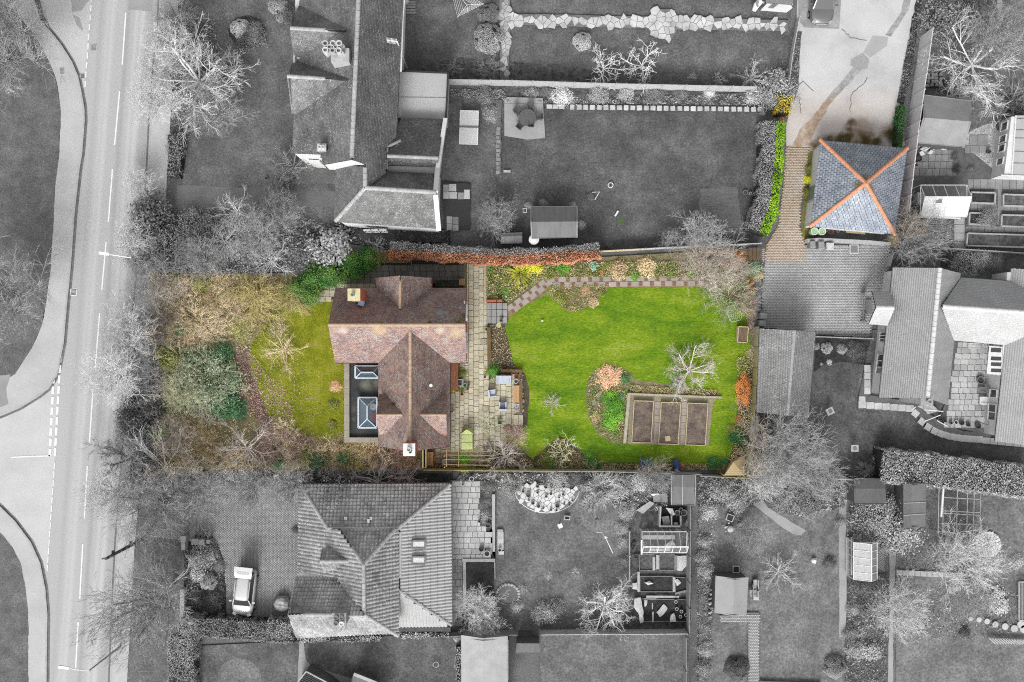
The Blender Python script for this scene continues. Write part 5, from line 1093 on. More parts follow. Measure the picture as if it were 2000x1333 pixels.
shed('dark ridged garden shed with paler south slope by the top hedge',((1127,404),(1037,404)),((1038,466),(1127,464)),(1127,433),(1037,434),1.9,2.7,M.woodgd,mk('striped_shed_felt',112,130,sc=.8,fine=(.1,10),stretch=(4,.5,1)),trim=M.woodgl)
shed('small low grey tool store left of the dark shed',((1020,455),(978,457)),((978,476),(1020,475)),(1020,461),(978,463),1.2,1.35,M.woodgd,M.feltg,cat='tool store',name='tool_store')
shed('large grey felted shed beside the pale fence top right',((1897,198),(1805,186)),((1789,279),(1884,288)),(1897,238),(1803,230),2.1,3.0,M.woodgd,mk('worn_shed_felt',144,166,sc=.7,fine=(.1,10)))
shed('pale felted shed at the end of the short brick path',((1396,1197),(1398,1125)),((1461,1128),(1457,1201)),(1432,1204),(1434,1130),2.0,2.7,M.woodgd,M.feltl)
shed('square allotment shed with grey roof boards by the boundary fence',((1358,929),(1311,928)),((1311,986),(1357,987)),(1358,952),(1311,951),2.0,2.15,M.woodgd,M.feltg,battens=((.53,M.woodgl),),trim=M.woodgl)
shed('dark flat shed half hidden under the big shrub',((1731,936),(1668,935)),((1669,985),(1730,985)),(1731,955),(1668,955),2.0,2.2,M.woodgd,mk('green_black_felt',92,108,sc=.8))
shed('tall grey shed with white roof battens beside the cage',((1765,1033),(1765,945)),((1808,945),(1808,1029)),(1780,1032),(1780,945),2.1,2.7,M.woodgd,mk('tall_shed_roof',124,138,sc=1),battens=((.3,M.woodgl),(.57,M.woodgl)))
shed('pale panel garage at the bottom edge with stained sheets',((902,1400),(901,1241)),((991,1243),(991,1400)),(944,1400),(943,1247),2.3,2.7,M.concg,mk('stained_sheet',176,200,sc=1.1,fine=(.06,10)),cat='garage',name='garage',battens=((.0,M.woodgl),))
shed('brown ridged shed beside the pale panel garage',((1055,1257),(1009,1257)),((1007,1277),(1054,1277)),(1055,1258),(1009,1257),2.0,2.05,M.woodgd,mk('brown_shed_felt',116,132,sc=1,stretch=(5,1,1)))
c=P(1430,911);t=thing('arbour','corner arbour with a small boarded hip roof in the garden corner','arbour',(c.x,c.y,0));A,B_,C_,D,E=V3('1414,929,2.0 1428,899,2.0 1455,889,2.0 1453,929,2.0 1430,900,2.9')
E=P(1432,903,2.7)
tr_=part(t,'roof',MB().poly([A,B_,E]).poly([B_,C_,E]).poly([C_,D,E]).poly([D,A,E]),M.wood)
for Q,ZQ in((A,D),(C_,D),(C_,B_)):
    for i in range(7):
        k0,k1=i/7,(i+.9)/7;a0,a1,b0,b1=Q.lerp(E,k0),Q.lerp(E,k1),ZQ.lerp(E,k0),ZQ.lerp(E,k1);u_=Vector((0,0,.02));part(tr_,'roof_board',MB().poly([a0+u_*1.5,b0+u_*1.5,b1+u_*.6,a1+u_*.6]),M.wood)
part(t,'post',MB().box((*A[:2],0),(.09,.09,2)).box((*B_[:2],0),(.09,.09,2)).box((*D[:2],0),(.09,.09,2)),M.wood);part(t,'seat',MB().box((c.x,c.y-.2,.4),(1.0,.4,.05)),M.wood)
# summer house at the right edge
c=P(1990,285);t=thing('summer_house','white summer house with panelled roof cut by the right edge','summer house',(c.x,c.y,0));part(t,'wall',MB().prism(foot(pp('1976,228 2060,228 2060,345 1962,341'),2.3),0,2.25),M.render)
rr=part(t,'roof',MB().poly(V3('1984,226,2.3 2070,226,2.3 2070,343,2.5 1976,341,2.3')),M.flat)
for y in(232,254,270,296,319):part(rr,'roof_joint',MB().bar(*V3(f'{1984-(y-226)*.07},{y},2.33 2070,{y+1},2.45'),.03,.02),M.bind)
a,c2=P(1976,228,2.3),P(1962,341,2.3)
for t0,t1 in((.05,.2),(.28,.41),(.44,.57),(.68,.8)):window(t,a.lerp(c2,t0)+Vector((-.05,0,0)),a.lerp(c2,t1)+Vector((-.05,0,0)),.9,1.9,M.framew,M.glass,0)
part(t,'gutter',MB().bar(*V3('1955,343,2.3 2070,348,2.3'),.12,.1).bar(*V3('1984,226,2.3 1976,341,2.3'),.1,.1),M.framew)
# two roofs cut by the bottom edge
t=thing('shed','slatted dark roof corner with pale trim cut by the bottom edge','shed',P(610,1345));q=V3('598,1312,2 640,1334,2 690,1380,2 600,1420,2 580,1335,2');part(t,'roof',MB().poly(q).prism([x[:2]for x in q],0,1.9),M.feltd);part(t,'bargeboard',MB().bar(q[0],q[1],.1,.1).bar(q[0],q[4],.1,.1).bar(q[1],q[2],.1,.1),M.woodgl)
for i in range(6):part(t,'roof_batten',MB().bar(q[0].lerp(q[4],.15+i*.13)+Vector((0.05,0,.04)),q[1].lerp(q[2],.15+i*.13)+Vector((0,0,.04)),.04,.04),M.woodgd)
t=thing('shed','grey ridged shed roof tip at the bottom edge','shed',P(715,1345));part(t,'roof',MB().poly(V3('691,1317,2.2 700,1317,2.2 735,1334,2.2 760,1400,2.2 700,1400,2.2')).poly(V3('691,1317,2.2 700,1400,2.2 680,1400,1.8 687,1325,1.8')),M.feltg);part(t,'wall',MB().prism(foot(pp('692,1322 730,1338 750,1400 690,1400'),2),0,2.1),M.woodgd);part(t,'ridge_cap',MB().bar(*V3('691,1317,2.24 736,1335,2.24'),.25,.06),M.woodgl)
# ---------------------------------------------------------------- bare trees
T=bare
T(-15,70,110,'fine',M.tmid,'bare verge tree spilling into the top left corner');T(-30,150,80,'fine',M.tmid,'lower bare verge tree at the left edge below the corner tree');T(-10,560,105,'fine',M.tmid,'bare tree on the left verge opposite the copse')
T(372,150,112,'wide',M.tpale,'large spreading bare tree beside the road at the top',rot=.4,hs=.8);T(330,90,62,'fine',M.tpale,'pale twiggy tree above the large roadside tree',hs=.8);T(450,130,50,'star',M.tpale,'small bare tree on the right flank of the large roadside tree',hs=.8);T(420,205,60,'fine',M.tmid,'bare tree on the lower right flank of the large roadside tree',hs=.8);T(300,190,52,'fine',M.tpale,'bare tree leaning over the pavement below the large roadside tree',hs=.8);T(340,40,48,'fine',M.tmid,'twiggy tree at the top edge beside the pavement',hs=.8)
T(375,120,66,'wide2',M.tpale,'strong limbed tree in the middle of the roadside clump',hs=.8)
T(565,320,52,'wide2',M.tmid,'bare tree in front of the dark bay of the long grey house')
# copse between the road and the coloured plot
for i,(x,y,r,k,m,l)in enumerate((
    (455,410,48,'star',M.tpale,'pale pronged tree standing over the dull drive'),(430,470,46,'star',M.tpale,'pale pronged tree between the holly and the dark rhododendron'),
    (500,460,62,'fine',M.tmid,'hazy bare tree right of the pronged trees'),(545,420,48,'fine',M.tmid,'thin bare tree by the corner of the long grey house'),(525,510,46,'star',M.tpale,'bright bare tree just above the yellow willow'),
    (390,500,50,'fine',M.tmid,'tangled bare tree above the plot corner'),(300,560,62,'fine',M.tmid,'bare tree at the roadside corner of the plot'),(255,470,46,'fine',M.tpale,'thin bare tree reaching over the lamp post'),(265,360,36,'fine',M.tpale,'small bare tree over the pavement above the dark holly'),
    (250,655,62,'fine',M.tpale,'fine bare tree leaning over the centre line'),(220,735,66,'fine',M.tpale,'bare tree spreading widest over the road'),(280,700,56,'wide2',M.tmid,'bare tree behind the one spreading over the road'),(262,760,60,'star',M.tmid,'forked bare tree above the dark conifer'),(235,690,40,'star',M.tpale,'thin whippy tree over the middle of the road'),
    (305,920,92,'star',M.tpale,'big star shaped bare tree at the lower roadside corner of the plot'),(240,900,76,'wide2',M.tdark,'dark branched tree left of the star shaped tree'),(280,1000,86,'fine',M.tmid,'hazy tree over the mouth of the block paved drive'),(390,960,66,'fine',M.tmid,'hazy tree over the top of the block paved drive'),(210,960,60,'fine',M.tpale,'thin bare tree hanging over the road by the drive'),(480,965,48,'fine',M.tmid,'bare tree above the tarpaulin drive'),
    (560,950,56,'fine',M.tmid,'bare tree left of the pantiled roof corner'),(300,640,48,'fine',M.tdark,'dark twiggy tree at the left hem of the plot'),(330,850,46,'fine',M.tmid,'bare tree at the hem of the plot below the conifer'))):
    T(x,y,r,k,m,l,group='bare trees in the roadside copse',hs=.85)
T(735,945,58,'star',M.tpale,'bare tree bending over the pantiled roof',hs=.6);T(795,935,40,'star',M.tpale,'second bare tree bending over the pantiled roof',hs=.6)
T(250,1195,105,'fine',M.tmid,'birch leaning over the road by the telegraph pole',lean=(338,1143),hs=1.2);T(270,1175,92,'star',M.twhite,'white barked birch leaning from the boundary wall',lean=(340,1142),hs=1.2)
# plot trees
T(472,880,66,'star',M.twhite,'white multi stemmed tree in the brown thicket',hs=.9);T(550,685,46,'star',M.ttan,'small tan twigged tree on the front lawn',hs=.7);T(985,893,52,'star',M.twhite,'white branched small tree by the rear patio',hs=.8);T(1388,502,68,'fine',M.tpink,'large white barked birch beside the checker path',hs=.8,lean=(1372,520));T(1392,500,62,'star',M.twhite,'white limbed stem rising through the birch',hs=.8,lean=(1370,520));T(1430,582,52,'shrub',M.tgreen,'twiggy shrub behind the wire frame',name='bare_shrub',cat='shrub',hs=.7);T(1462,590,34,'shrub',M.tpurp,'purplish twigs along the fence beside the wire frame',name='bare_shrub',cat='shrub');T(1350,725,62,'wide2',M.twhite,'pale bare apple tree above the raised beds',hs=.6,rot=1.2);T(1080,788,23,'star',M.twhite,'tiny pale sapling on the green lawn',hs=.6);T(1098,885,38,'gnarly',M.tgreen,'lichen covered shrub in the triangular bed',name='bare_shrub',cat='shrub',hs=.7);T(955,832,26,'gnarly',M.tgreen,'contorted little tree beside the rear patio',hs=.6)
# north garden trees
for x,y,r,k,l in((1180,128,46,'gnarly','knobbly bare fruit tree by the north fence, beside the clipped ball'),(1255,128,50,'gnarly','largest knobbly bare fruit tree by the north fence'),(1352,150,10,'gnarly','tiny bare sapling by the north fence'),(1408,155,16,'gnarly','small bare sapling by the north fence'),(1470,152,38,'star','bare fruit tree at the end of the north fence')):T(x,y,r,k,M.tpale,l,group='fruit trees along the north fence',hs=.6)
T(968,420,42,'fine',M.tmid,'round bare tree left of the dark shed',hs=.7);T(885,130,22,'star',M.tmid,'small bare shrub beside the flat grey roof',name='bare_shrub',cat='shrub',hs=.6);T(955,135,30,'shrub',M.tmid,'spiky bare shrub right of the one by the flat grey roof',name='bare_shrub',cat='shrub',hs=.6);T(1365,455,46,'fine',M.tpale,'hazy upper shrub behind the birch',name='bare_shrub',cat='shrub',hs=.6);T(1315,470,26,'fine',M.tmid,'low grey twigs behind the hedge end',name='bare_shrub',cat='shrub',hs=.6);T(735,480,22,'star',M.tpale,'small bright tree at the end of the copper hedge',hs=.7)
# east gardens
T(1920,115,105,'wide2',M.tpale,'large pale bare tree above the summer house',hs=.7,rot=2);T(1950,60,70,'fine',M.tmid,'bare tree behind the large pale one in the top right corner');T(1870,180,50,'star',M.tpale,'drooping bare branches by the grey felted shed',hs=.6);T(1990,190,60,'star',M.tmid,'drooping bare tree by the summer house roof',hs=.6);T(1800,470,62,'fine',M.tmid,'bare tree between the slate garage and the greenhouse');T(1790,440,40,'wide2',M.tpale,'pale branched tree at the garage corner',hs=.7)
T(1540,880,92,'fine',M.tmid,'wide hazy bare tree below the long outbuilding',hs=.8);T(1600,920,60,'fine',M.tmid,'hazy bare tree right of the wide one below the outbuilding',hs=.8);T(1500,930,54,'fine',M.tpale,'bare tree behind the corner arbour',hs=.8);T(1525,1118,46,'star',M.twhite,'white arching bare tree right of the pale felted shed',hs=.5);T(1470,1050,40,'fine',M.tmid,'faint thin tree above the arching white tree',hs=1.1);T(1755,1200,62,'fine',M.tpale,'pale round bare tree at the end of the narrow path',hs=.7);T(1890,1100,74,'fine',M.tpale,'faint wide bare tree below the round stone circle',hs=.7);T(1905,1175,46,'fine',M.tmid,'faint bare tree above the stepping stones',hs=.7)
T(1185,1190,66,'wide2',M.tpale,'bare tree left of the allotment',hs=.7);T(1190,1185,42,'gnarly',M.tpale,'thick branched tree standing within the one left of the allotment',hs=.7);T(935,1180,44,'fine',M.tpale,'pale dense shrub by the extension corner',name='bare_shrub',cat='shrub',hs=.8);T(945,1222,36,'fine',M.tpale,'pale dense shrub over the garage end',name='bare_shrub',cat='shrub',hs=.8);T(1275,935,40,'fine',M.tmid,'bare shrub beside the allotment shed',name='bare_shrub',cat='shrub');T(1175,955,46,'shrub',M.tpale,'feathery pampas like shrub beside the white paved corner',name='bare_shrub',cat='shrub',hs=.7)

# ---------------------------------------------------------------- thicket inside the plot (left)
th=[(500,578,62,'willow',M.tyel,'yellow weeping willow at the top of the plot'),(562,580,44,'willow',M.tyel,'smaller yellow willow beside the laurel'),(355,575,42,'shrub2',M.ttan,'tan bush in the top left corner of the plot'),(420,570,42,'shrub2',M.tbrown,'brown bush left of the yellow willow'),(440,610,40,'shrub2',M.ttan,'tan bush below the brown one'),(375,625,44,'shrub',M.ttan,'tan bush at the roadside edge'),(345,655,36,'shrub2',M.tbrown,'brown bush at the roadside edge, above the variegated bush'),(420,650,40,'bramble',M.ttan,'tan bramble between the willow and the variegated bush'),(465,640,34,'bramble',M.tolive,'olive bramble at the lawn edge'),(505,625,30,'bramble',M.tyel,'yellowish bramble below the willow'),
      (345,700,40,'star',M.tgreen,'grey green twigs at the left of the variegated bush'),(400,725,52,'star',M.tgreen,'grey green twigs over the variegated bush'),(445,755,40,'star',M.tgreen,'grey green twigs right of the variegated bush'),(355,765,46,'fine',M.tgreen,'grey green twigs below the variegated bush'),(400,800,36,'star',M.tpale,'pale forked twigs below the variegated bush'),
      (350,850,44,'bramble',M.tbrown,'brown bramble in the lower left corner of the plot'),(400,865,44,'bramble',M.tbrown,'brown bramble left of the white multi stemmed tree'),(360,895,36,'bramble',M.ttan,'tan bramble at the lower left boundary'),(430,900,36,'shrub2',M.ttan,'tan shrub under the white multi stemmed tree'),(545,875,46,'shrub2',M.tpurp,'purplish brown shrub right of the white multi stemmed tree'),(520,850,36,'bramble',M.tpurp,'purplish bramble at the lower lawn edge'),(595,868,36,'bramble',M.tpurp,'purplish bramble by the corner of the flat extension'),(580,895,34,'shrub2',M.ttan,'tan shrub on the lower boundary'),(640,892,40,'shrub2',M.ttan,'tan shrub below the flat extension'),(690,892,40,'shrub2',M.tolive,'olive shrub below the flat extension'),(735,893,40,'shrub2',M.ttan,'tan shrub left of the white chimney'),(785,905,30,'bramble',M.ttan,'tan bramble right under the white chimney'),(660,870,26,'bramble',M.tbrown,'brown bramble against the flat extension wall'),(500,905,30,'bramble',M.tbrown,'brown bramble on the lower boundary'),(545,640,26,'bramble',M.ttan,'tan twigs on the lawn below the willow'),(475,700,22,'bramble',M.tpurp,'dark purplish bramble right of the variegated bush')]
for x,y,r,k,m,l in th:T(x,y,r,k,m,l,name='bare_shrub',cat='shrub',group='bushes in the roadside thicket',hs=.75 if k not in('willow',)else .6)
plant(400,748,74,'fine',M.varie,'big grey green variegated bush in the thicket',hs=.6,core=M.coreb);T(395,745,66,'shrub2',M.tgreen,'lichened bare stems rising through the variegated bush',name='bare_shrub',cat='shrub',hs=.8);plant(440,795,32,'bush2',M.holly,'dark green holly below the variegated bush',hs=.8);plant(462,802,22,'bush',M.holly,'glossy holly sprig at the edge of the leaf litter',hs=.7);plant(430,690,28,'bush',M.holly,'dark holly above the variegated bush',hs=.8);plant(355,640,20,'bush',M.holly,'small dark holly by the roadside edge',hs=.7);plant(335,550,20,'heath',M.olive,'low olive shrub in the top left corner of the plot');plant(395,555,22,'bush',M.olive,'olive green shrub near the top of the plot');plant(325,700,26,'bush2',M.olive,'olive shrub at the left hem of the plot');plant(310,845,16,'bush2',M.bright,'light green shrub at the hem beside the conifer');plant(545,905,16,'bush',M.holly,'dark green shrub on the lower boundary');plant(620,900,22,'bush',M.holly,'dark green shrub under tan twigs');plant(672,898,18,'bush',M.holly,'dark green shrub below the flat extension');plant(600,890,18,'bush',M.olive,'olive shrub between tan twigs on the lower boundary')
plant(655,756,14,'fine',M.pampas,'peach dried hydrangea by the extension wall',hs=.7);plant(648,830,14,'heath',M.olive,'low dark plant at the extension wall');plant(652,790,14,'heath',M.olive,'low plant at the middle of the extension wall');plant(650,685,10,'blades',M.yucca,'spiky strap leaved plant at the house corner')
scatter('ground_cover','322,540 560,538 545,640 480,690 500,800 600,860 700,865 830,880 830,914 322,914',15000,.13,[M.heathr,M.dead,M.moss,M.dead],.3)
for i,(x,y)in enumerate(((338,575),(398,600),(330,620),(430,560),(470,600),(380,665),(330,880),(375,835),(460,905),(510,885),(560,850),(615,885),(665,895),(705,885),(760,898))):T(x,y,34,'bramble' if i%2 else 'shrub2',(M.ttan,M.tyel,M.tbrown,M.ttan,M.tpurp)[i%5],('tan','straw','brown','buff','mauve')[i%5]+' twigs filling the thicket '+('at the upper left' if y<640 and x<400 else 'under the willow' if y<640 else 'beside the variegated bush' if y<700 else 'at the lower left' if x<420 else 'around the white stems' if x<580 else 'below the flat extension'),name='bare_shrub',cat='shrub',group='bushes in the roadside thicket',hs=.7)
scatter('fallen_leaves','460,670 490,680 520,730 560,760 580,830 580,850 550,850 500,820 478,790 468,740',2600,.1,[M.litter],.05,LAYER[0])
scatter('fallen_leaves','500,690 590,650 600,760 640,800 590,840 540,790',700,.09,[M.litter],.02,LAYER[0]+.02)
# laurel bank, copper hedge, lime hedge
for x,y,r,l in((580,565,30,'left end of the laurel bank'),(615,545,30,'laurel second from the willow'),(650,535,32,'laurel in the middle of the bank'),(690,520,30,'laurel left of the chimneyed roof'),(720,505,24,'upper end of the laurel bank'),(605,575,24,'lower front laurel by the willow')):plant(x,y,r,'bush',M.laurel,'dark green laurel: '+l,hs=1.0,core=M.coreg,group='laurels in the green bank')
T(748,500,16,'shrub',M.tyel,'straw coloured shrub between laurel and copper hedge',name='bare_shrub',cat='shrub')
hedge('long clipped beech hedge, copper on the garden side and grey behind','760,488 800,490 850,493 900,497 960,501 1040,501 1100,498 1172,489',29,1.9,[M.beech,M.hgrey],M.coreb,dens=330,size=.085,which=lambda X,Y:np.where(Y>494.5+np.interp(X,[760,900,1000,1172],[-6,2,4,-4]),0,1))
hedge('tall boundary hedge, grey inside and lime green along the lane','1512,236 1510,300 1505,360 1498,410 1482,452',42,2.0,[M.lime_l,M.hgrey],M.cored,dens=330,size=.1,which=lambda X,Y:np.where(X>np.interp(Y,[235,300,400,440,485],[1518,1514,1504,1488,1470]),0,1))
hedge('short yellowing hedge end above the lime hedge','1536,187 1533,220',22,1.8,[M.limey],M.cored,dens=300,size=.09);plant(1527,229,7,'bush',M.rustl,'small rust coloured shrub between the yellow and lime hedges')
plant(1525,172,38,'bush',M.lgm,'large grey shrub above the yellow hedge end',core=M.cored);plant(1500,190,26,'bush',M.lgm,'grey shrub left of the yellow hedge end');plant(1475,185,20,'bush2',M.lgl,'pale shrub at the end of the north fence bed')
hedge('narrow green hedge strip between the drive and the pale fence','1764,205 1760,245 1757,290',12,1.0,[M.ivy],M.coreg,dens=260)
plant(1579,330,9,'bush',M.olive,'green shrub against the garage door',hs=1.2);plant(1578,350,9,'bush',M.yellow,'yellowing shrub against the garage door');plant(1577,375,9,'bush',M.olive,'olive shrub by the sage green garage door',hs=1.2);plant(1745,468,14,'shrub' if 0 else 'bush',M.tan,'straw coloured shrub at the garage corner')
# dark evergreens by the road
plant(292,425,50,'bush',M.lgd,'dark holly over the pavement',core=M.cored,hs=1.1,cat='tree',name='evergreen_tree');plant(330,480,52,'fine',M.lg,'dark evergreen right of the roadside holly',core=M.cored,hs=1.0,cat='tree',name='evergreen_tree');plant(275,500,40,'fine',M.lg,'dark evergreen hanging over the lamp post',core=M.cored,cat='tree',name='evergreen_tree');plant(380,440,40,'fine',M.lg,'dark evergreen between the pronged trees',core=M.cored,cat='tree',name='evergreen_tree');plant(400,515,34,'fine',M.lg,'dark undergrowth evergreen above the willow')
plant(268,818,48,'conifer',M.lgd,'dark feathery conifer beside the road',cat='tree',name='conifer_tree',hs=1.5);plant(640,485,46,'bush2',M.lgm,'pale topped rhododendron above the laurel',core=M.cored);plant(600,500,34,'bush',M.lgd,'dark rhododendron left of the pale topped one',core=M.cored);plant(660,960,46,'fine',M.lgd,'dark evergreen over the pantiled roof',core=M.cored,cat='tree',name='evergreen_tree',h=4)
scatter('undergrowth','322,440 560,410 640,440 700,470 560,532 318,534 262,540 265,420',9000,.16,[M.lgd,M.lg,M.lgm],.5);scatter('undergrowth','255,700 318,560 316,915 262,915',4500,.15,[M.lgd,M.lg,M.lgm],.4);scatter('undergrowth','262,918 590,918 590,945 420,945 300,990 255,1000',6000,.15,[M.lgd,M.lg,M.lgl],.4);scatter('undergrowth','335,20 420,40 430,110 350,330 333,330',4000,.14,[M.lgd,M.lg],.3)
# grey garden shrubs -------------------------------------------------
for x,y,r,k,m,hs2,l in(
    (468,55,20,'dome',M.lgl,.9,'pale clipped ball in the round front bed'),(500,66,24,'bush',M.lg,.8,'dark shrub beside the pale ball in the round front bed'),(478,78,24,'bush',M.lgd,.6,'low dark shrub below the pale ball'),(542,8,20,'dome',M.lgm,.9,'pale clipped ball at the top edge by the gables'),(548,34,10,'dome',M.lgm,.9,'small pale ball below the one at the top edge'),(562,30,20,'bush',M.lgd,.9,'dark shrub against the upper gable'),
    (954,74,31,'dome',M.lgm,.85,'large cracked clipped dome by the crazy path'),(956,28,22,'dome',M.lg,.6,'flat topped clipped dome above the cracked one'),(1138,80,19,'dome',M.lgl,.95,'smooth clipped ball on the upper lawn'),(960,222,17,'bush',M.lgm,.7,'grey shrub beside the concrete terrace'),(950,185,20,'bush',M.lg,.7,'dark shrub above the concrete terrace'),
    (1100,186,22,'bush',M.lgw,.7,'white flowering shrub by the north fence'),(1385,183,12,'bush',M.lgw,.7,'small white flowering shrub by the north fence'),(1098,172,8,'bush',M.lgw,.8,'white blossom sprig above the flowering shrub'),(1168,180,22,'bush',M.lgm,.7,'broad grey shrub by the north fence'),(1222,180,17,'bush',M.lgl,.7,'pale shrub by the north fence'),(1280,182,20,'bush',M.lg,.6,'low grey shrub by the north fence'),(1330,182,14,'bush',M.lg,.6,'small dark shrub by the north fence'),(1040,178,14,'bush',M.lgm,.7,'grey shrub above the round table'),(1068,176,12,'bush',M.lg,.7,'dark shrub above the stepping stones'),(1190,480,8,'dome',M.lg,.9,'tiny ball shrub at the hedge end'),(1133,440,10,'bush',M.lgm,.9,'climber at the right end of the dark shed'),(1120,402,8,'bush',M.lgm,.9,'climber at the upper corner of the dark shed'),(1060,398,9,'bush',M.lgm,.9,'climber on the north side of the dark shed'),(1030,403,8,'bush',M.lgm,.9,'climber at the upper left of the dark shed'),
    (1850,30,46,'bush',M.lg,.9,'large dark evergreen shrub at the top right'),(1830,75,22,'bush',M.lg,.8,'dark shrub below the large evergreen at the top right'),(1895,20,30,'bush',M.lg,.8,'dark evergreen behind the bare trees top right'),(1990,205,22,'bush2',M.lg,.8,'dark shrub by the summer house corner'),(1945,205,24,'plume',M.lgl,.7,'weeping grass by the summer house'),(1895,330,9,'bush',M.lgd,.7,'dark shrub on the gravel bed edge'),(1868,330,10,'bush',M.lgd,.7,'dark low shrub by the yard slabs'),(1862,305,9,'bush',M.lgd,.7,'dark shrub by the pale felted slope'),
    (1890,515,34,'fine',M.lgm,.7,'wide grey shrub above the courtyard bungalow'),(1920,505,18,'bush',M.lgl,.8,'pale topped shrub above the courtyard bungalow'),(1945,510,20,'bush',M.lg,.7,'grey shrub right of the pale topped one'),(1850,510,14,'bush',M.lgd,.8,'dark shrub at the lane end above the bungalow'),
    (1616,680,12,'dome',M.lgl,.8,'round pale ball in the bed beside the outbuilding'),(1645,682,11,'dome',M.lgm,.8,'round grey ball in the bed beside the outbuilding'),(1594,677,8,'dome',M.lgm,.8,'small ball against the outbuilding wall'),(1675,685,22,'fine',M.lgd,.7,'dark spreading shrub in the bed by the bungalow wall'),(1620,708,8,'heath',M.lgl,.6,'pale mound at the bed edge'),(1605,712,6,'heath',M.lgl,.6,'second pale mound at the bed edge'),
    (1725,915,28,'fine',M.lgm,.9,'round pale shrub at the left end of the wide hedge'),(1690,918,22,'blades',M.lgm,.7,'strap leaved shrub left of the wide hedge'),(1715,1000,46,'fine',M.lgm,.9,'big broad shrub over the dark flat shed'),(1755,1040,44,'bush',M.lgm,.9,'big broad shrub over the narrow path'),(1690,1020,34,'bush',M.lg,.9,'dark side of the big broad shrub'),(1785,1010,34,'fine',M.lg,.9,'shrub crowding the white battened shed'),(1722,1060,28,'fine',M.lgm,.8,'shrub above the slatted greenhouse'),
    (1440,1308,26,'dome',M.lgd,.8,'dark clipped dome beside the brick path'),(1632,1305,24,'dome',M.lg,.8,'dark pale rimmed dome at the bottom edge'),(1670,1272,20,'bush',M.lgm,.7,'grey shrub above the dome at the bottom edge'),(1700,1275,20,'bush2',M.lgl,.7,'pale leafy shrub by the lower path'),(1660,1235,16,'bush',M.lg,.7,'grey shrub at the path bend'),(1690,1190,22,'heath',M.lgd,.6,'dark low shrub in the long bed'),(1665,1190,14,'bush',M.lgm,.6,'grey shrub in the long bed'),(1690,1140,26,'bush',M.lgd,.7,'dark shrub below the slatted greenhouse'),(1885,1235,12,'dome',M.lgd,.9,'very dark round shrub by the stepping stones'),(1860,1150,10,'bush2',M.lgl,.6,'pale leafed plant on the lower lawn'),(1985,1095,16,'bush',M.lgl,.7,'pale shrub at the right edge'),(1950,1175,24,'bush2',M.lgl,.6,'stony looking pale shrub by the cold frame'),(1620,1100,14,'bush',M.lgd,.8,'dark shrub beside the central path'),(1640,1020,12,'bush',M.lg,.8,'shrub beside the central path top'),
    (1375,1090,16,'bush',M.lgm,1.1,'upper shrub along the allotment fence'),(1378,1115,18,'bush',M.lgm,1.1,'fullest shrub along the allotment fence'),(1375,1060,14,'bush',M.lgm,1.0,'small shrub along the allotment fence'),(1380,1270,16,'bush',M.lgm,.9,'shrub along the lower boundary fence'),(1375,1305,18,'bush',M.lg,.9,'lowest shrub along the boundary fence'),(1385,1000,18,'bush',M.lgl,.7,'pale shrub in the corner bed by the fence'),(1410,960,26,'bush',M.lgm,.8,'grey shrub below the arbour fence'),(1440,980,22,'bush',M.lgl,.7,'pale shrub right of the fence corner'),(1480,960,26,'fine',M.lgm,.7,'grey shrub below the hazy tree'),(1530,975,26,'bush',M.lg,.7,'dark shrub above the slab path'),(1580,985,28,'bush',M.lg,.7,'dark shrub right of the slab path'),(1610,960,26,'fine',M.lgm,.7,'grey shrub by the dark flat shed'),
    (1070,1195,24,'bush',M.lgm,.9,'shrub on the lower lawn bed'),(1090,1185,18,'bush',M.lg,.9,'dark shrub on the lower lawn bed'),(1050,1205,16,'bush',M.lgm,.8,'shrub by the slatted fence'),(1010,1185,14,'bush',M.lgl,.8,'pale shrub by the pond'),(1020,1150,10,'bush',M.lgm,.7,'small shrub by the pond'),(1125,1120,14,'blades',M.lgl,.5,'pale spiky plant on the lawn'),(1072,1125,9,'bush',M.lgm,.5,'small plant on the lawn'),(1225,1000,18,'bush',M.lgm,.7,'shrub by the allotment path'),(1215,1030,14,'bush',M.lgm,.7,'shrub along the allotment path'),(1215,1060,12,'bush',M.lgm,.7,'lower shrub along the allotment path'),(1218,1095,14,'bush',M.lg,.7,'lowest shrub along the allotment path'),(955,980,12,'bush',M.lg,.7,'shrub in the stone walled bed'),(945,1010,14,'bush',M.lgm,.7,'leafy shrub in the stone walled bed'),(955,950,14,'bush',M.lg,.8,'dark shrub above the stone walled bed'),(1000,950,26,'fine',M.lgm,.5,'low heather above the white paved corner'),(1085,940,24,'bush',M.lgm,.5,'low shrub above the white paving'),(1130,935,22,'bush',M.lgd,.6,'dark shrub above the white paving'),(1210,950,26,'bush',M.lgm,.6,'grey shrub by the allotment corner'),(1250,945,22,'heath',M.lgl,.6,'pale heather by the allotment corner'),(1150,985,18,'plume',M.lgl,.6,'pale ornamental grass beside the white paving'),(895,1000,6,'bush',M.lgd,.8,'dark climber by the extension door'),(885,1040,7,'bush',M.lgd,.8,'dark potted shrub by the extension wall'),(578,1035,9,'bush',M.lgd,.9,'dark shrub against the west pantiled eave'),
    (395,1092,28,'bush',M.lgm,.8,'round leafy shrub in the drive island'),(385,1120,17,'bush2',M.lgw,.8,'white leaved shrub in the drive island'),(405,1137,18,'dome',M.lgm,.7,'clipped mound in the drive island'),(415,1070,16,'bush',M.lg,.7,'dark shrub by the bins'),(430,1105,14,'bush',M.lg,.6,'low shrub at the drive edge'),(385,1170,20,'bush',M.lgd,.6,'dark shrub behind the low wall'),(415,1180,22,'heath',M.lgd,.6,'dark low shrub left of the white car'),(590,1190,12,'bush',M.lgd,.8,'dark shrub by the chimneyed wing')):
    plant(x,y,r,k,m,l,hs=hs2,core=M.cored if k=='dome' or(r>25 and k!='blades')else None,group='grey garden shrubs')
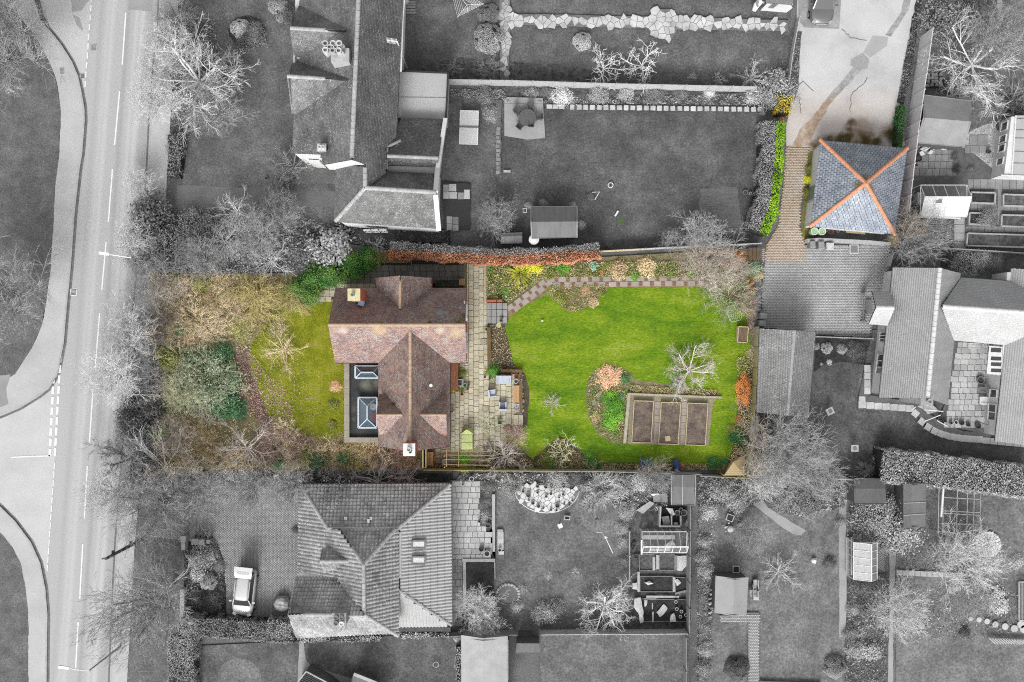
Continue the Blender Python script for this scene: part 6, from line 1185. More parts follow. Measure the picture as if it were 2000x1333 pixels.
hedge('broad overgrown hedge along the lower east lawn','1722,912 1780,915 1850,924 1930,935 2020,945',62,2.1,[M.lgm,M.lgl],M.cored,dens=330,size=.085,top_rough=.16,which=lambda X,Y:(np.sin(X*.33+2*np.sin(Y*.3))>0).astype(int))
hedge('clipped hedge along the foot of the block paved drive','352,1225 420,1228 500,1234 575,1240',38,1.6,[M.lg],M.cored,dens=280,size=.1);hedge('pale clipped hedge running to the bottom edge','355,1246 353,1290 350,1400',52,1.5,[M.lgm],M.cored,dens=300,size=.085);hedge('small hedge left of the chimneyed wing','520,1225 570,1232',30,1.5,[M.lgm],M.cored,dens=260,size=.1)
hedge('dark hedge in front of the long grey house','338,262 342,300 336,345',26,1.0,[M.lg],M.cored,dens=240,size=.1)
hedge('low hedge of small flowers by the garage wall','896,1264 897,1290 897,1330',12,.6,[M.lgl],M.cored,dens=240,size=.08);plant(893,1247,9,'dome',M.lgl,'pale dome shrub at the garage corner',hs=.9)
for a,l in(('582,1250 640,1248 700,1248 745,1247','row of pale flowers below the pantiled eave'),('782,1242 830,1241 876,1240','row of pale flowers below the extension screen')):hedge(l,a,9,.35,[M.lgl],M.cored,dens=280,size=.09,top_rough=.04,cat='flower bed',name='flower_row')
scatter('ground_cover','880,176 985,176 990,200 1488,182 1488,206 1070,203 985,196 884,190',5000,.12,[M.lgd,M.lg,M.lgm],.2);scatter('ground_cover','900,925 1310,928 1300,1000 1200,990 1130,950 1010,940 960,960 890,940',7000,.13,[M.lgd,M.lg,M.lgl],.25);scatter('ground_cover','1362,932 1660,925 1650,990 1560,1010 1500,980 1365,990',8000,.14,[M.lgd,M.lg,M.lgl],.35);scatter('ground_cover','1655,1120 1736,1120 1730,1333 1650,1333 1652,1240',4200,.13,[M.lgd,M.lg,M.lgm],.3);scatter('ground_cover','1750,1140 2000,1160 2000,1230 1900,1250 1750,1250',3500,.13,[M.lgd,M.lg,M.lgm],.2);scatter('ground_cover','362,1066 424,1066 441,1100 441,1210 362,1210',2600,.12,[M.lgd,M.lg],.25);scatter('ground_cover','1362,1000 1396,1000 1392,1210 1380,1333 1360,1333',2500,.12,[M.lgd,M.lg,M.lgm],.3);scatter('ground_cover','1760,1040 1860,1060 1860,1110 1760,1115',1800,.13,[M.lgd,M.lg],.15)
scatter('ground_cover','660,445 876,450 876,478 770,486 640,470',2200,.12,[M.lgd,M.lgd,M.lg],.3);scatter('ground_cover','1545,60 1562,62 1556,185 1540,188',900,.1,[M.lg,M.lgm],.15);scatter('ground_cover','1790,10 1800,30 1775,170 1760,205 1752,200 1766,110',1600,.11,[M.lgd,M.lg],.2)
# planting in the coloured garden -------------------------------------
plant(1016,532,36,'blades',M.yucca,'striking yellow green sword leaved plant in the north bed',hs=.8);plant(1042,520,20,'bush',M.yellow,'yellow shrub behind the sword leaved plant',hs=.8);plant(1155,520,13,'big',M.blueg,'blue grey spurge in the north bed',hs=.8);plant(985,572,14,'bush',M.grass_l,'green clump above the steps',hs=.6);plant(988,548,16,'heath',M.olive,'low green clump in the north bed corner');plant(962,520,12,'bush',M.grass_l,'green clump beneath the copper hedge',hs=.6);plant(1100,520,20,'heath',M.grass_l,'green mound in the north bed');plant(1075,535,16,'heath',M.olive,'olive mound by the checker path');plant(1210,525,24,'heath',M.heathr,'russet mound in the north bed');plant(1265,520,24,'heath',M.tan,'straw mound in the north bed');plant(1240,540,14,'heath',M.grass_l,'small green mound by the path');plant(1310,535,8,'bush',M.bright,'bright green plant below the birch');plant(1350,532,9,'bush',M.bright,'second bright green plant below the birch');plant(1175,528,12,'heath',M.rustl,'rust coloured plant by the blue spurge');plant(1470,525,20,'bush',M.varie,'variegated shrub by the garden gate',hs=.8);plant(1480,540,12,'bush',M.tan,'straw shrub against the gate fence',hs=.7)
T(1440,530,30,'fine',M.tpink,'rosy twiggy shrub right of the birch',name='bare_shrub',cat='shrub',hs=.5);T(1440,505,26,'shrub',M.trust,'orange twigged shrub near the gate',name='bare_shrub',cat='shrub',hs=.6);T(1470,640,24,'bramble',M.tpurp,'bare climber along the east fence',name='bare_shrub',cat='shrub',hs=.6);T(1470,690,22,'bramble',M.ttan,'straw climber along the east fence',name='bare_shrub',cat='shrub',hs=.6);T(1475,560,24,'bramble',M.trust,'rusty twigs on the east fence',name='bare_shrub',cat='shrub',hs=.6)
plant(1145,568,14,'fine',M.pampas,'peach dried flower heads in the kite shaped bed',hs=.5);plant(1115,603,11,'grass',M.tan,'pale straw mound at the point of the kite shaped bed');plant(1095,580,16,'heath',M.olive,'green mound in the kite shaped bed');plant(1080,562,10,'bush',M.grass_l,'small green plant by the path bend',hs=.5);plant(1160,590,14,'heath',M.heathr,'russet mound in the kite shaped bed');plant(1175,570,12,'heath',M.olive,'olive mound in the kite shaped bed');plant(1090,600,8,'bush',M.bright,'lime green plant in the kite shaped bed',hs=.4)
plant(1190,738,28,'fine',M.pampas,'round peach hydrangea at the bed by the lawn',hs=.7);plant(1200,790,24,'bush',M.grass_l,'green leafy mound left of the raised beds',hs=.5);plant(1198,820,24,'bush',M.bright,'bright leafy mound left of the raised beds',hs=.5);plant(1190,770,18,'bush',M.bright,'bright leafy mound below the peach hydrangea',hs=.5);plant(1218,740,14,'bush',M.ivy,'dark green shrub behind the peach hydrangea',hs=.6);plant(1214,778,10,'bush',M.blueg,'bluish plant among the green mounds',hs=.5);plant(1155,780,12,'heath',M.olive,'low plant at the bed rim');plant(1165,815,14,'heath',M.heathr,'russet plant at the bed rim');plant(1285,758,14,'grass',M.olive,'grassy tuft above the raised beds',hs=.6);plant(1322,752,16,'bush',M.varie,'silver shrub at the foot of the apple tree',hs=.6);plant(1328,777,9,'bush',M.blueg,'pale lavender on the bed edging',hs=.5)
plant(1453,764,27,'shrub' if 0 else 'fine',M.copper,'orange copper shrub against the east wall',hs=1.1,core=M.coreb,sx=.62,sy=1.35,rz=0);plant(1440,855,18,'bush',M.ivy,'dark green shrub in the east corner',hs=.8);plant(1432,838,14,'bush',M.olive,'olive shrub in the east corner',hs=.7);plant(1395,906,19,'fine',M.ivy,'blue green shrub by the arbour',hs=.7);plant(1415,900,8,'bush',M.tealL,'small teal shrub against the arbour',hs=.7);plant(1445,820,12,'heath',M.rustl,'rusty climber on the east wall');plant(1330,912,12,'heath',M.rustl,'dry pinkish twigs by the blue barrel')
plant(1160,905,16,'bush',M.laurel,'fresh green shrub on the lower boundary',hs=.9);plant(1150,890,12,'bush',M.grass_l,'small green shrub above the boundary shrub',hs=.8);plant(1065,895,17,'bush',M.olive,'yellow green shrub in the triangular bed',hs=.7);plant(1098,862,9,'heath',M.rustl,'dark russet plant at the tip of the triangular bed');plant(1075,905,14,'heath',M.grass_l,'green plant at the foot of the triangular bed');T(1130,895,20,'bramble',M.tpurp,'purplish twigs in the triangular bed',name='bare_shrub',cat='shrub',hs=.6)
plant(905,900,18,'bush',M.bright,'lime green shrub under the pergola',hs=.6);plant(905,910,12,'bush',M.yellow,'bright yellow plant on the lower boundary',hs=.6);T(870,900,26,'bramble',M.tpurp,'climbing twigs on the pergola',name='bare_shrub',cat='shrub',hs=.8);T(1005,855,30,'fine',M.tpurp,'purplish twigs by the lower lawn corner',name='bare_shrub',cat='shrub',hs=.5);T(950,875,26,'bramble',M.tpurp,'brambly twigs left of the white branched tree',name='bare_shrub',cat='shrub',hs=.6);T(1010,900,30,'bramble',M.tpurp,'brambly twigs right of the white branched tree',name='bare_shrub',cat='shrub',hs=.6)
plant(962,724,15,'bush',M.grass_l,'round green shrub at the corner of the patio',hs=.9,core=M.coreg);plant(948,718,9,'heath',M.rustl,'rusty plant beside the round green shrub');plant(903,731,13,'bush',M.olive,'olive potted shrub by the house wall',hs=.9);plant(884,763,8,'bush',M.yellow,'lime yellow plant by the house corner',hs=.8);plant(903,762,9,'bush',M.olive,'green pot plant by the house corner',hs=.8);plant(880,778,5,'heath',M.rustl,'orange leaved plant by the house wall');plant(866,557,12,'bush',M.ivy,'dark green shrub in the passage planter',hs=.8);plant(888,553,6,'bush',M.yellow,'yellow green plant in the passage planter',hs=.8)
for i,(x,y)in enumerate(((967,665),(972,645),(965,680),(972,690),(962,672),(966,640))):plant(x,y,3.2,'bush',M.yellow,'little yellow flower clump along the patio border','flower','flower_clump',hs=.8,group='yellow flowers along the patio border')
scatter('ground_cover','950,516 1480,510 1478,545 1380,546 1200,541 1065,544 1010,578 990,592 975,588 950,580',11000,.12,[M.heathr,M.olive,M.dead,M.grass_l,M.olive],.2,LAYER[0]);scatter('ground_cover','1062,565 1080,556 1190,556 1160,585 1130,608 1108,608',1500,.1,[M.heathr,M.olive,M.moss],.1,LAYER[0]);scatter('ground_cover','1150,735 1180,722 1225,725 1226,860 1200,865 1165,845 1146,800',2400,.12,[M.heathr,M.olive,M.grass_l],.14,LAYER[0]);scatter('ground_cover','1044,905 1095,856 1148,900 1145,913 1050,914',1700,.11,[M.heathr,M.olive,M.dead],.15,LAYER[0]);scatter('ground_cover','956,633 985,640 1005,720 1022,730 1022,806 1012,806 1012,733 970,728 957,700',700,.09,[M.dead,M.heathr,M.dead],.05,LAYER[0]);scatter('ground_cover','832,890 960,870 1040,900 1044,914 835,914',2200,.11,[M.heathr,M.olive,M.dead],.2,LAYER[0]);scatter('ground_cover','1437,700 1475,690 1460,890 1440,905 1425,895 1440,820',2400,.11,[M.heathr,M.olive,M.dead],.2,LAYER[0]);scatter('ground_cover','1180,905 1415,905 1415,918 1180,916',1800,.1,[M.olive,M.heathr],.12,LAYER[0]);scatter('ground_cover','1230,752 1400,762 1404,772 1230,768',1500,.1,[M.heathr,M.dead,M.olive],.12,LAYER[0])
# ---------------------------------------------------------------- fences and walls
fence('grey panel fence between the two northern lawns','877,166 1000,168 1200,174 1468,180',1.6,M.woodgl,1.85);fence('pale panel fence beside the concrete drive','1797,75 1785,160 1772,250 1762,330 1752,420',2.5,mk('pale_lilac_fence',(216,208,212),(234,228,232),sc=2,fine=(.08,30),tint=True),1.1)
fence('low wire fence along the drive edge','1556,40 1543,110 1534,180',.9,M.woodgl,2.4);fence('mossy board fence along the lower boundary, left part','832,914 930,915 1040,916 1180,917',1.5,M.fencem);fence('mossy board fence along the lower boundary, right part','1180,917 1310,921 1362,923',1.5,M.fencem);fence('mossy board fence behind the arbour','1362,926 1455,930',1.5,M.fencem)
fence('tall board fence between allotment and brick path garden','1341,930 1341,1030 1340,1130 1339,1228',1.8,M.woodg,1.85);fence('board fence running down to the bottom edge','1334,1236 1334,1300 1334,1400',1.6,M.woodg,1.85);fence('board fence at the foot of the allotment','1056,1230 1150,1229 1250,1229 1336,1228',1.5,M.woodgl);fence('slatted fence behind the pale garage','880,1234 967,1231 1010,1231',1.4,M.woodg);fence('east boundary fence of the coloured plot','1472,640 1470,720 1466,790 1462,860 1452,926',1.5,M.fencem);fence('grey boundary wall under the conifer hedge','1620,932 1700,932 1760,938',1.4,M.woodgl,2.4)
fence('rail fence along the wide hedge, by the bird cage','1780,942 1850,950 1925,958 2010,962',1.2,M.woodgl,2.4);fence('thin rail along the lane bed','1590,658 1700,662',.5,M.woodgl,2.4);fence('low fence above the courtyard bungalow','1835,487 1920,492 2010,498',.9,M.woodgl,2.4);fence('panel fence at the right of the pale garage','993,1242 993,1400',1.4,M.woodgl,1.85);fence('pale cap of the boundary fence by the birch','1172,493 1300,486 1480,478',1.0,M.woodl,1.85);fence('low panel fence right of the brick path','1484,1330 1600,1334',.35,M.woodgl,2.4);fence('pale post and rail at the path edge','1476,1130 1477,1150',.8,M.woodgl);fence('fence run at the left of the allotment','1228,1036 1228,1130',.7,M.woodgl,2.4)
gt=thing('garden_gate','grey board gate panels between the plot and the lane','gate',P(1475,492))
for i in range(3):part(gt,'gate_panel',MB().pxprism(pp(f'{1462+i*8},484 {1469.4+i*8},484 {1469.4+i*8},508 {1462+i*8},508'),.9-i*.01,1.0-i*.01),M.woodd)
part(gt,'trellis',MB().bar(P(1491,486,.9),P(1491,512,.9),.05),M.woodo)
for i in range(6):part(gt,'trellis_bar',MB().bar(P(1488,488+i*4,.95),P(1494,487+i*4,.95),.06,.04),M.woodo)
for q,l,h,m in(('1577,467 1600,465 1640,467 1700,470 1740,474 1740,479 1690,476 1640,473 1600,471 1579,474','curved grey boundary wall behind the wheeled bins',.9,M.woodgl),('352,1152 360,1152 358,1216 350,1216','low brick wall beside the drive island',.8,M.concw),('354,1056 361,1056 361,1075 354,1075','short gate pier wall by the bins',.9,M.concw),('1744,495 1746,495 1740,520 1738,520','thin trellis wall by the bungalow corner',1.0,M.woodgl)):solo('wall',l,'wall',MB().pxprism(pp(q),0,h),m,P(*pp(q)[0]))
c=P(357,1053,1.2);solo('gate_pier','square capped gate pier beside the bins','gate pier',MB().box((c.x,c.y,0),(.36,.36,1.1)).box((c.x,c.y,1.1),(.44,.44,.1)),M.concw,(c.x,c.y,0))

# ---------------------------------------------------------------- street furniture
c=P(290,1047);d=P(207,1095,8.4);t=thing('telegraph_pole','dark telegraph pole leaning across the pavement','telegraph pole',c);part(t,'pole',MB().tube([c,(c.x,c.y,8.4)],[.16,.11],8),M.bind);part(t,'cross_arm',MB().bar((c.x-.45,c.y-.1,8.0),(c.x+.45,c.y+.1,8.0),.1),M.bind).visible_camera=True
for i,z in enumerate((3.6,7.0)):part(t,'bracket',MB().box((c.x,c.y+.16,z),(.16,.3,.2)),M.black)
for(bx,by),(tx,ty),(hx,hy),l in(((312,516),(256,503),(211,497),'street lamp among the roadside evergreens'),((236,1262),(174,1310),(132,1305),'street lamp under the leaning birch')):
    c=P(bx,by);t=thing('street_lamp',l,'street lamp',c);top=Vector((c.x,c.y,6));a=P(hx,hy,6.3);part(t,'column',MB().tube([c,top],[.09,.05],8),M.metal);part(t,'arm',MB().tube([top,top.lerp(a,.5)+Vector((0,0,.1)),a],[.04,.04,.035],6),M.alu);e=(a-top).normalized();part(t,'lamp_head',MB().bar(a-e*.1,a+e*.65,.22,.12),M.white)

# ---------------------------------------------------------------- vehicles
def car(px,py,L,W,ang,paint,label,tail=False):
    c=P(px,py,.8);root=thing('parked_car',label,'car',(c.x,c.y,.16),None,ang);ORG[root.name]=Vector((0,0,0))
    def ring(y,hw,z0,z1,k=10,r=.4):
        pts=[(-hw,y,z0),(-hw*1.0,y,z0+(z1-z0)*.55),(-hw*.93,y,z1-.05),(-hw*.7,y,z1),(0,y,z1+.03),(hw*.7,y,z1),(hw*.93,y,z1-.05),(hw,y,z0+(z1-z0)*.55),(hw,y,z0)]
        return pts
    h=W/2;f=-L/2
    prof=[(0,.55,.35,.55),(.04,.78,.28,.68),(.1,.92,.25,.78),(.18,.98,.22,.86),(.3,1,.2,.94),(.5,1,.2,.97),(.75,1,.2,.98),(.92,.97,.22,.96),(.98,.9,.28,.9),(1,.8,.35,.75)]
    part(root,'body',MB().loft([ring(f+t*L,h*a,z0,z1)for t,a,z0,z1 in prof]),paint,smooth=True)
    def quad(y,hw,z):return[(-hw,y,z),(hw,y,z)]
    yb,yw,yr,ye=f+L*.24,f+L*.40,f+L*.86,f+L*.96
    lo=[(-h*.86,yb,.93),(h*.86,yb,.93),(h*.9,ye,.96),(-h*.9,ye,.96)];hi=[(-h*.68,yw,1.43),(h*.68,yw,1.43),(h*.7,yr,1.45),(-h*.7,yr,1.45)]
    g=MB();g.poly([lo[0],lo[1],hi[1],hi[0]]);part(root,'windscreen',g,M.glass)
    g=MB();g.poly([lo[1],lo[2],hi[2],hi[1]]);g.poly([lo[3],lo[0],hi[0],hi[3]]);part(root,'side_window',g,M.glass)
    g=MB();g.poly([lo[2],lo[3],hi[3],hi[2]]);part(root,'rear_window',g,M.glass)
    part(root,'roof',MB().loft([[(-h*.6,yw-.02,1.44),(-h*.3,yw-.05,1.47),(h*.3,yw-.05,1.47),(h*.6,yw-.02,1.44)],[(-h*.7,yw+.15,1.44),(-h*.4,yw+.2,1.5),(h*.4,yw+.2,1.5),(h*.7,yw+.15,1.44)],[(-h*.72,yr-.1,1.45),(-h*.4,yr-.1,1.52),(h*.4,yr-.1,1.52),(h*.72,yr-.1,1.45)],[(-h*.66,yr+.05,1.44),(-h*.4,yr+.07,1.47),(h*.4,yr+.07,1.47),(h*.66,yr+.05,1.44)]]),paint,smooth=True)
    pl_=MB()
    for a,b_ in zip(lo,hi):pl_.bar(a,b_,.07,.06)
    part(root,'pillar',pl_,paint)
    for s in(-1,1):
        part(root,'mirror',MB().box((s*(h+.08),yb+.35,.95),(.2,.12,.14)),paint);part(root,'headlight',MB().box((s*h*.68,f+.16,.62),(.3,.22,.14),s*.5),M.chrome);part(root,'roof_rail',MB().bar((s*h*.66,yw+.25,1.52),(s*h*.68,yr-.2,1.53),.04),M.chrome if not tail else paint)
        for y in(f+L*.19,f+L*.8):
            w_=part(root,'wheel',MB().tube([(s*(h-.2),y,.16),(s*(h+.01),y,.16)],.31,14),M.tyre);part(w_,'rim',MB().tube([(s*(h-.02),y,.16),(s*(h+.02),y,.16)],.2,10),M.metal)
    if tail:
        part(root,'tailgate',MB().loft([[(-h*.75,yr+.02,1.5),(h*.75,yr+.02,1.5),(h*.75,yr+.02,1.56),(-h*.75,yr+.02,1.56)],[(-h*.82,yr+.45,1.66),(h*.82,yr+.45,1.66),(h*.82,yr+.45,1.74),(-h*.82,yr+.45,1.74)],[(-h*.86,yr+.95,1.7),(h*.86,yr+.95,1.7),(h*.86,yr+.95,1.78),(-h*.86,yr+.95,1.78)]]),paint,'raised white tailgate');part(root,'tailgate_window',MB().box((0,yr+.52,1.735),(h*1.1,.34,.02)),M.chrome);part(root,'boot',MB().box((0,yr+.2,.85),(h*1.5,.5,.1)),M.black)
    else:part(root,'grille',MB().box((0,f+.02,.5),(h*.9,.05,.14)),M.chrome)
    return root
car(477,1158,3.75,1.72,math.radians(-6),M.carw,'small white car with its tailgate raised on the block paved drive',True);car(1607,-8,4.6,1.9,math.radians(-2),M.cark,'dark car with bright roof rails cut by the top edge').rotation_euler.z=math.radians(-2)

# ---------------------------------------------------------------- coloured garden furniture
def sofa(px,py,w,d,ang,label,cat,n,mat=None,mat2=None):
    mat=mat or M.sofa;c=P(px,py,.4+Z);a=math.radians(ang);t=thing('garden_'+cat,label,'garden '+cat,(c.x,c.y,Z+.03),None,a);ORG[t.name]=Vector((0,0,0));w*=S;d*=S
    part(t,'frame',MB().box((0,0,.05),(w,d,.25)),mat2 or mat);part(t,'backrest',MB().box((0,d/2-.07,.1),(w,.14,.65)),mat2 or mat)
    for s in(-1,1):part(t,'armrest',MB().box((s*(w/2-.06),0,.1),(.1,d,.48)),mat2 or mat)
    for i in range(n):part(t,'cushion',MB().box(((i-(n-1)/2)*(w-.24)/n,-.04,.3),((w-.26)/n,d-.2,.13)),mat)
    return t
sofa(984,742,29,16,0,'pale two seat garden sofa against the brown wall','sofa',2);sofa(961,769,15,15,98,'pale garden armchair turned sideways on the patio','armchair',1);sofa(982,794,15,17,180,'grey blue garden armchair facing the sofa','armchair',1,M.sofad,M.sofa)
c=P(1008,771,.5+Z);t=thing('garden_table','long slatted cedar bench table by the brown wall','garden table',(c.x,c.y,Z+.03))
for i in range(5):part(t,'slat',MB().box((c.x+(i-2)*.105,c.y,Z+.45),(.095,1.45,.04)),M.woodo)
for x,y in((-.2,-.6),(.2,-.6),(-.2,.6),(.2,.6)):part(t,'leg',MB().box((c.x+x,c.y+y,Z+.03),(.07,.07,.43)),M.woodo)
c=P(1009,795,.6+Z);t=thing('fire_pit','round steel bird bath bowl on the patio corner','fire bowl',(c.x,c.y,Z+.03));part(t,'bowl',MB().lathe((c.x,c.y,Z+.03),[(.1,0),(.08,.4),(.24,.52),(.24,.56),(.17,.5)],16),M.metal);part(t,'spout',MB().lathe((c.x,c.y,Z+.5),[(.05,0),(.02,.12)],8),M.bind)
c=P(912,858,.9+Z);t=thing('covered_barbecue','lime green covered barbecue with peaked hood on the patio','barbecue',(c.x,c.y,Z));x0,x1=c.x-.45,c.x+.45
part(t,'cover',MB().loft([[(x0,c.y-.85,Z+.03),(x1,c.y-.85,Z+.03),(x1,c.y-.85,Z+.75),(x0,c.y-.85,Z+.75)],[(x0,c.y+.35,Z+.03),(x1,c.y+.35,Z+.03),(x1-.02,c.y+.35,Z+.8),(x0+.02,c.y+.35,Z+.8)],[(x0-.04,c.y+.45,Z+.03),(x1+.04,c.y+.45,Z+.03),(x1+.02,c.y+.45,Z+.95),(x0-.02,c.y+.45,Z+.95)],[(x0+.1,c.y+.85,Z+.03),(x1-.1,c.y+.85,Z+.03),(c.x+.05,c.y+.75,Z+1.05),(c.x-.05,c.y+.75,Z+1.05)]]),M.lime);part(t,'cover_seam',MB().bar((x0,c.y+.36,Z+.84),(x1,c.y+.36,Z+.84),.05,.04).bar((x0,c.y-.3,Z+.79),(x1,c.y-.3,Z+.79),.03,.03),M.plastg)
c=P(841,895);t=thing('garden_bench','slatted timber bench in the passage corner by the white chimney','bench',(c.x,c.y,Z+.02))
for i in range(5):part(t,'slat',MB().box((c.x+(i-2)*.105,c.y,Z+.43),(.085,1.1,.035)),M.woodo)
for x,y in((-.2,-.45),(.2,-.45),(-.2,.45),(.2,.45)):part(t,'leg',MB().box((c.x+x,c.y+y,Z+.02),(.06,.06,.41)),M.woodo)
part(t,'backrest',MB().box((c.x-.28,c.y,Z+.43),(.05,1.1,.4)),M.woodo)
c=P(910,898);t=thing('pergola','pale timber pergola frame over the lime shrub','pergola',(c.x,c.y,Z));
for x,y in((870,888),(960,888),(870,910),(960,910)):q=P(x,y,1.1);part(t,'post',MB().box((q.x,q.y,Z),(.09,.09,2.1)),M.wood)
for y in(881,889,898,908):part(t,'rail',MB().bar(P(864+(y%5),y,2.2),P(958,y+1,2.2),.045,.07),M.wood)
for x in(872,896):part(t,'rail',MB().bar(P(x,878,2.26),P(x,912,2.26),.045,.06),M.wood)
for x,l in((826,'pale timber side gate post rail nearest the chimney'),(832,'pale timber screen at the end of the bench passage')):q=P(x,895,1);solo('timber_screen',l,'screen',MB().pxprism(pp(f'{x-1.6},878 {x+1},878 {x+1},915 {x-1.6},915'),0,1.7-(x>830)*.2),M.fencem,P(x,895))
pot(1009,735,5,.45,M.terrac,'dusky red round planter beside the pale sofa',z=Z);pot(1008,745,4.6,.4,M.whpot,'cream rimmed pot below the dusky red planter',z=Z);pot(1017,743,2.2,.3,M.woodl,'small cream pot on the brown wall',z=.6);pot(868+14,802,4,.35,M.terrac,'mossy round pot by the house wall',M.moss,z=Z);pot(953,873,4.4,.45,M.greypot,'pale ringed pot below the patio',z=Z);pot(979,626,3.4,.35,M.terrac,'terracotta pot on the upper step',z=Z+.2);pot(974,636,4.6,.1,M.lime,'yellowish saucer stone beside the steps',mk('pale_sand',(206,198,150)),z=Z);pot(951,643,4.2,.3,M.plastg,'pale green rimmed pot at the border wall',z=Z);pot(902,770,3,.3,M.terrac,'small terracotta pot by the house corner',z=Z);pot(908,753,3.8,.35,M.plastg,'round green pot beside the white trough',z=Z);pot(915,752,2.6,.25,M.terrac,'tiny brown pot beside the round green pot',z=Z);pot(913,760,2.6,.25,M.terrac,'tiny brown pot below the others by the trough',z=Z);pot(1196,762,4.6,.4,M.terrac,'terracotta pot tucked under the peach hydrangea');pot(947,737,2.4,.25,M.terrac,'small brown pot below the round green shrub',z=Z);pot(957,739,2.6,.25,M.terrac,'brown pot right below the round green shrub',z=Z)
pot(898,748,5,.4,M.frame,'white rectangular trough with dark soil by the house',z=Z,sq=(10.5,13.5));pot(976,825,5,.35,M.plastg,'pale green square crate with twigs by the step slabs',M.bedd,z=Z,sq=(10,10));pot(830,513,6,.4,M.greypot,'long pale framed cold frame under the copper hedge',M.cored,z=Z,sq=(54,11),name='cold_frame');pot(876,553,5,.3,M.woodd,'planter bed in the paved passage',M.soilk,z=Z,sq=(50,13));pot(902,551,5,.35,M.woodo,'orange timber box at the end of the passage planter',M.woodo,z=Z,sq=(11,12))
c=P(869,914-12);b=MB().box((c.x,c.y,Z),(.42,.5,.5));solo('storage_box','grey storage box below the bench passage','storage box',b,M.bin,(c.x,c.y,Z))
# wire frame, slatted cold frame, wheelbarrow, barrel on the green lawn
c=P(1434,612);t=thing('wire_cage','rounded wire plant cage on the lawn edge','plant cage',(c.x,c.y,.15));q=pp('1419,602 1424,598 1440,597 1446,604 1449,619 1446,625 1431,629 1425,626');b=MB()
for zz in(.55,.3):b.tube([P(x,y,zz)for x,y in q+q[:1]],.022,4)
for x,y in q:b.tube([P(x,y,.55),P(x*.995+7,y*.995+3,.14)],.018,4)
part(t,'frame',b,M.frame);m_=MB()
for i in range(6):k=i/6;m_.bar(P(1421+i*4.4,600-i*.6,.56),P(1427+i*3.6,627-i*.6,.56),.012)
for i in range(6):m_.bar(P(1420+i,603+i*4,.57),P(1445+i*.6,601+i*4,.57),.012)
part(t,'mesh',m_,M.frame)
c=P(1447,654);t=thing('compost_box','slatted timber compost box with pale rim on the lawn','compost box',(c.x,c.y,.14),None,math.radians(-4));ORG[t.name]=Vector((0,0,0));w_,d_=19*S,30*S
for s in(-1,1):part(t,'side',MB().box((s*w_/2,0,0),(.06,d_,.6)),M.woodl);part(t,'side',MB().box((0,s*d_/2,0),(w_+.06,.06,.6)),M.woodl)
for i in range(7):part(t,'slat',MB().box(((i-3)*w_/7.4,0,.52),(w_/9,d_-.06,.03)),mk('brown_slats',(122,104,84),(144,124,104),sc=5,rnd=.1))
for i in range(3):part(t,'slat',MB().box((0,(i-1)*d_/3.2,.5),(w_-.06,.05,.03)),M.woodd)
c=P(1258,908);t=thing('wheelbarrow','blue wheelbarrow tipped against the lower fence','wheelbarrow',(c.x,c.y,.14));part(t,'tray',MB().loft([[(c.x-.28,c.y+.35,.35),(c.x+.2,c.y+.35,.35),(c.x+.25,c.y-.35,.3),(c.x-.25,c.y-.35,.3)],[(c.x-.38,c.y+.5,.6),(c.x+.3,c.y+.5,.6),(c.x+.35,c.y-.45,.5),(c.x-.33,c.y-.45,.5)]]),M.blue);part(t,'handle',MB().tube([(c.x-.3,c.y-.4,.4),(c.x-.35,c.y+.9,.62)],.025,5).tube([(c.x+.3,c.y-.4,.4),(c.x+.3,c.y+.9,.62)],.025,5),M.teal);part(t,'wheel',MB().tube([(c.x-.04,c.y-.6,.3),(c.x+.04,c.y-.6,.3)],.18,12),M.tyre)
c=P(1268,906);solo('garden_chair','teal folding chair leaning beside the blue wheelbarrow','folding chair',MB().bar((c.x-.25,c.y+.4,.7),(c.x+.1,c.y-.45,.2),.36,.05).bar((c.x-.3,c.y+.4,.72),(c.x+.2,c.y-.5,.18),.05).bar((c.x,c.y+.45,.72),(c.x+.35,c.y-.4,.18),.05),M.teal,(c.x,c.y,.14))
c=P(1320,908);t=thing('barrel','dark blue barrel lying by the lower fence','barrel',(c.x,c.y,.14));part(t,'drum',MB().tube([(c.x-.12,c.y+.42,.38),(c.x-.06,c.y+.2,.4),(c.x+.04,c.y-.2,.4),(c.x+.1,c.y-.42,.38)],[.25,.3,.3,.25],14),M.blue);part(t,'rim',MB().tube([(c.x-.07,c.y+.25,.4),(c.x-.06,c.y+.22,.4)],.315,14),M.bind)
c=P(1059,626.5);solo('ball','small pale blue ball on the green lawn','ball',MB().lathe((c.x,c.y,.15),[(.02,0),(.09,.04),(.11,.1),(.09,.17),(.02,.2)],10),M.frame,(c.x,c.y,.15),smooth=True)
for x,y,l in((988,580,'white pebble globe among the green clumps'),(963,557,'cream stone in the north bed corner'),(985,570,'pale ball finial above the steps')):c=P(x,y);solo('garden_stone',l,'garden stone',MB().lathe((c.x,c.y,.15),[(.05,0),(.12,.08),(.08,.17)],9),M.whpot,(c.x,c.y,.15))
for i in range(10):c=P(1018+R(-5,8),735+i*9.5+R(-3,3));solo('rock','pinkish rock along the outside of the sunken patio wall','rock',MB().lathe((c.x,c.y,.14),[(.16,0),(.13+R(0,.06),.08),(.05,.13)],7,sx=R(.8,1.3)),M.pslab,(c.x,c.y,.14),group='rocks along the patio wall')
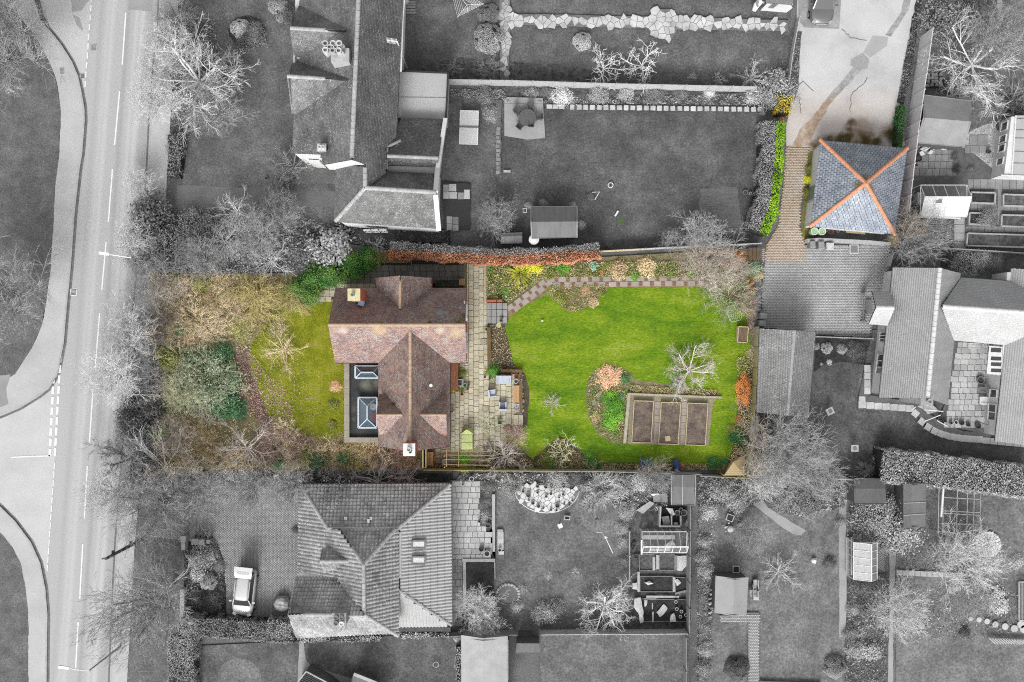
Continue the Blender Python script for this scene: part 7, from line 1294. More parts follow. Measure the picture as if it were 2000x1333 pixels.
# garage surroundings
for x,l,m in((1591,'left pale green water butt with dark lid opening',M.plastg),(1606,'right pale rimmed water butt beside the garage',M.plastg)):
    c=P(x,452,1.0);t=thing('water_butt',l,'water butt',(c.x,c.y,0));part(t,'tank',MB().lathe((c.x,c.y,0),[(.24,0),(.3,.5),(.28,1.0)],16),M.plastg);part(t,'rim',MB().lathe((c.x,c.y,.98),[(.31,0),(.31,.05),(.23,.05),(.22,-.02)],16),M.whpot);part(t,'lid',MB().lathe((c.x,c.y,.97),[(.22,0),(.02,.02)],14),M.bind)
pot(1622,452,6,.35,M.terrac,'wide terracotta pot beside the water butts');pot(1637,452,2.5,.3,M.whpot,'small pale pot behind the slate garage');c=P(1669,455);solo('plank','pale plank stored along the garage back wall','plank',MB().bar((c.x-.8,c.y+.05,.3),(c.x+.75,c.y-.1,.3),.16,.05),M.woodl,(c.x,c.y,.2))
def wheelie(px,py,ang,m,label,wpx=12,dpx=14,lid=None):
    c=P(px,py,1);t=thing('wheeled_bin',label,'wheeled bin',(c.x,c.y,.17),None,math.radians(ang));ORG[t.name]=Vector((0,0,0));w_,d_=wpx*S,dpx*S
    part(t,'body',MB().loft([[(-w_*.42,-d_*.4,0),(w_*.42,-d_*.4,0),(w_*.42,d_*.4,0),(-w_*.42,d_*.4,0)],[(-w_*.47,-d_*.47,.85),(w_*.47,-d_*.47,.85),(w_*.47,d_*.47,.85),(-w_*.47,d_*.47,.85)]]),m);part(t,'lid',MB().loft([[(-w_*.5,-d_*.5,.85),(w_*.5,-d_*.5,.85),(w_*.5,d_*.5,.85),(-w_*.5,d_*.5,.85)],[(-w_*.44,-d_*.42,.95),(w_*.44,-d_*.42,.95),(w_*.44,d_*.42,.93),(-w_*.44,d_*.42,.93)]]),lid or m);part(t,'handle',MB().bar((-w_*.3,d_*.52,.86),(w_*.3,d_*.52,.86),.04),M.black)
    for s in(-1,1):part(t,'wheel',MB().tube([(s*w_*.3,d_*.45,.1),(s*w_*.42,d_*.45,.1)],.1,10),M.tyre)
    return t
for x,y,m,l,sz in((1587,478,M.bin,'grey wheeled bin nearest the lime hedge lane',(11,14)),(1604,479,M.bin,'grey wheeled bin in the middle of the three',(12,15)),(1621,481,M.whpotg,'pale recycling bin right of the grey ones',(15,14)),(381,1058,M.bin,'larger grey wheeled bin beside the gate pier',(14,13)),(394,1059,M.bin,'darker wheeled bin in the row beside the gate pier',(12,12)),(407,1058,M.bin,'smallest bin at the end of the gate pier row',(7,8)),(1492,617,M.bin,'upper grey bin beside the outbuilding',(13,13)),(1490,632,M.bin,'lower grey bin beside the outbuilding',(13,13))):wheelie(x,y,R(-4,4),m,l,*sz)
c=P(1668,487,.18);t=thing('drain_cover','square pale framed cover in the block paved yard','drain cover',(c.x,c.y,.2));part(t,'frame',MB().box((c.x,c.y,.16),(.75,.75,.05)),M.whpotg);part(t,'cover',MB().box((c.x,c.y,.17),(.58,.58,.05)),M.iron)

# ---------------------------------------------------------------- north lawn
def chair(px,py,ang,m,label,sz=10,group=None,cat='garden chair'):
    c=P(px,py,.4);t=thing('garden_chair',label,cat,(c.x,c.y,.14),group,math.radians(ang));ORG[t.name]=Vector((0,0,0));w_=sz*S
    part(t,'seat',MB().box((0,0,.4),(w_,w_,.05)),m);part(t,'backrest',MB().bar((0,w_/2,.42),(0,w_/2+.12,.85),w_,.05),m)
    for s in(-1,1):
        part(t,'armrest',MB().bar((s*w_/2,-w_*.4,.62),(s*w_/2,w_/2,.62),.05),m)
        for y in(-.4,.4):part(t,'leg',MB().bar((s*w_*.45,y*w_,0),(s*w_*.45,y*w_,.42),.04),m)
    return t
c=P(1030,230,.72);t=thing('garden_table','round dark table on the concrete terrace','garden table',(c.x,c.y,.14));part(t,'table_top',MB().lathe((c.x,c.y,.7),[(.7,0),(.72,.03),(.7,.05)],20),M.bin2 if hasattr(M,'bin2')else mk('dark_table',96,106,sc=4));part(t,'leg',MB().lathe((c.x,c.y,.14),[(.3,0),(.06,.06),(.06,.56)],10),M.bind)
for i,(x,y,a,l)in enumerate(((1036,212,5,'top right'),(1011,220,45,'upper left'),(1052,230,-85,'right'),(1016,247,140,'lower left'),(1037,243,178,'lower right'))):chair(x,y,a,M.bind,f'dark metal chair at the {l} of the round table',11,'chairs round the dark table')
c=P(916,250,.76);t=thing('table_tennis_table','pale table tennis table on the side lawn','table tennis table',(c.x,c.y,.12),None,math.radians(-1.5));ORG[t.name]=Vector((0,0,0))
for s in(-1,1):part(t,'table_half',MB().box((0,s*.69,.72),(1.52,1.36,.04)),mk('table_top_grey',206,216,sc=2));part(t,'edge_line',MB().box((.72,s*.69,.762),(.05,1.36,.003)).box((-.72,s*.69,.762),(.05,1.36,.003)).box((0,s*1.345,.762),(1.4,.05,.003)),M.white)
part(t,'net',MB().box((0,0,.72),(1.8,.03,.18)),M.bind)
for x in(-.6,.6):
    for y in(-1.1,1.1):part(t,'leg',MB().box((x,y,0),(.05,.05,.72)),M.bind)
c=P(920,-2);t=thing('rotary_airer','triangular rotary clothes airer on the upper lawn','clothes airer',(c.x,c.y,.1));tips=[P(877,-30,2),P(945,8,2),P(893,34,2)];ctr=P(912,10,1.9);part(t,'pole',MB().tube([(ctr.x,ctr.y,.1),ctr],.03,6),M.alu)
for q in tips:part(t,'arm',MB().tube([ctr,q],.02,5),M.alu)
for i in range(5):
    f=.4+i*.14;b=MB()
    for k in range(3):b.tube([ctr.lerp(tips[k],f),ctr.lerp(tips[(k+1)%3],f)],.012,4)
    part(t,'line',b,M.alu)
c=P(1043,468,1.6);t=thing('parasol','small round white canopy by the dark shed','parasol',(c.x,c.y,.1));part(t,'canopy',MB().lathe((c.x,c.y,1.5),[(.42,0),(.4,.06),(.2,.14),(.02,.17)],18),M.white);part(t,'pole',MB().tube([(c.x,c.y,.1),(c.x,c.y,1.5)],.025,6),M.alu)
c=P(1192,363);t=thing('hoop_toy','white ringed play hoop on the dark lawn','play hoop',(c.x,c.y,.15));n_=20
part(t,'ring',MB().tube([(c.x+.2*math.cos(i*.314),c.y+.2*math.sin(i*.314),.22)for i in range(21)],.035,5),M.white);part(t,'ring',MB().tube([(c.x+.11*math.cos(i*.314),c.y+.11*math.sin(i*.314),.2)for i in range(21)],.02,5),M.greypot)
c=P(1162,382);t=thing('play_goal','small folding goal frame with net on the dark lawn','toy goal',(c.x,c.y,.15));part(t,'frame',MB().tube([P(1157,376,.3),P(1171,375,.7),P(1162,390,.3)],.035,5),M.white);part(t,'net_rim',MB().tube([P(1157,376,.2),P(1147,383,.16),P(1152,391,.16),P(1162,390,.2)],.025,5),M.greypot);part(t,'net',MB().poly([P(1158,378,.24),P(1149,383,.18),P(1153,389,.18),P(1161,388,.24)]),mk('net_grey',96))
c=P(1204,418);solo('skimming_board','white narrow board lying on the dark lawn','board',MB().box((c.x,c.y,.15),(.14,.5,.05),-.55),M.white,(c.x,c.y,.15))
pot(1025,411,4.5,.3,M.whpotg,'square pale pot at the shed corner',M.bind,sq=(8,9));pot(1456,376,5,.2,M.greypot,'round tub on the worn lawn patch',M.lawnd);pot(1466,378,2.6,.3,M.whpotg,'small white pot by the tall hedge');pot(793,2,6,.3,M.whpotg,'round white basin on the house side deck',M.white);pot(1491,222,4,.3,M.concw,'pale stone urn at the end of the stepping stones',M.concw);pot(575,348,4,.3,M.greypot,'ringed pot by the dark front shrubs');pot(561,349,4.5,.3,M.greypot,'ringed pot left of the other in the dark front garden');pot(520,348,3.4,.3,M.greypot,'thin ringed pot by the bench');pot(790,450,3,.3,M.whpotg,'white ringed pot by the kitchen wall')
c=P(545,360);t=thing('garden_bench','dark slatted bench in the shaded front garden','bench',(c.x,c.y,.1))
for i in range(4):part(t,'slat',MB().box((c.x,c.y+(i-1.5)*.11,.42),(.9,.09,.03)),M.bind)
for s in(-1,1):part(t,'leg',MB().box((c.x+s*.4,c.y,.1),(.06,.4,.32)),M.bind)
c=P(798,14);t=thing('deck','small slatted side deck with a white basin','deck',(c.x,c.y,.05))
for i in range(5):part(t,'board',MB().box((c.x+.2,c.y-.5+i*.22,.1),(.75,.16,.04)),M.bin)
c=P(795,47);solo('wall_box','white box on the side wall of the long grey house','meter box',MB().box((c.x-.6,c.y,2.6),(.4,.6,.4)).box((c.x-.6,c.y-.32,2.65),(.36,.04,.3)),M.white,(c.x-.6,c.y,2.6))
c=P(1508,12);t=thing('garden_bench','white canopy swing seat with striped cushion cut by the top edge','swing seat',(c.x,c.y,.1));part(t,'seat',MB().loft([[P(1485,21,.5),P(1536,25,.5),P(1548,16,.5),P(1545,10,.5),P(1498,7,.5)],[P(1485,21,.62),P(1536,25,.62),P(1548,16,.62),P(1545,10,.62),P(1498,7,.62)]]),M.white);part(t,'stripe',MB().poly([P(1500,16,.63),P(1510,17,.63),P(1520,9,.63),P(1508,8,.63)]),M.greypot);part(t,'bolster',MB().tube([P(1472,22,.6),P(1478,10,.75),P(1486,2,.8)],[.16,.26,.24],12),M.white);part(t,'bolster_end',MB().tube([P(1480,9,1.0),P(1480.5,9,1.02)],.2,12),M.bin);part(t,'canopy',MB().prism([P(x,y,1.8)[:2]for x,y in pp('1494,-40 1550,-40 1548,9 1496,6')],1.78,1.82),M.iron);part(t,'post',MB().bar(P(1492,8,.1),P(1492,4,1.8),.05).bar(P(1548,10,.1),P(1548,8,1.8),.05),M.white)

# ---------------------------------------------------------------- greenhouses, frames and beds in the east gardens
def greenhouse(label,x0,y0,x1,y1,axis,n,ze,zr,ridge_at=.5,roofm=None,extra=(),fm=None):
    """glazed house: frame bars, every roof pane a part."""
    fm=fm or M.alu;c=P((x0+x1)/2,(y0+y1)/2);t=thing('greenhouse',label,'greenhouse',(c.x,c.y,.1))
    A,B_,C_,D=P(x0,y0,ze),P(x1,y0,ze),P(x1,y1,ze),P(x0,y1,ze)
    if axis=='x':E,F=A.lerp(D,ridge_at),B_.lerp(C_,ridge_at);sl1,sl2=(A,B_,F,E),(D,C_,F,E)
    else:E,F=A.lerp(B_,ridge_at),D.lerp(C_,ridge_at);sl1,sl2=(A,D,F,E),(B_,C_,F,E)
    k=(H-zr)/(H-ze);E,F=[Vector((q.x,q.y,zr))for q in(E,F)]
    sl1=sl1[:2]+(F,E);sl2=sl2[:2]+(F,E);b=MB()
    for q in(A,B_,C_,D):b.bar((q.x,q.y,.1),q,.05)
    b.bar(A,B_,.06);b.bar(B_,C_,.06);b.bar(C_,D,.06);b.bar(D,A,.06);b.bar(E,F,.1,.08)
    for p,q,r_,s_ in(sl1,sl2):
        for i in range(n+1):b.bar(p.lerp(q,i/n),s_.lerp(r_,i/n),.045,.05)
        for i in range(n+1):z=p.lerp(q,i/n);b.bar((z.x,z.y,.1),z,.035)
    fr=part(t,'frame',b,fm)
    for si,(p,q,r_,s_)in enumerate((sl1,sl2)):
        for i in range(n):
            a,d=i/n,(i+1)/n;m=roofm[si]if roofm else M.glassg;part(t,'roof_pane',MB().poly([p.lerp(q,a),p.lerp(q,d),s_.lerp(r_,d),s_.lerp(r_,a)]),m)
            if not roofm:u_,v_=p.lerp(q,a),p.lerp(q,d);part(t,'wall_pane',MB().poly([(u_.x,u_.y,.15),(v_.x,v_.y,.15),v_,u_]),M.glassg)
    part(t,'base',MB().prism([q[:2]for q in(A,B_,C_,D)],.02,.12),M.jointg);return t
gh=greenhouse('aluminium greenhouse with six bays in the allotment',1254,1039,1341,1080,'x',6,1.5,2.3,.62)
part(gh,'bench',MB().pxprism(pp('1256,1046 1318,1046 1318,1054 1256,1054'),.6,.66).pxprism(pp('1270,1072 1310,1072 1310,1077 1270,1077'),.6,.66),M.whpotg);part(gh,'barge_frame',MB().bar(P(1253,1055,1.6),P(1253,1083,1.5),.12),M.white)
for x,y in((1260,1061),(1334,1046),(1336,1072),(1318,1068)):pot(x,y,2.6,.25,M.whpotg,'small pale seed pot inside the allotment greenhouse',z=.12,group='pots inside the allotment greenhouse')
c=P(1308,1065,.6);solo('deckchair','striped folded deckchair inside the allotment greenhouse','deckchair',MB().bar((c.x-.3,c.y-.2,.7),(c.x+.3,c.y+.25,.75),.45,.04).bar((c.x-.35,c.y-.35,.74),(c.x+.2,c.y+.4,.8),.04).bar((c.x-.1,c.y-.42,.74),(c.x+.4,c.y+.2,.8),.04),M.whpotg,(c.x,c.y,.12))
greenhouse('lean greenhouse with paler west slope beside the central path',1667,1060,1713,1132,'y',5,1.5,2.2,.62,roofm=(mk('pale_pane',206,226,sc=1,rough=.3,alpha=.85),mk('grey_pane',150,166,sc=1,rough=.2,alpha=.8)))  # west panes coloured paler, east panes greyer
wg=greenhouse('greenhouse with white south slope in the slabbed garden',1798,362,1888,424,'x',4,1.7,2.5,.42,roofm=(M.glassg,M.glassw));part(wg,'vent',MB().poly([P(1828,388,2.42),P(1841,389,2.45),P(1840,397,2.3),P(1828,397,2.3)]),M.iron);part(wg,'gutter',MB().bar(P(1784,424,1.6),P(1876,427,1.6),.1).bar(P(1888,362,1.8),P(1887,423,1.7),.1),M.white)  # clear panes on the north slope, white ones on the south
c=P(1797,388,.8);solo('water_tank','pale tank beside the white roofed greenhouse','water tank',MB().box((c.x,c.y,.15),(.5,.85,.8)).box((c.x,c.y,.95),(.54,.9,.04)),M.whpotg,(c.x,c.y,.15))
for i,(q,l,m)in enumerate((('1897,376 1944,377 1943,398 1897,396','dark planter bed nearest the white greenhouse',M.soilk),('1960,380 2020,382 2020,404 1960,402','planter bed cut by the right edge, upper',M.soilg),('1894,416 1942,418 1940,440 1893,438','planter bed full of shrub twigs',M.soilk),('1957,420 2020,422 2020,444 1956,442','planter bed cut by the right edge, middle',M.soilg),('1890,456 2020,460 2020,484 1888,480','long planter bed along the low fence',M.soilg))):
    q=pp(q);t=thing('raised_bed',l,'raised bed',P(*q[0]));part(t,'soil',MB().prism([P(x,y,.35)[:2]for x,y in q],.05,.36),m)
    for k in range(4):a,d=P(*q[k],.4),P(*q[(k+1)%4],.4);part(t,'board',MB().bar((a.x,a.y,.25),(d.x,d.y,.25),.12,.34),M.woodgl)
plant(1930,428,20,'bush',M.lg,'dark twiggy shrub spilling from the planter bed',hs=.5,z=.3)
for i,(q,l,m)in enumerate((('1248,1083 1277,1083 1277,1115 1249,1115','bare plot left of the two planks in the allotment',M.soilg),('1288,1084 1318,1084 1318,1114 1288,1114','bare plot right of the two planks in the allotment',M.soilg),('1250,1126 1315,1126 1315,1156 1250,1156','dark boarded bed with wilted leaves in the allotment',M.soilk),('1319,1128 1349,1129 1348,1158 1319,1157','small dark boarded bed by the allotment fence',M.soilk),('1252,1170 1350,1172 1350,1214 1252,1214','cluttered dark bed at the foot of the allotment',M.soilk))):
    q=pp(q);t=thing('raised_bed',l,'vegetable bed',P(*q[0]));part(t,'soil',MB().prism([P(x,y,.2)[:2]for x,y in q],.05,.2),m)
    for k in range(4):a,d=P(*q[k],.25),P(*q[(k+1)%4],.25);part(t,'board',MB().bar((a.x,a.y,.2),(d.x,d.y,.2),.05,.16),M.woodg)
for a,d,l,w_,m in(((1277,1088),(1277,1114),'left pale plank between the allotment plots',5,M.woodgl),((1284,1084),(1284,1112),'right pale plank between the allotment plots',5,M.woodgl),((1319.5,1085),(1319.5,1114),'grey plank beside the white sheet',5,M.woodg),((1247,1117),(1247,1156),'upright plank at the left of the dark boarded bed',4.5,M.woodgl),((1316,1127),(1316,1156),'plank dividing the dark boarded beds',4.5,M.woodgl),((1262,1165.5),(1326,1166),'long pale plank below the dark boarded bed',4,M.woodgl),((1258,1170),(1282,1170),'short plank under the long pale plank',3,M.woodg),((1318,1160),(1341,1154),'slanting plank by the allotment fence',4,M.woodg),((1303,1212),(1318,1233),'dark slanting plank at the foot of the allotment',3,M.woodgd),((1274,1178),(1274,1190),'short stake in the cluttered bed',2,M.woodgl),((1275,1195),(1275,1215),'second stake in the cluttered bed',3.4,M.woodgl)):
    a,d=P(*a,.25),P(*d,.25);solo('plank',l,'plank',MB().bar(a+Vector((0,0,.03)),d+Vector((0,0,.03)),w_*S,.05),m,(a.x,a.y,.22))
def sheet_item(q,z,m,label,cat,name='sheet',t=.04,bumpy=.05):
    q=rough_edge(pp(q),.8,5);c=P(*q[0],z);b=MB().prism([P(x,y,z)[:2]for x,y in q],z,z+t);cx=sum(x for x,_ in q)/len(q);cy_=sum(y for _,y in q)/len(q)
    n=len(b.v);b.v.append(tuple(P(cx,cy_,z+t+bumpy)));k=len(q);
    for i in range(k):b.f.append((k+i,k+(i+1)%k,n));b.m.append(0)
    return solo(name,label,cat,b,m,c)
sheet_item('1282,1196 1296,1180 1304,1188 1298,1198 1288,1206',.3,M.whpotg,'crumpled pale sheet in the cluttered bed','plastic sheet');sheet_item('1308,1214 1310,1200 1316,1197 1320,1214',.3,M.whpotg,'pale sack beside the dark slanting plank','sack','sack',.2);sheet_item('1238,1168 1250,1166 1256,1190 1256,1214 1250,1216 1246,1196 1238,1186',.3,M.whpotg,'long pale heap of fleece at the allotment corner','fleece','fleece',.25,.15);sheet_item('1322,1086 1345,1085 1346,1100 1332,1115 1322,1114',.16,M.whpotg,'white sheet on the plot by the fence','plastic sheet');sheet_item('1258,1138 1268,1134 1276,1140 1266,1143',.25,M.whpotg,'wilted pale leaves under fleece in the dark bed','fleece','fleece',.1,.1);sheet_item('1235,1139 1244,1138 1245,1152 1235,1151',.3,M.whpotg,'white papers on the allotment path','paper');sheet_item('1317,1133 1324,1131 1330,1138 1322,1145',.25,M.whpotg,'white crate lid on the dark bed','crate lid');sheet_item('1258,1172 1264,1172 1263,1182 1259,1186',.25,M.whpotg,'torn white bag in the cluttered bed','bag','bag',.1);sheet_item('1270,965 1284,962 1288,966 1274,968',.4,M.white,'white bag at the foot of the allotment shrub','bag','bag',.2,.1)
for x,y,l in((1322,1190,'left'),(1331,1195,'middle'),(1340,1202,'right'),(1329,1205,'lower'),(1320,1176,'upper')):pot(x,y,3.2,.3,M.whpotg,f'{l} pale pot in the cluttered allotment bed',z=.2)
# compost bays and clutter behind the allotment shed
t=thing('compost_bay','boarded compost bays behind the allotment shed','compost bay',P(1310,1015,.1))
for q in('1289,990 1292,990 1290,1030 1287,1030','1290,1027 1331,1027 1331,1030 1290,1030','1311,1008 1313,1008 1313,1028 1311,1028','1329,1008 1331,1008 1331,1030 1329,1030'):part(t,'board',MB().pxprism(pp(q),.05,.9),M.woodgl)
part(t,'compost',MB().pxprism(pp('1292,992 1332,992 1330,1026 1292,1026'),.05,.3),M.soilk)
for x,y,r,m,l in((1336,1002,6,M.bin,'large grey tub behind the allotment shed'),(1323,1002,5,M.bin,'grey tub left of the large tub'),(1345,991,6,M.black,'black bucket under the allotment shed eave'),(1330,996,4,M.greypot,'small tub behind the allotment shed'),(1326,1024,3,M.black,'black pot in the compost bay')):pot(x,y,r,.5,m,l)
for q,h,m,l in(('1292,1010 1306,1008 1310,1026 1296,1027',.7,M.greypot,'grey board lid leaning in the compost bay'),('1336,1025 1346,1008 1352,1012 1342,1030',.6,M.woodg,'old board box tilted by the allotment fence'),('1300,992 1314,994 1318,1006 1312,1008',.6,M.whpotg,'scrap of pale fleece behind the shed'),('1243,997 1270,979 1278,984 1256,1004',.35,M.woodgl,'pale boarded frame lying across the allotment path'),('1276,966 1303,964 1304,982 1276,980',.3,M.bin,'slab stack beside the allotment shed'),('1316,1021 1324,1021 1324,1027 1316,1027',.6,M.whpotg,'pale tray in the compost bay'),('1341,1040 1347,1042 1348,1054 1342,1054',.9,M.whpotg,'white board propped at the greenhouse end')):q=pp(q);solo('board',l,'board',MB().pxprism(q,h-.08,h),m,P(*q[0],h))
for x,y,r,l in((1238,1064,4,'black pot left of the greenhouse'),(1236,1070,3,'small black pot left of the greenhouse'),(1346,1060,3,'black pot right of the greenhouse'),(1243,1087,5,'worn tub below the greenhouse corner'),(1391,1122,6,'grey lidded tub behind the pale shed')):pot(x,y,r,.35,M.bind,l)
# pots on the white terrace, terrace pots, courtyard pots
for x,y,r in((1032,967,5),(1050,950,3.4),(1066,951,3.6),(1078,951,3.6),(1094,951,3.2),(1101,950,3.4),(1067,970,3.4),(1076,965,2.6),(1100,966,2.8),(1089,988,4.6),(1041,983,3.4),(1052,989,3.6),(1033,977,2.4),(1022,960,2.6),(1092,972,2.2),(1076,996,2.6),(1087,997,2.2),(1102,985,2),(1050,962,2.6),(1112,986,2.4),(1061,993,2.2),(1118,978,2.4)):pot(x,y,r,.3+r*.03,M.greypot if(x+y)%3 else M.whpotg,f"{'big' if r > 4 else 'small' if r > 2.5 else 'tiny'} {'grey' if (x + y) % 3 else 'pale'} pot at the {'upper' if y < 960 else 'middle' if y < 980 else 'lower'} {'left' if x < 1050 else 'centre' if x < 1085 else 'right'} of the white paved corner",M.soilg,group='pots on the white paved corner')
for x,y,r,m,l in((921,936,4.6,M.whpotg,'pale ringed pot by the terrace hedge'),(904,947,2.2,M.whpotg,'white tapered pot with dark mouth on the terrace'),(953,1027,5,M.greypot,'round tub at the foot of the stone walled bed'),(951,1082,6,M.whpotg,'white rimmed urn with black mouth by the terrace wall'),(940,1073,5,M.bind,'dark shrub tub beside the white rimmed urn'),(976,1075,3.6,M.whpotg,'pale ring pot on the terrace step'),(936,1019,2.4,M.bind,'little dark pot by the stone walled bed')):pot(x,y,r,.5,m,l)
ORD='first second third fourth fifth sixth seventh eighth ninth tenth eleventh twelfth thirteenth'.split()
for i,(x,y,r,m)in enumerate(((1837,818,4.4,M.bind),(1845.5,822,3.2,M.bind),(1858,826,3.4,M.greypot),(1868,825.5,4,M.whpotg),(1879,826,5,M.bind),(1892,830,4,M.bind),(1911,832,6,M.bind))):pot(x,y,r,.45,m,f'{ORD[i]} planted pot from the left along the courtyard edge',M.soilk,group='pots along the courtyard edge')
pot(1916,743,7.5,.5,M.greypot,'octagonal tub by the courtyard wall');pot(1811,788,5,.4,M.whpotg,'pale tub on the chimney base',z=2.0)
chair(1919,783,-92,M.white,'white plastic armchair in the courtyard',15);chair(1922,676,10,M.white,'white chair under the courtyard eave',9)
t=chair(1916,762,-90,M.greypot,'grey wicker seat by the courtyard wall',11);c=P(1900,676);t=thing('garden_bench','pale slatted bench under the courtyard eave','bench',(c.x,c.y,.15))
for i in range(4):part(t,'slat',MB().box((c.x,c.y+(i-1.5)*.12,.45),(1.2,.1,.03)),M.whpotg)
for s in(-1,1):part(t,'leg',MB().box((c.x+s*.5,c.y,.15),(.06,.42,.3)),M.whpotg)
c=P(1915,820);t=thing('parasol','folded pale parasol leaning by the courtyard window','parasol',(c.x,c.y,.15));part(t,'canopy',MB().loft([[P(1903,817,.8),P(1908,812,.8),P(1909,818,.9)],[P(1916,825,1.2),P(1921,815,1.2),P(1921,826,1.3)]]),M.whpotg);part(t,'pole',MB().bar(P(1915,826,1.0),P(1945,834,1.0),.05),M.bind)
rl_=thing('railing','white ramp railing and curved steps by the chimney','railing',P(1815,825))
for a,d in(((1805,801),(1842,804)),((1807,823),(1837,811)),((1830,822),(1850,833)),((1788,795),(1782,801))):part(rl_,'rail',MB().bar(P(*a,.9),P(*d,.9),.06),M.white);part(rl_,'rail_post',MB().bar(P(*a,.1),P(*a,.9),.05).bar(P(*d,.1),P(*d,.9),.05),M.white)
for i in range(3):
    q=[(1792+26*math.sin(a)+i*7,795+30*(1-math.cos(a))-i*2+a*4)for a in(0,.3,.6,.9)];q2=[(x+6,y-3)for x,y in q[::-1]];part(rl_,'step',MB().pxprism(q+q2,.05,.2+i*.14),M.slabg if i%2 else M.slabp)
for x,y,a,l in((1618,803,25,'tilted pale table stone on the lawn by the outbuilding'),(1666,875,2,'square pale table stone further down the east lawn')):
    c=P(x,y,.4);t=thing('bird_table',l,'bird table',(c.x,c.y,.1));part(t,'tray',MB().box((c.x,c.y,.8),(.6,.55,.05),math.radians(a)),M.woodgl);part(t,'post',MB().box((c.x,c.y,.1),(.09,.09,.7)),M.woodg);part(t,'bowl',MB().lathe((c.x,c.y,.85),[(.15,0),(.16,.03),(.1,.01)],10),M.greypot)
# west side of the east bungalow
t=thing('railing','dark entrance railing in front of the porch','railing',P(1690,600))
for y in range(574,630,6):part(t,'baluster',MB().bar(P(1678,y,.8),P(1688,y+.6,.8),.05),M.bin)
part(t,'rail',MB().bar(P(1688,572,.9),P(1685,628,.9),.06),M.greypot);part(t,'doormat',MB().box((P(1695,600)[0],P(1695,600)[1],.2),(.5,1.2,.04)),M.iron);part(t,'wall_end',MB().pxprism(pp('1689,570 1697,570 1697,574 1689,574'),.1,.9).pxprism(pp('1687,626 1696,626 1696,630 1687,630'),.1,.9),M.bin)
# pond, tarp, mast, cage, rings
pd=sheet('pond',[(992+19*math.cos(a*.42)*(1+.08*math.sin(a*2.1)),1161+18*math.sin(a*.42))for a in range(15)],M.water);
for i in range(13):a=-2.9+i*.28;c=P(992+21.5*math.cos(a),1161+20*math.sin(a));solo('rock','pale stone on the rim of the pond','rock',MB().lathe((c.x,c.y,.12),[(.14,0),(.11,.08),(.04,.11)],7,sx=R(.7,1.4)),M.concw,(c.x,c.y,.12),group='stones round the pond')
c=P(550,1180,.5);t=thing('tarpaulin_heap','round heap under a shiny crumpled tarpaulin on the drive','tarpaulin',(c.x,c.y,.15));b=MB();b.lathe((c.x,c.y,.15),[(.66,0),(.66,.3),(.55,.55),(.3,.7),(.03,.72)],16);b.v=[(x+R(-.05,.05),y+R(-.05,.05),z+R(-.06,.06)*(z>.2))for x,y,z in b.v];part(t,'cover',b,M.tarp);part(t,'rope',MB().tube([(c.x+.69*math.cos(i*.4),c.y+.69*math.sin(i*.4),.4)for i in range(17)],.02,4),M.bind)
c=P(1156,994);t=thing('flagpole','tall white mast with a furled flag on the lower lawn','flagpole',(c.x,c.y,.12));part(t,'pole',MB().tube([(c.x,c.y,.12),(c.x,c.y,11.6)],[.11,.06],8),M.white);part(t,'band',MB().tube([(c.x,c.y,4.6),(c.x,c.y,5.2)],.12,8),M.bind);part(t,'flag',MB().loft([[(c.x,c.y,11.5),(c.x+.05,c.y,11.5),(c.x+.05,c.y+.05,11.5)],[(c.x+.05,c.y-.35,10.6),(c.x+.3,c.y-.2,10.6),(c.x+.1,c.y+.05,10.6)],[(c.x,c.y-.25,9.6),(c.x+.12,c.y-.1,9.6),(c.x+.05,c.y,9.6)]]),M.white);part(t,'stay',MB().tube([(c.x,c.y,11.3),P(1197,1081,10.5)],.025,4).tube([P(1165,1040,9),(c.x,c.y,9.8)],.03,4),M.white)
t=thing('fruit_cage','thin framed fruit cage below the wide hedge','fruit cage',P(1880,1000));b=MB();z=1.9
for y in(952,972,998,1003,1022,1040):b.bar(P(1842,y,z),P(1916,y+4,z),.05)
for x in(1834,1843,1870,1890,1903,1916):b.bar(P(x,950,z),P(x-2,1042,z),.05)
part(t,'frame',b,M.woodgl);part(t,'gutter',MB().bar(P(1843,948,2.0),P(1838,1010,2.0),.13),M.white);b=MB()
for x,y in((1834,950),(1916,955),(1834,1040),(1914,1044)):q=P(x,y,z);b.bar((q.x,q.y,.1),q,.07)
part(t,'post',b,M.woodg)
c=P(1928,1063);t=thing('stone_circle','round pale cobbled circle on the east lawn','stone circle',(c.x,c.y,.14));part(t,'base',MB().lathe((c.x,c.y,.14),[(1.06,0),(1.04,.03)],28),M.concg)
for ri,n_ in((.3,7),(.52,13),(.74,18),(.95,24)):
    for i in range(n_):a=i*2*math.pi/n_+ri;part(t,'stone',MB().box((c.x+ri*math.cos(a),c.y+ri*math.sin(a),.16),(.2,.2,.04),a+R(-.2,.2)),M.whstone if(i%3)else M.crazy)
part(t,'sundial',MB().lathe((c.x,c.y,.17),[(.12,0),(.08,.5),(.14,.55)],10),M.bin)
t=thing('cold_frame','long glazed cold frame cut by the right edge','cold frame',P(1995,1185));part(t,'frame',MB().bar(P(1990,1137,.5),P(1990,1212,.5),.08).bar(P(1990,1137,.5),P(2030,1137,.5),.08).bar(P(1990,1212,.5),P(2030,1212,.5),.08).bar(P(1996,1137,.5),P(1996,1212,.5),.05),M.woodgl);part(t,'pane',MB().poly([P(1990,1137,.48),P(2030,1137,.48),P(2030,1212,.48),P(1990,1212,.48)]),M.glassg);part(t,'box',MB().pxprism(pp('1991,1138 2030,1138 2030,1211 1991,1211'),.05,.25),M.soilg)
c=P(1965,1254);t=thing('low_trellis','low slatted timber frame at the right edge','timber frame',(c.x,c.y,.12))
for i in range(14):part(t,'slat',MB().bar(P(1932+i*5.4,1247+i*.3,.4),P(1944+i*5.4,1258+i*.1,.4),.09,.04),M.woodgl)
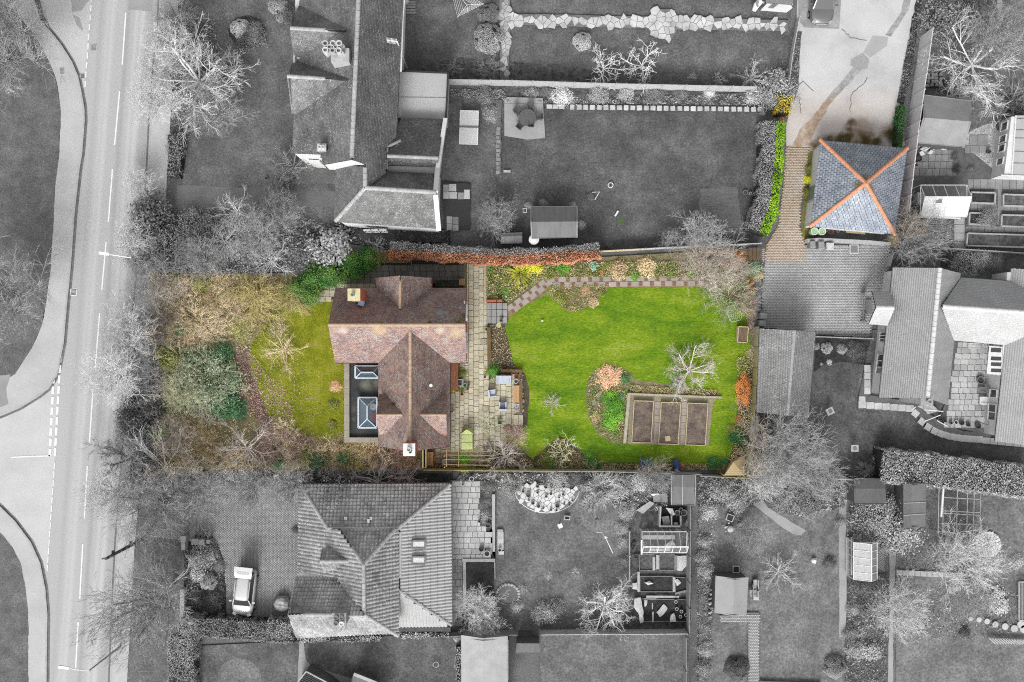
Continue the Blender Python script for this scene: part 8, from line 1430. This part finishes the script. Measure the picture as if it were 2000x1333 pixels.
part(t,'rail',MB().bar(P(1930,1246,.36),P(2010,1250,.36),.06).bar(P(1944,1259,.36),P(2010,1262,.36),.06),M.woodg)
for i,(x0,x1,y0,y1,l)in enumerate(((1654,1668,1050,1124,'slatted boardwalk left of the greenhouse'),(1714,1727,1068,1112,'slatted panel right of the greenhouse'))):
    t=thing('boardwalk' if i==0 else 'trellis',l,'boardwalk' if i==0 else 'trellis',P((x0+x1)/2,(y0+y1)/2,.1))
    for k in range(5 if i==0 else 12):
        if i==0:part(t,'slat',MB().bar(P(x0+k*3,y0,.4),P(x0+k*3,y1,.4),.09,.04),M.woodgl if k in(0,3)else M.woodg)
        else:part(t,'slat',MB().bar(P(x0,y0+k*3.6,.9),P(x1,y0+8+k*3.6,.9),.06,.03),M.woodg)
for x,y,w_,h_,a,l,m in((1426,1012,14,13,22,'pale rimmed square planter on the brick path lawn',M.whpotg),(1438,1113,13,13,2,'pale rimmed dark box behind the pale shed',M.whpotg),(1108,1012,11,8,5,'pale rimmed box near the white paved corner',M.whpotg),(1002,6,1,1,0,'',None)):
    if m:pot(x,y,6,.4,m,l,M.soilk,sq=(w_,h_,-a))
c=P(1093,1023);t=thing('bird_table','white square topped post near the white paved corner','bird table',(c.x,c.y,.1));part(t,'tray',MB().box((c.x,c.y,1.0),(.36,.34,.06),.4),M.white);part(t,'post',MB().box((c.x,c.y,.1),(.08,.08,.9)),M.woodg)
c=P(1425,1030);t=thing('garden_statue','pale rounded garden ornament with little balls on the lawn','garden ornament',(c.x,c.y,.12));part(t,'body',MB().lathe((c.x,c.y-.1,.12),[(.24,0),(.28,.15),(.24,.34),(.1,.42)],12),M.whpotg);part(t,'head',MB().lathe((c.x-.1,c.y+.38,.12),[(.08,0),(.1,.1),(.03,.18)],8),M.whpotg);part(t,'wing',MB().bar((c.x-.1,c.y+.1,.2),(c.x-.45,c.y-.02,.15),.14,.08),M.whpotg)
for x,y in((1411,1026),(1417,1037),(1424,1047)):q=P(x,y);solo('garden_ball','little pale ball on the lawn by the garden ornament','garden ball',MB().lathe((q.x,q.y,.12),[(.02,0),(.06,.05),(.02,.11)],8),M.whpotg,(q.x,q.y,.12),group='little balls by the ornament')
pot(1446,1027,6,.4,M.greypot,'round tub right of the pale ornament',M.bin);c=P(1588,1094);solo('garden_statue','small white bird like ornament on the lawn','garden ornament',MB().lathe((c.x,c.y,.12),[(.15,0),(.22,.15),(.1,.3)],9).bar((c.x,c.y,.25),(c.x+.1,c.y-.25,.3),.12,.06).bar((c.x-.15,c.y+.1,.2),(c.x+.2,c.y+.15,.22),.1,.06),M.white,(c.x,c.y,.12))
c=P(852,1295);t=thing('fire_basket','round ringed fire basket on the bottom lawn','fire basket',(c.x,c.y,.12));part(t,'ring',MB().tube([(c.x+.22*math.cos(i*.314),c.y+.22*math.sin(i*.314),.45)for i in range(21)],.025,5),M.whpotg)
for i in range(3):a=i*2.1;part(t,'leg',MB().tube([(c.x+.22*math.cos(a),c.y+.22*math.sin(a),.45),(c.x+.3*math.cos(a),c.y+.3*math.sin(a),.12)],.02,4),M.greypot)
t=thing('oil_tank','grey horizontal cylinder tank against the plot corner','tank',P(1473,835));part(t,'tank',MB().tube([P(1476,808,.9),P(1476,812,.95),P(1471,858,.95),P(1470,862,.9)],[.2,.34,.34,.2],14),M.bin);part(t,'cradle',MB().box((*P(1474,835)[:2],.1),(.5,1.6,.5)),M.bind)
chair(1466,871,60,M.whpotg,'white chair tipped beside the tank',10);c=P(1480,872);pot(1481,872,5,.3,M.whpotg,'pale oval basin beside the tipped chair',M.whpotg)
chair(1469,1158,-90,M.woodgl,'pale bench beside the pale felted shed',12);c=P(1474,1150);t=thing('garden_bench','long pale bench along the pale felted shed','bench',(c.x,c.y,.12));part(t,'seat',MB().box((c.x,c.y,.42),(.45,1.65,.05)),M.whpotg);part(t,'backrest',MB().box((c.x-.3,c.y-.1,.42),(.08,1.2,.4)),M.bin)
for y in(-.7,.7):part(t,'leg',MB().box((c.x,c.y+y,.12),(.4,.06,.3)),M.woodg)
for i in range(7):c=P(1386+R(-6,5),1150+i*9);solo('log','stacked pale log beside the pale felted shed','log',MB().tube([(c.x-.14,c.y-.05,.25),(c.x+.16,c.y+.06,.27)],.1,8),M.woodgl if i%2 else M.woodg,(c.x,c.y,.15),group='logs beside the pale shed')
# junk by the greenhouse yard
for x,y,r,m,l in((1790,300,6,M.bind,'dark pot below the pale fence'),(1795,310,6,M.black,'black pot cluster member by the fence end'),(1782,318,6,M.black,'large black pot at the fence end'),(1790,322,4.6,M.bin,'small grey pot at the fence end'),(1780,327,4,M.bind,'lowest dark pot at the fence end'),(1793,283,5,M.whpotg,'white rimmed tub by the ladder'),(1932,296,4,M.bind,'small pot on the gravel bed'),(1955,247,12,M.bin,'big grey tub by the summer house')):pot(x,y,r,.45,m,l)
t=thing('ladder','white ladder lying by the grey felted shed','ladder',P(1808,288,.2));part(t,'rail',MB().bar(P(1797,292,.4),P(1817,281,.4),.06).bar(P(1807,296,.4),P(1823,283,.4),.06),M.white)
for i in range(6):f=i/5;part(t,'rung',MB().bar(P(1798+19*f,291.5-10.5*f,.42),P(1807+15*f,295.5-12*f,.42),.07),M.white)
for q,h,l in(('1838,292 1846,284 1857,286 1848,293',.4,'white board by the grey felted shed'),('1796,298 1802,294 1807,302 1800,305',.5,'pale box beside the ladder'),('1812,300 1818,293 1823,296 1819,302',.4,'pale sack beside the ladder'),('1784,284 1789,272 1792,276 1783,314 1780,312',.9,'long pale timber against the fence end')):q=pp(q);solo('board',l,'board',MB().pxprism(q,h-.1,h),M.white,P(*q[0],h))
crz=sheet('stone_heap_ground','1806,148 1835,140 1848,160 1840,175 1812,172',M.soilk,amp=1)
for i in range(16):x,y=1812+(i%4)*8.5+R(-1.5,1.5),146+(i//4)*7+R(-1,1);slab(crz,x,y,6.5,5.8,LAYER[0],.08,M.slabk,R(-12,12),name='stone')
path=sheet('garden_path','1944,-20 1956,-20 1958,12 1956,40 1944,40 1946,12',M.jointk)
for i in range(5):slab(path,1951+i*.6,-12+i*12.5,10.5,11,LAYER[0],.03,M.slabp)
# overhead wire and crack lines
for a,l in(('1550,180 1567,160 1595,182 1600,187','crack near the hedge end'),('1565,222 1563,205 1561,186','crack beside the lane'),('1644,57 1662,75 1700,80','crack below the parked car'),('1660,220 1663,185 1690,160 1695,150','crack through the pale slab')):
    q=pp(a)[:3]if a.startswith('1550')else pp(a);q=rough_edge(q,1,6)[:-2]if False else[(q[k][0]+(q[k+1][0]-q[k][0])*j/6+R(-1.6,1.6),q[k][1]+(q[k+1][1]-q[k][1])*j/6+R(-1.6,1.6))for k in range(len(q)-1)for j in range(6)];b=MB()
    for p0,p1 in zip(q,q[1:]):b.bar(P(*p0,.055),P(*p1,.055),.035,.01)
    struct('drive_crack',b,mk('crack_dirt',(120,106,96),tint=True))
